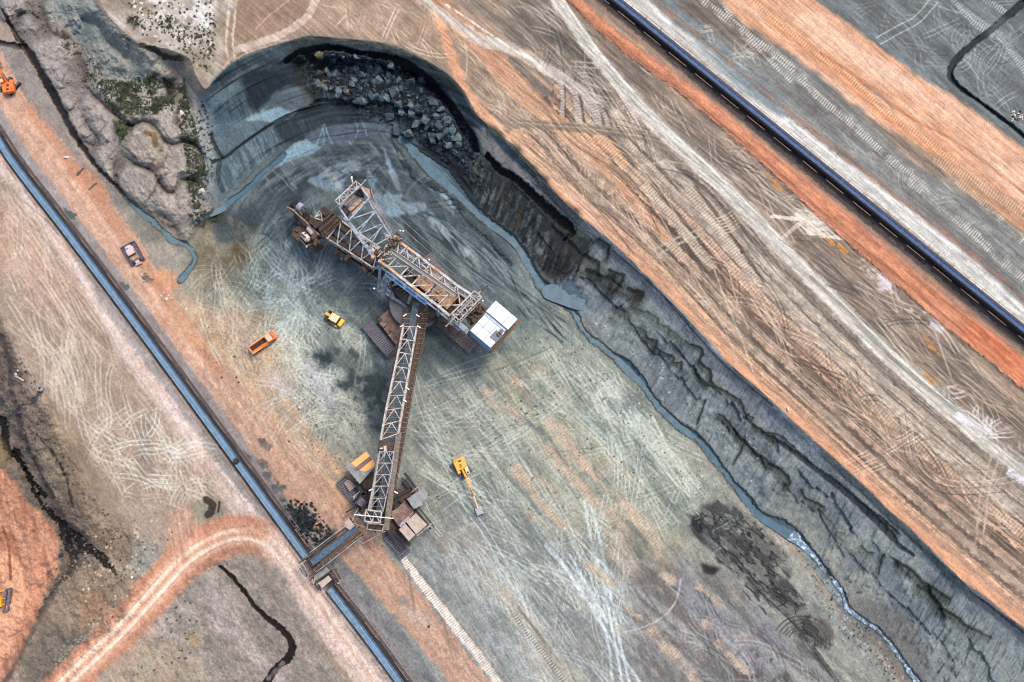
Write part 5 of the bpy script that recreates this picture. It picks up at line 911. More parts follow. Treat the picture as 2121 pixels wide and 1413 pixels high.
# counterweight house with two white roofs
def house(pts, zt, zb, roofm, wallm, parent, name='counterweight_house', ov=.25):
    P4 = poly(pts, zt); cx_ = sum(P4, Vector())/len(P4); b = MB(); b.prism([cx_+(p-cx_)*.97-Vector((0,0,.2)) for p in P4], zb); h_ = b.build(name, wallm, parent)
    r = MB(); r.prism(P4, zt-.18); ro = r.build('roof', roofm, h_); return h_, P4
HA, HB, HC, HD = (1027,623), (1072,661), (1017,721), (972,683)
def hq(s_, t): return (HA[0]+(HB[0]-HA[0])*s_+(HD[0]-HA[0])*t, HA[1]+(HB[1]-HA[1])*s_+(HD[1]-HA[1])*t)
h1, P1_ = house([hq(0,0), hq(1,0), hq(1,.36), hq(0,.36)], 17.6, 10.2, WHITE, BLUEW, bwe); h2, P2_ = house([hq(.04,.47), hq(.98,.47), hq(.98,1), hq(.04,1)], 17.2, 9.2, WHITE, BLUEW, bwe)
b = MB(); b.prism(poly([hq(.02,.37), hq(.96,.37), hq(.96,.46), hq(.02,.46)], 16.9), 12); b.build('roof_gutter_walk', mat('pale_gutter', (190,198,206), .5, 0, (150,158,168), .8, 0, .45, .65, .8), bwe)
b = MB()
for (s0, t0, s1, t1) in [(.18,0,.18,.36),(.72,0,.72,.36)]: b.bar(W(*hq(s0,t0), 17.63), W(*hq(s1,t1), 17.63), .16, .05)
for (s0, t0, s1, t1) in [(.3,.47,.3,1),(.62,.47,.62,1),(.04,.72,.98,.72)]: b.bar(W(*hq(s0,t0), 17.23), W(*hq(s1,t1), 17.23), .15, .05)
b.build('roof_joint', mat('roof_seam_grey', (120,130,138), .5, 0, None, 2, 0, .4, .6, .8), bwe)
b = MB(); b.prism(poly([hq(.70,.56), hq(1.0,.56), hq(1.0,.80), hq(.70,.80)], 17.45), 17.22); b.build('roof_platform', mat('grey_hatch', (112,122,130), .6, 0, (92,100,106), 2, 0, .4, .6, .8), bwe)
b = MB(); b.tube(W(*hq(.87,.5), 17.2), W(*hq(.87,.5), 18.6), .75, n=14); b.tube(W(*hq(.80,.62), 17.4), W(*hq(.93,.62), 18.), .35); b.tube(W(*hq(.45,.40), 16), W(*hq(.9,.40), 16.6), .16); b.build('roof_fan', mat('fan_grey', (150,140,138), .5, .2, (110,90,80), 3, 0, .4, .6, .8), bwe)
b = MB()
for zt in (12., 13.1):
    for (p, q) in [((1.04,-.04),(1.06,1.02)), ((1.12,-.04),(1.14,1.02)), ((1.04,-.04),(1.12,-.04)), ((1.06,1.02),(1.14,1.02)), ((.96,.62),(1.1,.62)), ((.96,.86),(1.1,.86))]: b.bar(W(*hq(*p), zt), W(*hq(*q), zt), .14)
for k in range(12): b.bar(W(*hq(1.12,k/11), 12.), W(*hq(1.12,k/11), 13.1), .1)
b.bar(W(*hq(1.08,-.02), 11.9), W(*hq(1.1,1.02), 11.9), 1.1, .15); b.build('rear_balcony', mat('rust_orange_rail', (150,108,74), .7, .1, (92,66,48), 2, .2, .4, .6, .8), bwe)
b = MB(); b.prism([dz(W(*hq(s_, t), 17), 11) for s_, t in ((-.08,.1),(.96,.02),(.96,.98),(-.02,.98))], 9.5); b.build('counterweight_box', RUST, bwe)
# mast: tall head frame on two legs leaning over the wheel boom
b = MB(); mz = 33.
H4 = poly([(703,430),(745,384),(765,411),(722,458)], mz)
for k in range(4): b.bar(H4[k], H4[(k+1) % 4], .55, .7)
for k in range(4): b.bar(H4[k], H4[(k+1) % 4]-Vector((0,0,1.6)), .2); b.bar(H4[k]-Vector((0,0,1.6)), H4[(k+1) % 4]-Vector((0,0,1.6)), .25)
la, lb_ = W(714, 450, mz), W(776, 534, ZT+.5); ra, rb = W(761, 412, mz), W(812, 494, ZT+.5)
b.bar(la, lb_, 1.15, .9); b.bar(ra, rb, .6, .7); b.bar(W(766, 412, mz-1), W(817, 492, ZT-.5), .35)
for k, (t, s_) in enumerate([(.08,.30),(.42,.30),(.42,.62),(.78,.62),(.78,.95)]): b.bar(lerp(la, lb_, t), lerp(ra, rb, s_), .34)
for t, s_ in ((.34,.34),(.66,.66)): b.bar(lerp(la, lb_, t), lerp(ra, rb, s_), .28); b.bar(lerp(ra, rb, s_), lerp(ra, rb, s_)-Vector((0,0,4)), .22)
b.bar(lerp(ra, rb, .30), W(757, 474, 24), .24); b.bar(lerp(ra, rb, .62), W(772, 503, 22), .24); b.bar(lerp(la, lb_, .42), W(757, 474, 24), .3)
b.build('mast', STEELB, bwe)
b = MB(); A, B = [W(694, 416, mz+1), W(738, 375, mz+1)], [W(703, 424, mz+1), W(748, 384, mz+1)]; truss(b, A, B, 5, .3, .2, 'z'); b.bar(W(748, 384, mz+1), W(759, 371, mz+1.5), .22)
for p in A+B: b.bar(p, p-Vector((0,0,2.2)), .2)
b.bar(W(694, 417, mz+1), W(684, 438, 25), .3); b.bar(W(700, 425, mz), W(686, 438, 25), .3); b.build('mast_head_lattice', STEEL, bwe)
b = MB(); b.prism(poly([(722,404),(731,395),(736,402),(712,426),(706,420)], mz-1.2), mz-1.8); b.prism(poly([(741,388),(750,393),(754,406),(741,403),(732,396)], mz-1.6), mz-3.4); b.prism(poly([(712,424),(722,436),(719,446),(706,436)], mz-1.6), mz-3.4)
b.build('sheave_block', DARK, bwe); b = MB(); b.bar(W(724, 436, mz-1.2), W(748, 414, mz-1.2), 1.1, .5); b.bar(W(730, 444, mz-1.6), W(756, 418, mz-1.6), .8, .4); b.bar(W(713, 425, mz-.9), W(734, 404, mz-.9), .9, .2); b.build('sheave_deck', COPPER, bwe)
b = MB()
for k in range(10): t = k/9; b.bar(W(lerp(716,724,t), lerp(423,432,t), mz-1), W(lerp(733,741,t), lerp(404,412,t), mz-1), .07)
b.build('hoist_rope', CABLE, bwe)
b = MB(); b.tube(W(727, 369, mz+2), W(730, 369, mz+2), .55, n=10); b.bar(W(729, 372, mz), W(731, 380, mz), .3, 2); b.build('floodlight', LAMP, bwe)
b = MB(); b.prism(poly([(748,384),(765,392),(770,412),(758,402)], mz-2.5), mz-2.8); b.bar(W(768, 388, mz-2), W(774, 412, mz-2), .2); b.bar(W(770, 414, mz-2), W(812, 480, 26), .3, .2); b.build('mast_stair', COPPER, bwe)
# winch deck
b = MB(); b.prism(poly([(773,528),(822,480),(836,492),(788,544)], ZT-.2), ZT-.8)
for k in range(60):
    t, s_ = rd.random(), rd.random(); b.box(W(776+t*48+s_*11, 527-t*44+s_*11, ZT+rd.uniform(.1, .9)), rd.uniform(.3, 1.6), rd.uniform(.2, .9), rd.uniform(.3, 1.4), rd.uniform(0, 3))
for p, q in [((788,546),(838,494)),((838,494),(834,480)),((776,528),(812,494))]: b.bar(W(*p, ZT+1.4), W(*q, ZT+1.4), .12)
b.build('winch_deck', RUST, bwe)
b = MB()
for k in range(26): t, s_ = rd.random(), rd.random(); p = W(776+t*48+s_*11, 527-t*44+s_*11, ZT+1.1); b.bar(p, p+Vector((rd.uniform(-1.6,1.6), rd.uniform(-1.6,1.6), rd.uniform(-.1,.4))), .16)
b.build('winch_pipework', STEEL, bwe)
for u, v in ((800,486),(769,516)):
    b = MB(); b.tube(W(u, v, ZT+1.), W(u+3, v+6, ZT+1.), .85, n=14); b.tube(W(u-.6, v-1.4, ZT+1.), W(u, v, ZT+1.), 1.2, n=14); b.build('winch_drum', STEEL, bwe)
for u, v, m_ in ((817,491,DECK),(772,533,DECK),(772,522,ORANGE)): b = MB(); b.tube(W(u-2, v-1.5, ZT+1.3), W(u+2.5, v+2, ZT+1.3), .6, n=12); b.build('motor', m_, bwe)
for u, v in ((828,477),(834,478),(888,537),(774,597),(999,622)): b = MB(); b.bar(W(u, v, ZT+1), W(u+2.4, v+1.6, ZT+1.1), .4, .3); b.build('work_light', LAMP, bwe)
# stay cables
for p, q in [((768,398,mz),(1003,606,18)),((826,490,ZT),(1000,618,18)),((764,410,mz),(960,585,20)),((716,452,mz-1),(690,500,14)),((757,474,24),(700,500,13))]:
    b = MB(); b.bar(W(*p), W(*q), .12); b.build('stay_cable', CABLE, bwe)
# wheel boom
BZ = 12.5
bl = [W(672, 490, BZ-1), W(688, 500, BZ), W(717, 518, BZ), W(745, 536, BZ+.5), W(773, 555, BZ+1)]; br = [W(694, 446, BZ-1), W(708, 458, BZ), W(735, 478, BZ), W(765, 498, BZ+.5), W(800, 522, BZ+1)]
b = MB(); truss(b, bl, br, 9, .5, .34, 'z', False); k = 0
for C in (bl, br):
    for k in range(len(C)-1): q0, q1 = C[k]-Vector((0,0,3.4)), C[k+1]-Vector((0,0,3.4)); b.bar(q0, q1, .4); b.bar(C[k], q1, .24); b.bar(C[k], q0, .24)
b.build('wheel_boom_truss', STEEL, bwe)
b = MB(); b.bar(W(690, 452, BZ-1.4), W(790, 530, BZ-1), 1.6, .8); b.bar(W(676, 486, BZ-1.6), W(772, 545, BZ-1.2), 1.0, .8); b.bar(W(700, 470, BZ-2), W(780, 532, BZ-1.6), .5, .5); b.build('boom_walkway', RUST, bwe)
b = MB(); b.bar(W(664, 458, BZ-2.4), W(800, 556, BZ-1), 2.3, .25); b.build('boom_belt', RUBBER, bwe); b = MB(); b.bar(W(668, 470, BZ-4.4), W(800, 566, BZ-4), 6.6, .2); b.build('boom_bottom_plate', DARK, bwe)
b = MB(); b.prism(poly([(652,458),(684,434),(708,458),(672,492)], BZ-.9), BZ-2.4); b.build('head_floor', DARK, bwe); b = MB()
for p, q in [((652,458),(684,434)),((684,434),(708,458)),((708,458),(672,492)),((672,492),(652,458)),((657,464),(689,440)),((668,486),(703,454)),((662,474),(696,447))]: b.bar(W(*p, BZ+.2), W(*q, BZ+.2), .5, .5)
for k in range(30): t, u_ = rd.random(), rd.random(); b.box(W(lerp(656,684,t)+u_*20, lerp(462,440,t)+u_*24, BZ+rd.uniform(-.6,.4)), rd.uniform(.4,1.8), rd.uniform(.3,.9), rd.uniform(.3,.9), rd.choice([.6, -.9]))
for k in range(8): t = k/8; b.bar(W(lerp(656,686,t), lerp(462,440,t), BZ+.5), W(lerp(676,706,t), lerp(486,462,t), BZ+.5), .28, .5)
for p, q in [((655,472),(690,440)),((662,480),(697,447))]: b.bar(W(*p, BZ+.8), W(*q, BZ+.8), .3, .4)
b.build('boom_head_deck', RUST, bwe)
# curved dusty skirt along the outer side
sk = [(595,430),(604,434),(618,446),(634,460),(646,474),(660,486),(674,493),(684,503)]
b = MB()
for p, q in zip(sk[:-1], sk[1:]): b.bar(W(*p, 11.), W(*q, 11.), .35, 1.5)
b.build('boom_skirt', COPPER, bwe)
b = MB(); b.prism(poly([(612,442),(634,458),(648,472),(668,489),(678,492),(684,504),(668,494),(648,482),(628,462)], 10.4), 9.6); b.build('boom_side_plate', PLATE, bwe)
for (pts, nb) in ([(641,457),(650,451),(660,462),(653,472)], 8), ([(663,434),(671,427),(684,438),(674,447)], 8):
    b = MB(); P4 = poly(pts, BZ+1.2)
    for k in range(4): b.bar(P4[k], P4[(k+1) % 4], .25)
    for k in range(nb): b.bar(lerp(P4[0], P4[3], k/nb), lerp(P4[1], P4[2], k/nb), .16)
    b.prism([dz(p, BZ+.7) for p in P4], BZ-.5); b.build('grille_platform', RUST, bwe)
b = MB()
for p, q in [((650,451),(672,440)),((653,449),(663,436)),((668,458),(664,440)),((668,457),(653,452))]: b.bar(W(*p, BZ+.6), W(*q, BZ+.6), .3)
b.build('head_bracing', STEEL, bwe)
b = MB()
for k in range(90): t, u_ = rd.random()**1.3, rd.uniform(-.5, .5); b.box(W(636+t*150-u_*26, 470+t*82+u_*40, rd.uniform(8.5, 11.6)), rd.uniform(.5, 2.6), rd.uniform(.3, 1.1), rd.uniform(.3, 1.2), rd.choice([-.62, .95, rd.uniform(0, 3)]))
b.build('boom_chute_work', RUST, bwe)
# the wheel, nearly edge on, with its buckets
wc = W(634, 452, 6.6); wa = (W(662, 474, 6.6)-W(606, 430, 6.6)); wr = wa.length/2*1.12; wx = wa.normalized(); wy = Vector((-wx.y, wx.x, 0)); wz = Vector((0, 0, 1))
wz = (wz*math.cos(.12)+wy*math.sin(.12)).normalized(); wy = wx.cross(wz)
b = MB(); N = 28
for s_ in (-.75, .75):
    for k in range(N):
        t0, t1 = 2*math.pi*k/N, 2*math.pi*(k+1)/N; b.bar(wc+wy*s_+(wx*math.cos(t0)+wz*math.sin(t0))*wr*.86, wc+wy*s_+(wx*math.cos(t1)+wz*math.sin(t1))*wr*.86, .3, .7)
    for k in range(8): t0 = 2*math.pi*k/8; b.bar(wc+wy*s_, wc+wy*s_+(wx*math.cos(t0)+wz*math.sin(t0))*wr*.86, .3, .35)
b.tube(wc-wy*1.2, wc+wy*1.2, 1.1, n=16); bw = b.build('bucket_wheel', RUST, bwe)
for k in range(12):
    t0 = 2*math.pi*(k+.5)/12; e = wx*math.cos(t0)+wz*math.sin(t0); e2 = -wx*math.sin(t0)+wz*math.cos(t0); o = wc+e*wr*.93; b = MB()
    ring1 = []; 
    for j in range(7): a_ = math.pi*j/6; ring1.append(wy*1.25*math.cos(a_)+e*(.9*math.sin(a_)))
    vs = [o-e2*.9+p for p in ring1]+[o+e2*.9+p*1.12 for p in ring1]; b.add(vs, [(j, j+1, 8+j, 7+j) for j in range(6)]+[tuple(range(7))[::-1]]); b.bar(o+e2*.9+ring1[0]*1.12, o+e2*.9+ring1[6]*1.12, .2); b.build('bucket', DARK if k % 3 else BUCK, bw)
b = MB(); b.prism(poly([(606,476),(622,466),(640,478),(662,500),(668,508),(652,520),(636,506),(618,500),(606,490)], 8.), 5.5)
for k in range(18): u = rd.uniform(0, 1); b.box(W(612+u*42, 478+u*26+rd.uniform(-6, 8), 8.2), rd.uniform(.6, 2), rd.uniform(.5, 1.3), rd.uniform(.5, 1.4), rd.uniform(0, 3))
b.build('wheel_gearbox', RUST, bwe, .05)
for u, v, L in ((633,491,1.9),(645,478,1.5)):
    b = MB(); p, q = W(u-5, v-6, 10.2), W(u+5, v+6, 10.2); b.tube(p, q, 1.15, n=16); b.tube(p-(q-p).normalized()*.5, p, .5, .8, n=12); b.tube(q, q+(q-p).normalized()*.5, .8, .5, n=12); b.build('wheel_motor', mat('cream_motor', (226,204,190), .6, 0, (160,124,106), 1.2, .1, .5, .66, .8), bwe)
b = MB()
for p, q in [((634,510),(672,494)),((634,510),(622,496)),((672,494),(684,504))]: b.bar(W(*p, 8.5), W(*q, 8.5), .26)
b.tube(W(634, 510, 8.6), W(636, 513, 8.6), .3); b.build('gearbox_railing', STEEL, bwe)
# discharge boom
def zl(v): return lerp(14.6, 13.2, (v-640)/450)
def dc(v, o):     # boom centre line at photo row v, offset o pixels across
    u = 858-(v-640)*.176; return (u+o, v+o*.1)
b = MB(); DL = [(835,677),(825,729),(812,790),(799,850),(788,911)]; DRr = [(863,677),(853,735),(843,792),(834,845),(825,898)]
truss(b, [W(u, v, 17.) for u, v in DL], [W(u, v, 17.) for u, v in DRr], 8, .5, .26, 'k')
for C in (DL, DRr):
    for k in range(len(C)-1): p, q = W(*C[k], 17.), W(*C[k+1], 17.); pl_, ql = dz(p, 13.6), dz(q, 13.6); b.bar(pl_, ql, .35); b.bar(p, ql, .2); b.bar(p, pl_, .22)
db = b.build('discharge_boom_truss', STEEL, bwe)
b = MB(); b.bar(W(862, 628, 13.2), W(784, 1068, 12.4), 2.15, .25); b.build('boom_belt', RUBBER, bwe)
b = MB()
for o in (-.75, 0, .55): b.bar(W(862+o*6, 628, 13.36), W(784+o*6, 1068, 12.56), .22, .08)
b.build('belt_highlight', mat('dull_belt_sheen', (88,112,128), .5, 0, (64,84,98), 2, .1, .4, .62, .7), bwe)  # lighter strips that paint a highlight onto the boom belt
b = MB()
for o, w_, z in ((15, .5, 13), (19, .5, 13.6), (24, 1., 12.6), (29, .25, 13.6), (-14, .4, 13), (-19, .7, 12.6), (-23, .2, 13.6)):
    b.bar(W(858+o, 636, z), W(782+o*.95, 1066, z), w_, .3)
b.prism(poly([(864,690),(872,640),(886,640),(878,720),(872,736),(858,738)], 12.6), 12.2)
b.build('boom_walkway', RUST, bwe)
b = MB()
for k in range(40): t = k/40; b.bar(W(lerp(836,764,t), lerp(650,1060,t), 13.1), W(lerp(888,806,t), lerp(650,1060,t), 13.1), .12, .14)
b.build('belt_idler', COPPER, bwe)
b = MB(); D2L = [(786,936),(780,975),(771,1015),(762,1058)]; D2R = [(816,936),(811,975),(803,1015),(794,1058)]
truss(b, [W(u, v, 17.) for u, v in D2L], [W(u, v, 17.) for u, v in D2R], 5, .26, .24, 'k'); b.bar(W(785, 938, 16), W(766, 1058, 15), .8, .2)
b.bar(W(786, 934, 17), W(797, 946, 17), .2); b.bar(W(797, 934, 17), W(797, 946, 17), .2); b.bar(W(807, 934, 17), W(807, 946, 17), .2); b.bar(W(816, 934, 17), W(806, 946, 17), .2); b.build('boom_tip_truss', mat('dull_zinc', (168,166,164), .6, 0, (120,112,104), 1.2, .1, .48, .66, .8), bwe)
b = MB(); b.bar(W(826, 895, 16.6), W(800, 1098, 15.8), 1.7, .3); b.build('service_walkway', mat('weathered_boards', (140,126,108), .85, 0, (104,92,78), 1.5, .2, .4, .6, .75, (1, 1, 1)), bwe)
b = MB(); b.prism(poly([(786,914),(824,916),(818,934),(786,932)], 15.6), 14.8); b.box(W(800, 928, 16), 1.2, 2, 1.2, .2); b.build('boom_joint_deck', RUST, bwe)
b = MB(); b.box(W(798, 929, 16.6), .9, 1.6, .8, .1); b.box(W(790, 929, 16.4), 1., .5, .6, .1); b.build('joint_motor', STEEL, bwe)
b = MB(); E4 = poly([(758,1056),(791,1060),(787,1083),(755,1080)], 19)
for k in range(4): b.bar(E4[k], E4[(k+1) % 4], .42); b.bar(E4[k], dz(E4[k], 13.5), .3)
b.bar(lerp(E4[0], E4[1], .55), lerp(E4[3], E4[2], .5), .26); b.bar(E4[0], lerp(E4[2], E4[3], .5), .22); b.bar(lerp(E4[0], E4[1], .5), E4[2], .22)
e5 = poly([(762,1084),(796,1087),(792,1100),(760,1096)], 15.5)
for k in range(4): b.bar(e5[k], e5[(k+1) % 4], .3); b.bar(e5[k], dz(e5[k], 12), .25)
b.build('boom_end_frame', STEEL, bwe)
b = MB(); b.tube(W(733, 1066, 19.4), W(815, 1074, 19.4), .14); b.build('end_pole', LAMP, bwe)
b = MB(); b.prism(poly([(764,1086),(790,1088),(788,1098),(762,1096)], 14), 11.5); b.box(W(773, 1092, 14.5), 2, 1, .9, .2); b.build('boom_end_drive', RUST, bwe)
for u, v, s_ in ((838,653,1),(865,654,-1),(832,675,1),(867,677,-1),(844,805,-1),(838,830,-1),(767,1015,1),(820,1020,-1)):
    b = MB(); b.bar(W(u-3, v+2*s_, 17.6), W(u+4, v-2*s_, 17.6), .3); b.build('boom_lamp', LAMP, bwe)
# ---------------------------------------------------------------- belt wagon that takes the coal on to the conveyor
bwg = thing('belt_wagon', 'rust brown crawler belt wagon under the tip of the long boom, one orange roof', 'belt wagon', W(800, 1050, 0))
A5 = ang((715,970),(747,1005))
crawler(bwg, W(728, 1020, 0), ang((712,1000),(752,1050)), 11, 3.6, 2., TRACK, DARK, 18); crawler(bwg, W(822, 1126, 0), ang((804,1104),(836,1142)), 9.5, 3.6, 2., TRACK, DARK, 16); crawler(bwg, W(860, 1014, 0), ang((838,980),(880,1030)), 9.5, 3., 2., TRACK, RUST, 16)
b = MB(); b.prism(poly([(742,1000),(770,975),(812,1010),(862,1020),(858,1075),(830,1100),(800,1094),(765,1060)], 3.6), 1.4); b.build('chassis', RUST, bwg)
b = MB()
for p, q, w_ in [((736,1000),(800,1090),1.2),((745,996),(812,1080),.6),((800,1090),(850,1130),1.2),((800,1096),(838,1140),.7),((822,1030),(866,1072),.8),((728,1040),(772,1010),.6),((840,1030),(892,1096),.7),((848,1027),(900,1092),.4),((858,1055),(890,1024),.4),((716,1062),(760,1036),.5),((838,980),(860,1010),.8),((832,990),(858,1020),.5),((800,1040),(852,1012),.9),((778,1104),(762,1072),.4)]: b.bar(W(*p, 4.6), W(*q, 4.6), w_, .6)
for k in range(70): t, s_ = rd.random(), rd.random(); b.box(W(738+t*70+s_*40, 1040+t*30-s_*20+rd.uniform(-14, 24), 3.6+rd.uniform(.3, 1.2)), rd.uniform(.5, 2.2), rd.uniform(.4, 1.4), rd.uniform(.6, 2.2), rd.uniform(0, 3))
b.build('drive_frame', DARK, bwg)
def shed(pts, z, rm, name='roofed_cabin', zb=3.4, m2=None):
    P4 = poly(pts, z); b = MB(); c_ = sum(P4, Vector())/len(P4); b.prism([c_+(p-c_)*.93-Vector((0,0,.2)) for p in P4], zb); h_ = b.build(name, m2 or RUST, bwg); b = MB(); b.prism(P4, z-.2); b.build('roof', rm, h_, .04); return h_
OR_ = mat('orange_roof_paint', (244,168,92), .6, 0, (196,120,70), .5, 0, .56, .72, .85)
OP = [(759,934),(781,962),(745,1003),(716,968)]
def oq(s_, t): return (OP[0][0]+(OP[1][0]-OP[0][0])*s_+(OP[3][0]-OP[0][0])*t, OP[0][1]+(OP[1][1]-OP[0][1])*s_+(OP[3][1]-OP[0][1])*t)
h_ = shed(OP, 7.6, GREYR, 'roofed_cabin'); h_['label'] = 'cabin with an orange and grey roof'
b = MB(); b.prism(poly([oq(0.02,.02), oq(.36,.02), oq(.36,.68), oq(.02,.76)], 7.64), 7.6); b.prism(poly([oq(.62,.02), oq(.98,.02), oq(.98,.30), oq(.9,.52), oq(.62,.66)], 7.64), 7.6); b.build('orange_panel', OR_, h_); b = MB(); b.prism(poly([oq(.36,.02), oq(.62,.02), oq(.62,.74), oq(.36,.84)], 7.64), 7.6); b.build('brown_panel', mat('brown_roof_stripe', (124,100,92), .7, 0, (108,84,76), 1, 0, .4, .6, .8), h_)
shed([(875,1011),(889,1030),(877,1040),(876,1046),(857,1055),(843,1034)], 8.4, GREYR); shed([(861,1063),(885,1087),(862,1107),(841,1081)], 8.2, BEIGE); shed([(839,1084),(860,1108),(847,1121),(826,1097)], 8.0, BEIGE); shed([(722,1073),(735,1089),(725,1098),(716,1092),(714,1083)], 8.4, BEIGE, 'operator_cab', 4)
b = MB(); b.prism(poly([(806,1062),(824,1052),(838,1037),(856,1056),(857,1064),(842,1080),(827,1092)], 6.2), 5.6); b.build('hopper_plate', RUSTP, bwg)
b = MB(); b.bar(W(828, 1090, 7), W(848, 1072, 7), .9, .2); b.build('pale_duct', STEELB, bwg)
b = MB(); b.tube(W(744, 1046, 5.6), W(754, 1034, 5.6), 1.5, n=18); b.build('belt_pulley', TRACK, bwg); b = MB(); b.prism(poly([(712,1000),(722,992),(738,1008),(724,1018)], 3.2), 1.); b.build('track_cover', TRACKP, bwg)
for grp in ([((742,1052),(728,1082)),((728,1082),(754,1092)),((742,1062),(756,1076))], [((850,1022),(866,1008)),((866,1008),(890,1062)),((890,1062),(905,1080)),((884,1095),(903,1082)),((864,1110),(895,1084))], [((892,1090),(912,1112)),((897,1086),(916,1108)),((892,1090),(897,1086))], [((740,1118),(755,1144)),((752,1126),(798,1100)),((740,1118),(752,1126))], [((733,1028),(746,1018)),((732,1036),(736,1026)),((733,1028),(732,1036))]):
    b = MB()
    for p, q in grp: b.bar(W(*p, 6), W(*q, 6), .2)
    b.build('railing', STEEL, bwg)
# the short belt bridge from wagon to conveyor
b = MB(); b.bar(W(738, 1092, 7.6), W(645, 1166, 7.), 2.0, .2); b.build('transfer_belt', mat('transfer_belt_rubber', (84,112,134), .5, 0, (56,78,96), 1.2, .1, .4, .62, .72), bwg)
b = MB()
for a_, c_, w_ in [((722,1089),(632,1158),.5),((728,1093),(636,1162),.3),((748,1102),(650,1180),.7),((752,1108),(640,1194),.5),((744,1098),(646,1174),.25),((620,1166),(632,1156),.5),((622,1176),(636,1194),.5),((632,1162),(646,1182),.6)]: b.bar(W(*a_, 7.9), W(*c_, 7.4), w_, .9)
for k in range(16): t = k/16; p, q = W(lerp(742,652,t), lerp(1101,1172,t), 7.2), W(lerp(748,656,t), lerp(1105,1178,t), 7.2); b.bar(p, q, .25, .5)
b.build('bridge_girder', RUST, bwg); b = MB()
for a_, c_ in [((748,1112),(655,1186)),((722,1084),(640,1146)),((622,1170),(634,1160)),((626,1166),(638,1186)),((620,1172),(634,1192))]: b.bar(W(*a_, 8.9), W(*c_, 8.4), .16)
for k in range(7): t = k/6; b.bar(W(lerp(748,655,t), lerp(1112,1186,t), 8.9), W(lerp(744,651,t), lerp(1106,1180,t), 7.8), .1)
b.build('bridge_railing', STEEL, bwg); b = MB(); b.prism(poly([(630,1160),(646,1152),(656,1168),(642,1182)], 6.9), 4.8); b.build('chute', DARK, bwg)
# ---------------------------------------------------------------- conveyors
def pathpts(pts, step=8.):
    q = spline(pts, step); z = np.array([zat(a, b_) for a, b_ in q[:, :2]]); k = 10; z = np.convolve(np.pad(z, k, mode='edge'), np.ones(2*k+1)/(2*k+1), 'valid')
    return [W(a, b_, zz+.0) for (a, b_), zz in zip(q[:, :2], z)]
def ribbon(mb, C, prof_, off=0.):
    """sweep a cross-section (list of (across, up)) along the path"""
    n = len(prof_); base = len(mb.v); vs = []
    for k, p in enumerate(C):
        d = (C[min(k+1, len(C)-1)]-C[max(k-1, 0)]); d.z = 0; d.normalize(); r = Vector((d.y, -d.x, 0))
        for a, h in prof_: vs.append(p+r*(a+off)+Vector((0, 0, h)))
    fs = [(k*n+j, k*n+j+1, (k+1)*n+j+1, (k+1)*n+j) for k in range(len(C)-1) for j in range(n-1)]
    mb.add(vs, fs)
def boxprof(x0, x1, y0, y1): return [(x0, y0), (x0, y1), (x1, y1), (x1, y0), (x0, y0)]
def conveyor(label, pts, bw_, mat_b, mat_h, h=1.5, right=True, railm=None):
    C = pathpts(pts); t = thing('belt_conveyor', label, 'conveyor', C[0], 'belt conveyors crossing the mine')
    w2 = bw_/2
    b = MB(); ribbon(b, C, [(-w2, h+.32), (-w2*.55, h+.04), (w2*.55, h+.04), (w2, h+.32), (w2*.98, h+.26), (w2*.5, h-.02), (-w2*.5, h-.02), (-w2*.98, h+.26), (-w2, h+.32)]); belt = b.build('belt', mat_b, t, 0)
    b = MB(); ribbon(b, C, boxprof(-w2*.22, -w2*.08, h+.055, h+.10)); ribbon(b, C, boxprof(w2*.25, w2*.33, h+.055, h+.09)); b.build('painted_sheen_line', mat_h, belt)  # thin pale strips, a sheen painted along the belt
    fr = MB(); ribbon(fr, C, boxprof(-w2-.30, -w2-.12, h-.35, h+.05)); ribbon(fr, C, boxprof(w2+.12, w2+.30, h-.35, h+.05)); acc = 0; last = C[0]
    wk = MB(); rl = MB(); po_ = MB(); R = random.Random(4); dist = 0; nx = 0
    for k in range(len(C)-1):
        p, q = C[k], C[k+1]; L = (q-p).length; d = (q-p).normalized(); r = Vector((d.y, -d.x, 0))
        while nx < dist+L:
            o = p+d*(nx-dist); i_ = int(round(nx/1.4))
            fr.bar(o-r*(w2+.55)+Vector((0,0,h-.15)), o+r*(w2+.55)+Vector((0,0,h-.15)), .12, .14)
            if i_ % 3 == 0:
                for s_ in (-1, 1): fr.bar(o+r*s_*(w2+.2)+Vector((0,0,h-.2)), o+r*s_*(w2+.2)-Vector((0,0,.4)), .16)
            if i_ % 5 == 0: rl.bar(o-r*(w2+2.2)+Vector((0,0,.2)), o-r*(w2+2.2)+Vector((0,0,1.9)), .12); rl.bar(o-r*(w2+2.9)+Vector((0,0,1.7)), o-r*(w2+1.2)+Vector((0,0,1.7)), .1)
            if i_ % 9 < 6 and R.random() < .97: rl.bar(o+r*(w2+1.5)+Vector((0,0,.9)), o+r*(w2+1.5)+d*1.4+Vector((0,0,.9)), .14)
            if i_ % 11 < 5: rl.bar(o-r*(w2+.95)+Vector((0,0,.9)), o-r*(w2+.95)+d*1.4+Vector((0,0,.9)), .13)
            nx += 1.4
        dist += L
    fr.build('frame', DARK, t)
    ribbon(wk, C, boxprof(-w2-2.0, -w2-1.0, .55, .62)); wk.build('walkway', mat('walkway_planks', (96,92,94), .8, .1, (70,66,68), 2, .2, .4, .6, .75), t); ribbon(rl, C, boxprof(-w2-2.25, -w2-2.15, 1.3, 1.38)); rl.build('railing', railm or COPPER, t)
    return t, C
cw1, CP1 = conveyor('pale blue belt conveyor running from the left edge to the transfer chute', [(-90,155),(0,290),(42,353),(150,493),(310,706),(488,949),(640,1158)], 2.2, BELTB, mat('belt_sheen', (160,190,210), .6, 0, None, 2, 0, .4, .6, .8))
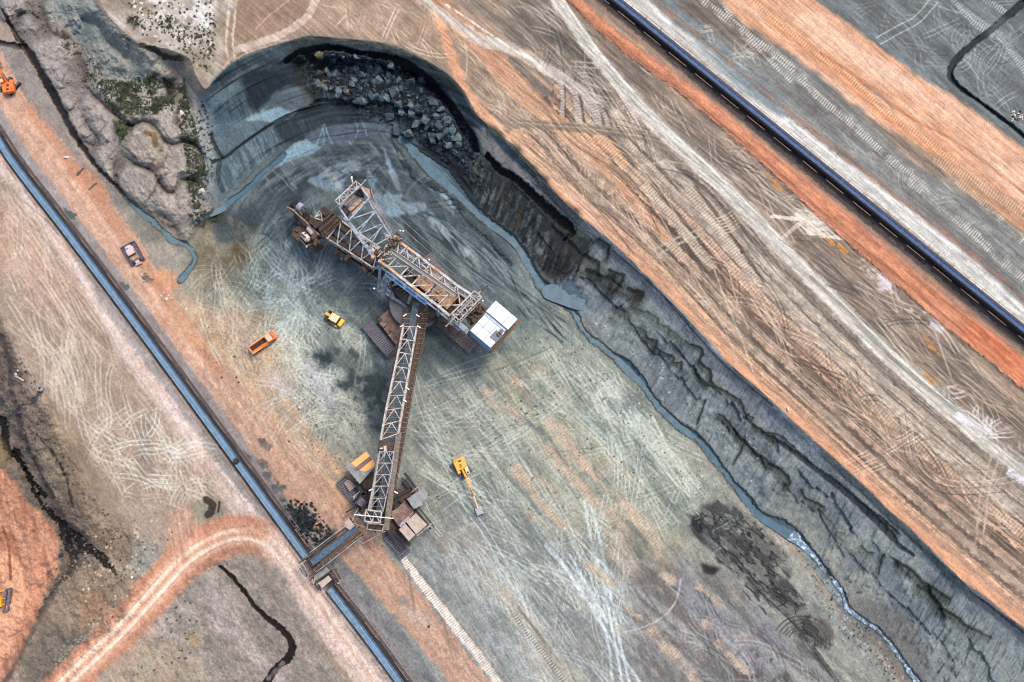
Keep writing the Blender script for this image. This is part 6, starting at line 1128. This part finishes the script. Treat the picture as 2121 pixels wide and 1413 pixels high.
cw2, CP2 = conveyor('pale blue belt conveyor from the beige tail cabin down to the bottom edge', [(684,1218),(760,1316),(836,1420),(930,1550)], 2.2, BELTB, mat('belt_sheen_low', (160,190,210), .6, 0, None, 2, 0, .4, .6, .8))
ce, CP3 = conveyor('deep blue belt conveyor on black ground along the upper bench to the right', [(1180,-66),(1267,2),(1587,261),(1840,466),(2117,690),(2240,790)], 1.9, BELTE, mat('belt_sheen_blue', (76,110,160), .6, 0, None, 2, 0, .4, .6, .8), 1.8)
b = MB(); o = W(489, 955, 2.0); b.tube(o, o+Vector((0,0,.9)), 1.0, .8, 16); ob = b.build('steel_drum', DARK); ob['label'] = 'round black drum sitting on the left pale blue belt'; ob['category'] = 'drum'
# sagging cable on posts beside the upper conveyor
pc = thing('cable_line', 'thin sagging cable on short posts along the black strip by the deep blue belt', 'cable line', W(1700, 385)); bb = MB(); pb = MB(); prev_ = None
for k in range(46):
    t = k/45; u, v = lerp(1262, 2130, t), lerp(30, 730, t); u, v = u-9, v+9; p = W(u, v, 15.9)
    if k % 2 == 0: pb = MB(); pb.bar(W(u, v, 14.6), p, .12); pb.bar(p-Vector((.5,-.4,0)), p+Vector((.5,-.4,0)), .08); pb.bar(W(u-5, v+6, 15.5), p, .07); pb.build('post', COPPER, pc)
    if prev_ is not None:
        m_ = lerp(prev_, p, .5)+Vector((-.5, -.55, -.2)); bb.bar(prev_, m_, .09); bb.bar(m_, p, .09)
    prev_ = p
bb.build('cable', CABLE, pc)
# tail station
ts = thing('tail_station', 'rusty conveyor tail station with beige cabin roof below the belt bridge', 'conveyor station', W(672, 1205, 0))
def shed2(par, pts, z, rm, zb, name='cabin', wm=None):
    P4 = poly(pts, z); b = MB(); c_ = sum(P4, Vector())/len(P4); b.prism([c_+(p-c_)*.93-Vector((0,0,.2)) for p in P4], zb); h_ = b.build(name, wm or RUST, par); b = MB(); b.prism(P4, z-.2); b.build('roof', rm, h_, .04); return h_
shed2(ts, [(680,1192),(687,1201),(667,1219),(659,1208)], 5, BEIGE, 1); shed2(ts, [(676,1174),(684,1182),(660,1200),(649,1205),(651,1192)], 3.6, GREYR, .8, 'machine_cover')
b = MB()
for p, q, w_ in [((654,1206),(690,1180),.4),((648,1204),(660,1222),.4),((684,1180),(702,1206),.5),((692,1178),(706,1200),.4),((660,1210),(664,1224),.3),((690,1195),(700,1205),.4),((646,1196),(652,1210),.6)]: b.bar(W(*p, 2.6), W(*q, 2.6), w_, .4)
b.build('frame', RUST, ts); b = MB(); b.prism(poly([(646,1198),(653,1203),(650,1211),(645,1206)], 2.9), .6); b.build('guard_panel', DECK, ts); b = MB(); b.box(W(702, 1204, 1.4), 1.6, .8, .9, 1); b.build('control_box', BEIGE, ts)
# ---------------------------------------------------------------- vehicles (local frame: x ahead, y left)
class VB:
    def __init__(s, root, o, a): s.root = root; s.o = Vector(o); s.R = Matrix.Rotation(a, 3, 'Z')
    def w(s, x, y, z): return s.o+s.R @ Vector((x, y, z))
    def boxes(s, name, m, L, parent=None, bev=.05):
        b = MB(); a = math.atan2(s.R[1][0], s.R[0][0])
        for (x0, x1, y0, y1, z0, z1) in L: b.box(s.w((x0+x1)/2, (y0+y1)/2, (z0+z1)/2), abs(x1-x0), abs(y1-y0), z1-z0, a)
        return b.build(name, m, parent or s.root, bev)
    def hull(s, name, m, bot, top, parent=None, bev=.05):
        vs = [s.w(*p) for p in bot]+[s.w(*p) for p in top]; n = len(bot); b = MB(); b.add(vs, [tuple(range(n))[::-1], tuple(range(n, 2*n))]+[(k, (k+1) % n, n+(k+1) % n, n+k) for k in range(n)]); return b.build(name, m, parent or s.root, bev)
    def wheel(s, x, y, r, wd, m=None):
        b = MB(); b.tube(s.w(x, y-wd/2, r), s.w(x, y+wd/2, r), r, n=20); w_ = b.build('wheel', m or TYRE, s.root, .08); b = MB(); sg = 1 if y > 0 else -1; b.tube(s.w(x, y+sg*wd/2, r), s.w(x, y+sg*(wd/2+.04), r), r*.55, n=14); b.build('rim', AMBER, w_); return w_
def head(u0, v0, u1, v1): d = W(u1, v1, 1)-W(u0, v0, 1); return math.atan2(d.y, d.x)
def lz(u, v): return W(u, v, zat(u, v)-.05)
# orange dump truck
o = lz(548, 712); tk = thing('dump_truck', 'orange dump truck with long open bed parked on pale tracks', 'truck', o); V_ = VB(tk, o, head(528,722,566,696))
V_.boxes('chassis', DARK, [(-3.9,3.9,-.45,.45,.7,1.05),(-3.9,-3.6,-1.1,1.1,.7,1.)])
for x in (-3.0, -1.7, 2.6):
    for y in (-1.05, 1.05): V_.wheel(x, y, .55, .5 if x < 0 else .38)
V_.boxes('cab', ORANGE, [(1.5,2.85,-1.2,1.2,1.,2.85)], None, .12); V_.boxes('cab_roof', PINKO, [(1.35,2.85,-1.15,1.15,2.85,3.0)], None, .06); V_.boxes('side_window', GLASS, [(1.9,2.7,-1.22,-1.19,2.05,2.6)]); V_.boxes('windscreen', GLASS, [(2.84,2.9,-1.05,1.05,2.0,2.65)]); V_.boxes('hood', ORANGE, [(2.86,4.15,-1.15,1.15,1.0,2.05)], None, .3)
for y in (-.8, .8): V_.boxes('headlight', LAMP, [(4.13,4.18,y-.15,y+.15,1.2,1.45)])
bd = V_.boxes('dump_bed', ORANGE, [(-4.1,1.2,-1.15,1.15,1.15,1.3),(-4.1,1.2,1.02,1.15,1.2,2.5),(-4.1,-.9,-1.25,-1.12,1.2,2.4),(-.9,1.2,-1.12,-.98,1.2,2.4),(-4.1,-3.98,-1.2,1.15,1.2,2.3),(1.08,1.2,-1.15,1.15,1.2,2.75)]); V_.boxes('bed_rim', PINKO, [(-4.15,1.25,1.0,1.24,2.5,2.58),(-4.1,-.9,-1.32,-1.1,2.4,2.48),(-.7,1.1,-1.32,-1.14,1.75,1.83),(-4.15,-4.0,-1.2,1.2,2.3,2.38)], bd)
V_.hull('bed_side', mat('bright_orange', (255,140,30), .45, 0, (240,118,30), 1, 0, .5, .7, .9), [(-3.95,-1.1,1.32),(1.05,-.95,1.32),(1.05,-.2,1.32),(-3.95,-.2,1.32)], [(-3.95,-1.1,2.3),(1.05,-.95,2.3),(1.05,-.88,2.3),(-3.95,-1.02,2.3)], bd, 0); V_.boxes('coal_remains', DARK, [(-3.8,.9,-.15,.95,1.3,1.38)], bd); tk.scale = (1.18, 1.18, 1.1)
# yellow tractor
o = lz(694, 662); tr = thing('wheel_tractor', 'small yellow tractor with tan cab roof, standing on grey ground', 'tractor', o); V_ = VB(tr, o, head(680,650,710,668))
V_.boxes('chassis', DARK, [(-2.6,2.6,-.4,.4,.5,.9)])
for x, y, r, wd in ((-1.9,1.15,.8,.6),(-1.9,-1.15,.8,.6),(1.7,.95,.65,.5),(1.7,-.95,.65,.5)): V_.wheel(x, y, r, wd)
V_.boxes('rear_hood', AMBER, [(-3.0,-1.5,-.4,.45,.9,1.7)], None, .12); V_.boxes('cab', AMBER, [(-1.0,1.2,-.95,.95,.9,2.5)], None, .08); V_.boxes('cab_window', GLASS, [(-.8,1.,-1.0,-.94,1.6,2.3),(-.8,1.,.94,1.,1.6,2.3),(1.18,1.24,-.8,.8,1.6,2.3),(-1.05,-.98,-.8,.8,1.6,2.3)]); V_.boxes('cab_roof', TAN, [(-1.2,1.35,-1.08,1.08,2.5,2.66)], None, .06)
V_.boxes('front_tool_box', YELL, [(1.75,2.95,-1.25,1.0,1.2,2.0)], None, .14); V_.boxes('step', AMBER, [(1.0,1.8,-1.9,-1.5,.5,.9),(-1.0,.0,-1.15,-.95,.7,1.)]); tr.scale = (1.2, 1.2, 1.1)
# person in a red jacket beside it, standing
def person(o, a, jacket, label, arm=.25):
    rt = thing('person', label, 'person', o); R = Matrix.Rotation(a, 3, 'Z')
    J = {'pelvis':(0,0,.95),'waist':(0,0,1.12),'chest':(0,0,1.34),'neck':(0,0,1.5),'head':(.02,0,1.66),'top':(.02,0,1.76),'hl':(0,.10,.9),'kl':(.04,.11,.5),'al':(0,.12,.08),'tl':(.17,.13,.04),'hr':(0,-.10,.9),'kr':(.03,-.12,.5),'ar':(-.04,-.13,.08),'tr':(.13,-.15,.04),'sl':(0,.19,1.42),'el':(.02,.27,1.14),'wl':(arm,.24,.95),'sr':(0,-.19,1.42),'er':(.02,-.27,1.14),'wr':(arm*.6,-.25,.9)}
    rad = {'pelvis':.15,'waist':.13,'chest':.16,'neck':.06,'head':.10,'top':.07,'hl':.09,'kl':.065,'al':.045,'tl':.04,'hr':.09,'kr':.065,'ar':.045,'tr':.04,'sl':.07,'el':.05,'wl':.035,'sr':.07,'er':.05,'wr':.035}
    E = [('pelvis','waist'),('waist','chest'),('chest','neck'),('neck','head'),('head','top'),('pelvis','hl'),('hl','kl'),('kl','al'),('al','tl'),('pelvis','hr'),('hr','kr'),('kr','ar'),('ar','tr'),('chest','sl'),('sl','el'),('el','wl'),('chest','sr'),('sr','er'),('er','wr')]
    for s_, side in (('l', 1), ('r', -1)):
        wx_, wy_, wz_ = J['w'+s_]
        for f in range(5):
            n_ = 'f%d%s' % (f, s_); J[n_] = (wx_+.05+.02*f-(.03 if f == 4 else 0), wy_+side*(-.02+.012*f)-(side*.05 if f == 4 else 0), wz_-.09+.01*f); rad[n_] = .009; E.append(('w'+s_, n_))
    def mk(name, keys, edges, gr, m, par):
        me = bpy.data.meshes.new(name); ix = {k: n for n, k in enumerate(keys)}; me.from_pydata([tuple(R @ Vector(J[k])) for k in keys], [(ix[a_], ix[c_]) for a_, c_ in edges], []); me.materials.append(m); ob = bpy.data.objects.new(name, me); COL.objects.link(ob); ob.parent = par
        sk_ = ob.modifiers.new('skin', 'SKIN'); ob.modifiers.new('sub', 'SUBSURF').levels = 1
        for k, n in ix.items(): me.skin_vertices[0].data[n].radius = (rad[k]*gr,)*2
        me.skin_vertices[0].data[0].use_root = True; sk_.use_smooth_shade = True; return ob
    body = mk('body', list(J), E, 1, mat('skin_tone', (200,150,120), .6, 0, None, 3, 0, .4, .6, .8), rt)
    up_ = ['chest','waist','pelvis','neck','sl','el','sr','er']; mk('jacket', up_, [('chest','waist'),('waist','pelvis'),('chest','neck'),('chest','sl'),('sl','el'),('chest','sr'),('sr','er')], 1.25, jacket, rt)
    lo_ = ['pelvis','hl','kl','al','hr','kr','ar']; mk('trousers', lo_, [('pelvis','hl'),('hl','kl'),('kl','al'),('pelvis','hr'),('hr','kr'),('kr','ar')], 1.2, mat('dark_trousers', (44,46,56), .9, 0, None, 3, 0, .4, .6, .8), rt)
    b = MB(); c_ = Vector(o)+R @ Vector((.02, 0, 1.72)); b.tube(c_, c_+Vector((0, 0, .12)), .135, .06, 12); b.tube(c_-Vector((0,0,.01)), c_+Vector((0, 0, .01)), .17, .17, 12); b.build('hard_hat', jacket, rt); return rt
person(lz(682, 682), 1.2, mat('red_jacket', (190,30,66), .8, 0, (150,20,50), 4, 0, .4, .6, .8), 'person in a red jacket standing beside the small yellow tractor')
# excavators
def excavator(o, a_tr, a_up, m, mr, label, boom, arm_, bk, cabside=-1, bucketm=None):
    t = thing('crawler_excavator', label, 'excavator', o); Vt = VB(t, o, a_tr); V_ = VB(t, o, a_up)
    for s_ in (-1, 1): crawler(t, Vt.w(0, s_*1.35, 0), a_tr, 4.6, .65, .95, TRACK, DARK, 20)
    Vt.boxes('undercarriage', DARK, [(-1.2,1.2,-1.2,1.2,.4,.95)]); 
    b = MB(); b.tube(V_.w(0,0,.9), V_.w(0,0,1.15), .9, n=20); b.build('slew_ring', DARK, t)
    up = V_.hull('upper_body', m, [(-2.6,-1.2,1.15),(-1.9,-1.45,1.15),(.3,-1.45,1.15),(.3,1.45,1.15),(-1.9,1.45,1.15),(-2.6,1.2,1.15)], [(-2.6,-1.2,2.2),(-1.9,-1.45,2.25),(.3,-1.4,2.2),(.3,1.4,2.2),(-1.9,1.45,2.25),(-2.6,1.2,2.2)], None, .1)
    [V_.boxes('engine_vent', DARK, [q_], up, 0) for q_ in ((-2.0,-1.6,-.2,.5,2.26,2.32),(-1.0,-.85,-.4,.2,2.25,2.31),(-.7,-.55,-.4,.2,2.25,2.31),(-.4,-.25,-.4,.2,2.25,2.31),(-2.1,-1.9,-.9,-.7,2.26,2.31))]
    y0 = .65*cabside; cb = V_.boxes('cab', m, [(.2,1.95,min(y0-.15*cabside, 1.4*cabside),max(y0-.15*cabside, 1.4*cabside),1.15,2.75)], None, .12); V_.boxes('cab_roof', mr, [(.2,1.9,min(.55*cabside,1.38*cabside),max(.55*cabside,1.38*cabside),2.75,2.83)], cb); V_.boxes('roof_window', GLASS, [(1.3,1.75,min(.7*cabside,1.2*cabside),max(.7*cabside,1.2*cabside),2.83,2.86),(1.93,1.99,min(.6*cabside,1.35*cabside),max(.6*cabside,1.35*cabside),1.5,2.6)], cb)
    V_.boxes('side_box', m, [(.3,1.1,min(-.6*cabside,-1.4*cabside),max(-.6*cabside,-1.4*cabside),1.15,1.9)], None, .08)
    b = MB()
    for k in range(len(boom)-1): p, q = boom[k], boom[k+1]; b.bar(V_.w(*p), V_.w(*q), .5-.05*k, .7-.1*k)
    bo = b.build('boom', m, t, .04); b = MB(); p, q = boom[0], boom[1]; m_ = [(x+y)/2 for x, y in zip(boom[1], boom[-1])]
    for s_ in (-.32, .32): b.tube(V_.w(p[0]+.4, p[1]+s_, p[2]-.2), V_.w(q[0], q[1]+s_, q[2]-.1), .1, .08)
    b.build('lift_cylinder', TRACK, bo); b = MB(); b.bar(V_.w(*boom[-1]), V_.w(*arm_), .36, .5); ar = b.build('arm', mr, t, .04)
    b = MB(); b.tube(V_.w(m_[0], m_[1], m_[2]+.5), V_.w(boom[-1][0]-.1, boom[-1][1], boom[-1][2]+.5), .1); b.build('arm_cylinder', TRACK, ar)
    x, y, z = arm_; bw_, bl_ = bk; V_.hull('bucket', bucketm or BUCK, [(x-.1,y-bw_/2,z-1.0),(x+bl_*.7,y-bw_/2,z-1.1),(x+bl_*.7,y+bw_/2,z-1.1),(x-.1,y+bw_/2,z-1.0)], [(x-.2,y-bw_/2,z-.1),(x+bl_,y-bw_/2,z-.2),(x+bl_,y+bw_/2,z-.2),(x-.2,y+bw_/2,z-.1)], None, .06)
    b = MB()
    for k in range(5): yy = y-bw_/2+bw_*(k+.5)/5; b.bar(V_.w(x+bl_*.9, yy, z-.5), V_.w(x+bl_+.25, yy, z-.5), .12)
    b.build('bucket_teeth', DARK, t); return t
o = W(956, 970, zat(956, 970)); ex_ = excavator(o, ang((938,968),(962,995)), head(951,950,990,1048), AMBER, TAN, 'amber crawler excavator reaching its long boom to a grey bucket', [(.2,0,1.6),(2.6,.1,3.2),(5.6,.1,3.4),(7.4,.1,3.1)], (10.5,.1,1.0), (1.7,1.7), 1); ex_.scale = (1.36, 1.36, 1.2)
o = W(23, 181, zat(23, 181)); ex_ = excavator(o, ang((12,186),(26,170)), head(18,178,8,135), ORANGE, PINKO, 'orange crawler excavator with raised boom near the top left corner', [(.2,0,1.6),(2.0,0,3.8),(3.8,.2,4.6)], (6.6,1.0,2.2), (1.1,1.0), 1, COPPER); ex_.scale = (1.3, 1.3, 1.15)
# bulldozer
o = lz(278, 528); t = thing('bulldozer', 'dusty mauve bulldozer working on the salmon road left of the ditch', 'bulldozer', o); V_ = VB(t, o, head(290,545,268,508))
for s_ in (-1, 1): crawler(t, V_.w(-.1, s_*1.45, 0), head(290,545,268,508), 5.4, .75, 1.2, TRACK, DARK, 20)
V_.boxes('body', SAND, [(-2.2,1.9,-1.0,1.0,.6,1.5)], None, .08); V_.boxes('hood', SAND, [(.6,2.3,-.8,.8,1.4,2.0)], None, .1); V_.boxes('cab', RUSTP, [(-.9,.6,-.95,.95,1.4,2.5)], None, .06); V_.boxes('cab_roof', SAND, [(-.7,.9,-.95,.95,2.5,2.62)], None, .05); V_.boxes('fuel_tank', COPPER, [(-2.2,-1.0,-1.1,1.1,1.4,1.9)], None, .1); V_.boxes('rear_window', GLASS, [(-1.0,-.86,-.7,.7,1.9,2.4)])
V_.hull('blade', GREYR, [(2.7,-2.1,.05),(3.0,-2.1,.05),(3.0,2.1,.05),(2.7,2.1,.05)], [(2.9,-2.1,1.4),(3.15,-2.1,1.4),(3.15,2.1,1.4),(2.9,2.1,1.4)]); V_.boxes('push_arm', RUSTP, [(-.6,2.8,-2.05,-1.85,.4,.7),(-.6,2.8,1.85,2.05,.4,.7)]); V_.boxes('ripper', SAND, [(-3.1,-2.2,-.5,.5,.7,1.3),(-3.4,-3.1,-.9,.9,.6,1.0)], None, .05); b = MB(); b.tube(V_.w(1.4,.3,1.9), V_.w(1.4,.3,2.7), .08); b.build('exhaust', DARK, t); t.scale = (1.28, 1.28, 1.2)
# loader cut by the left edge
o = W(2, 1247, zat(10, 1247)); t = thing('wheel_loader', 'yellow machine with dark lattice bucket cut off by the left edge on red earth', 'wheel loader', o); V_ = VB(t, o, head(0,1247,20,1242))
V_.boxes('body', AMBER, [(-4.5,1.2,-1.5,1.9,.8,2.2)], None, .1); V_.boxes('cab', YELL, [(-1.6,.4,-.9,.7,2.2,3.0)], None, .08)
for x in (-3.6, -.6):
    for y in (-1.2, 1.2): V_.wheel(x, y, .8, .6)
V_.boxes('lift_arm', AMBER, [(-.6,2.0,-1.0,-.75,1.4,1.7),(-.6,2.0,.75,1.0,1.4,1.7),(-.6,2.4,3.1,3.4,1.2,1.5)])
b = MB(); q = [V_.w(2.6,3.4,1.1), V_.w(3.9,3.4,1.1), V_.w(2.4,-3.2,1.1), V_.w(1.2,-3.2,1.1)]
for k in range(4): b.bar(q[k], q[(k+1) % 4], .5, .9)
b.bar(lerp(q[0], q[3], .2), lerp(q[1], q[2], .5), .3); b.bar(lerp(q[0], q[3], .5), lerp(q[1], q[2], .8), .3); b.build('bucket', TRACK, t)
# pipe mouth and planks on the dark slope at the left
b = MB(); o = W(86, 806, zat(86, 806)); b.tube(o+Vector((0,0,-.4)), o+Vector((.2,.1,1.1)), .95, .95, 18); ob = b.build('drain_pipe', GREYR); ob['label'] = 'white rimmed round drain pipe end above the dark gully on the left'; ob['category'] = 'pipe'; b = MB(); b.tube(o+Vector((.2,.1,1.1)), o+Vector((.21,.1,1.12)), .6, .6, 16); pp = b.build('pipe_mouth', DARK, ob)  # dark disc stands in for the shade inside the pipe
for k, (p, q, lb) in enumerate([((31,778),(39,783),'short pale plank lying at an angle on the brown slope'), ((40,783),(49,789),'long pale plank right of the short one on the brown slope')]):
    b = MB(); b.bar(W(*p, zat(*p)+.3), W(*q, zat(*q)+.3), .5, .2); b.bar(W(*p, zat(*p)+.1), W(*q, zat(*q)+.1), .3, .2); ob = b.build('plank', BEIGE); ob['label'] = lb; ob['category'] = 'plank'
# ---------------------------------------------------------------- rocks
def rockmesh(seed, flat=.75):
    R = random.Random(seed); bm = bmesh.new()
    for k in range(13):
        v = Vector((R.gauss(0,1), R.gauss(0,1), R.gauss(0,1))).normalized()*R.uniform(.8, 1.1); v = Vector((max(-.8, min(.8, v.x)), max(-.75, min(.75, v.y)), max(-.6, min(.6, v.z))*1.1)); bm.verts.new(v)
    bmesh.ops.convex_hull(bm, input=bm.verts); bmesh.ops.delete(bm, geom=[v for v in bm.verts if not v.link_faces], context='VERTS'); bmesh.ops.dissolve_limit(bm, angle_limit=.25, verts=bm.verts, edges=bm.edges)
    me = bpy.data.meshes.new('boulder'); bm.to_mesh(me); bm.free(); return me
RM = [rockmesh(s_) for s_ in range(8)]
rockm = [mat('dark_slate_rock', (60,76,84), .8, 0, (32,44,50), 1.2, .4, .4, .62, .75), mat('light_slate_rock', (92,108,112), .8, 0, (50,64,70), 1.2, .4, .42, .64, .75), mat('ochre_rock', (120,104,76), .8, 0, (70,60,48), 1.2, .4, .4, .6, .75)]
greym = mat('grey_rock', (150,146,134), .8, 0, (100,98,90), 2, .3, .4, .6, .75)
palem = mat('pale_rock', (226,214,200), .8, 0, (180,166,150), 2, .3, .4, .6, .8)
RMS = []
for m_ in rockm+[palem, greym]:
    L = []
    for me_ in RM: c_ = me_.copy(); c_.materials.append(m_); L.append(c_)
    RMS.append(L)
def rock(u, v, r, k, lab, grp=None, cat='boulder', R=random.Random(77), sink=.2):
    ob = bpy.data.objects.new('boulder' if cat == 'boulder' else 'rock', R.choice(RMS[k])); COL.objects.link(ob); ob.location = W(u, v, zat(u, v)+r*sink); ob.scale = (r*R.uniform(.8, 1.3), r*R.uniform(.7, 1.1), r*R.uniform(.6, 1)); ob.rotation_euler = (R.uniform(-.6,.6), R.uniform(-.6,.6), R.uniform(0, 6.3)); ob['label'] = lab; ob['category'] = cat
    if grp: ob['group'] = grp
    return ob
big = [(750,155,2.6,1,'biggest pale grey boulder in the rubble under the curved wall, left part'),(775,170,2.2,1,'squared grey boulder just right of the biggest rubble block'),(874,165,3.2,1,'long flat grey slab leaning against the dark overhang'),(899,212,2.8,1,'teal grey boulder at the right side of the rubble heap'),(850,218,2.1,1,'pale angular boulder alone in the dark part of the rubble'),(776,200,2.4,1,'pale block at the lower middle of the rubble heap'),(845,277,3.4,1,'large grey boulder standing in the blue mud fan'),(820,272,2.6,0,'dark rounded boulder left of the big one in the mud fan'),(806,242,2.8,0,'dark boulder above the mud fan, right of the ledge'),(718,190,1.8,2,'ochre stained boulder in the left rubble')]
for u, v, r, k, lb in big: rock(u, v, r*.8, k, lb)
R = random.Random(21); n = 0
RZ = [(640,115),(700,112),(760,120),(830,140),(880,185),(930,240),(965,300),(960,340),(920,300),(880,290),(850,240),(780,215),(700,205),(650,190)]
while n < 262:
    u, v = R.uniform(610, 980), R.uniform(100, 345)
    if not pin(RZ, u, v): continue
    r = R.choice([.35, .45, .6, .8, 1.1, 1.7, 2.3]) * R.uniform(.7, 1.1); k = 2 if (u < 680 and R.random() < .35) else (1 if R.random() < .4 else 0)
    rock(u, v, r, k, 'ochre stained broken rock in the rubble under the curved wall' if k == 2 else 'broken slate rock in the rubble heap under the curved wall', 'ochre rubble rocks' if k == 2 else 'slate rubble rocks', 'boulder', R, .08); n += 1
for u, v, r, lb in [(1632,848,1.0,'single white rock on the salmon rim edge at the right'),(340,607,.55,'topmost pale rock of the small heap beside the salmon road'),(334,613,.5,'leftmost pale rock of the small heap beside the salmon road'),(345,620,.75,'biggest pale rock at the bottom of the small heap'),(357,618,.65,'white rock at the right of the small heap'),(349,612,.4,'smallest pale rock in the middle of the small heap'),(127,1150,1.1,'white boulder on the black slope by the red earth'),(177,1156,.5,'pale rock right of the white boulder on the black slope'),(117,1201,.6,'white stone at the lower tip of the black slope'),(273,1196,.7,'pale stone below the grey round patch'),(418,395,1.6,'pale grey boulder among the dark green bushes'),(138,326,.9,'white rock on the salmon road near the ditch'),(33,775,.6,'pale cream stone beside the planks'),(37,768,.5,'smaller cream stone above the planks'),(376,235,1.2,'tan angular rock on the edge of the grass'),(1537,523,.7,'black rock on the pale tread strip of the upper bench'),(888,1298,.6,'dark little rock on the pale road below the wagon')]: rock(u, v, r, 3 if 'black' not in lb and 'dark l' not in lb else 0, lb, None, 'rock', R)
for k in range(34):
    u, v = R.uniform(2094, 2119), R.uniform(228, 250); rock(u, v, R.uniform(.35, .8), 3 if R.random() < .6 else 0, 'small stone in the black and white heap at the right edge', 'stone heap at the right edge', 'rock', R)
for k in range(60):
    t = R.random(); u, v = lerp(230, 120, t)+R.uniform(-16, 16)+ (14 if t < .4 else 0), lerp(1275, 1368, t)+R.uniform(-9, 9); rock(u, v, R.uniform(.25, .6), 4, 'grey stone in the rubble line along the red curved road', 'rubble line stones', 'rock', R)
# ---------------------------------------------------------------- rough grass and shrubs on the old rock
gm, gt, gb = nodes('grass_blades'); gi = gt.nodes.new('ShaderNodeTexNoise'); gi.inputs['Scale'].default_value = .5; gc = gt.nodes.new('ShaderNodeTexCoord'); gt.links.new(gc.outputs['Object'], gi.inputs['Vector']); gr_ = gt.nodes.new('ShaderNodeValToRGB'); gr_.color_ramp.elements[0].position = .4; gr_.color_ramp.elements[1].position = .62
gr_.color_ramp.elements[0].color = (.016, .022, .008, 1); gr_.color_ramp.elements[1].color = (.07, .085, .03, 1); gt.links.new(gi.outputs['Fac'], gr_.inputs['Fac']); gt.links.new(gr_.outputs['Color'], gb.inputs['Base Color']); gb.inputs['Roughness'].default_value = .8
vs, fs = [], []; R = random.Random(31)
DK_ = [([(215,165),(262,170),(320,148),(345,165),(368,190),(360,232),(330,238),(245,238),(215,210),(185,185)], 2600, .75), ([(382,160),(392,215),(412,290),(428,350),(424,420),(404,436),(390,395),(388,330),(375,280),(366,230)], 2400, .6), ([(240,250),(268,252),(264,278),(250,296),(242,276)], 260, .8), ([(262,30),(350,32),(420,75),(436,120),(425,155),(400,130),(370,85),(330,62),(270,62)], 900, .3), ([(95,50),(125,55),(165,95),(205,130),(215,160),(200,185),(172,165),(160,125),(118,85)], 380, .4), ([(400,60),(450,20),(450,110),(430,160)], 160, .3), ([(390,440),(440,430),(470,448),(440,470),(400,470)], 240, .5)]
for pg, n_, _t in DK_:
    xs = [p[0] for p in pg]; ys = [p[1] for p in pg]; c_ = 0; cl = [(R.uniform(min(xs), max(xs)), R.uniform(min(ys), max(ys)), R.uniform(5, 22)) for _ in range(60)]
    while c_ < n_:
        a_ = R.choice(cl); u, v = a_[0]+R.gauss(0, a_[2]*.5), a_[1]+R.gauss(0, a_[2]*.5)
        c_ += 1
        if not pin(pg, u, v): continue
        p = W(u, v); s_ = R.uniform(.2, .62)
        for q in range(9):
            th = R.uniform(0, 6.28); le = s_*R.uniform(.5, 1.1); e = Vector((math.cos(th), math.sin(th), 0)); sd_ = Vector((-e.y, e.x, 0))*le*.28; tip = p+e*le+Vector((0, 0, R.uniform(.1, .7)*s_)); m_ = p+e*le*.5+Vector((0, 0, R.uniform(.3, .8)*s_)); i0 = len(vs); vs += [tuple(p+Vector((0,0,.05))), tuple(m_-sd_), tuple(tip), tuple(m_+sd_)]; fs.append((i0, i0+1, i0+2, i0+3))
me = bpy.data.meshes.new('rough_grass'); me.from_pydata(vs, [], fs); me.materials.append(gm); ob = bpy.data.objects.new('rough_grass', me); COL.objects.link(ob); ob['kind'] = 'stuff'; ob['label'] = 'dark green rough grass and scrub on the old rock at top left'; ob['category'] = 'grass'
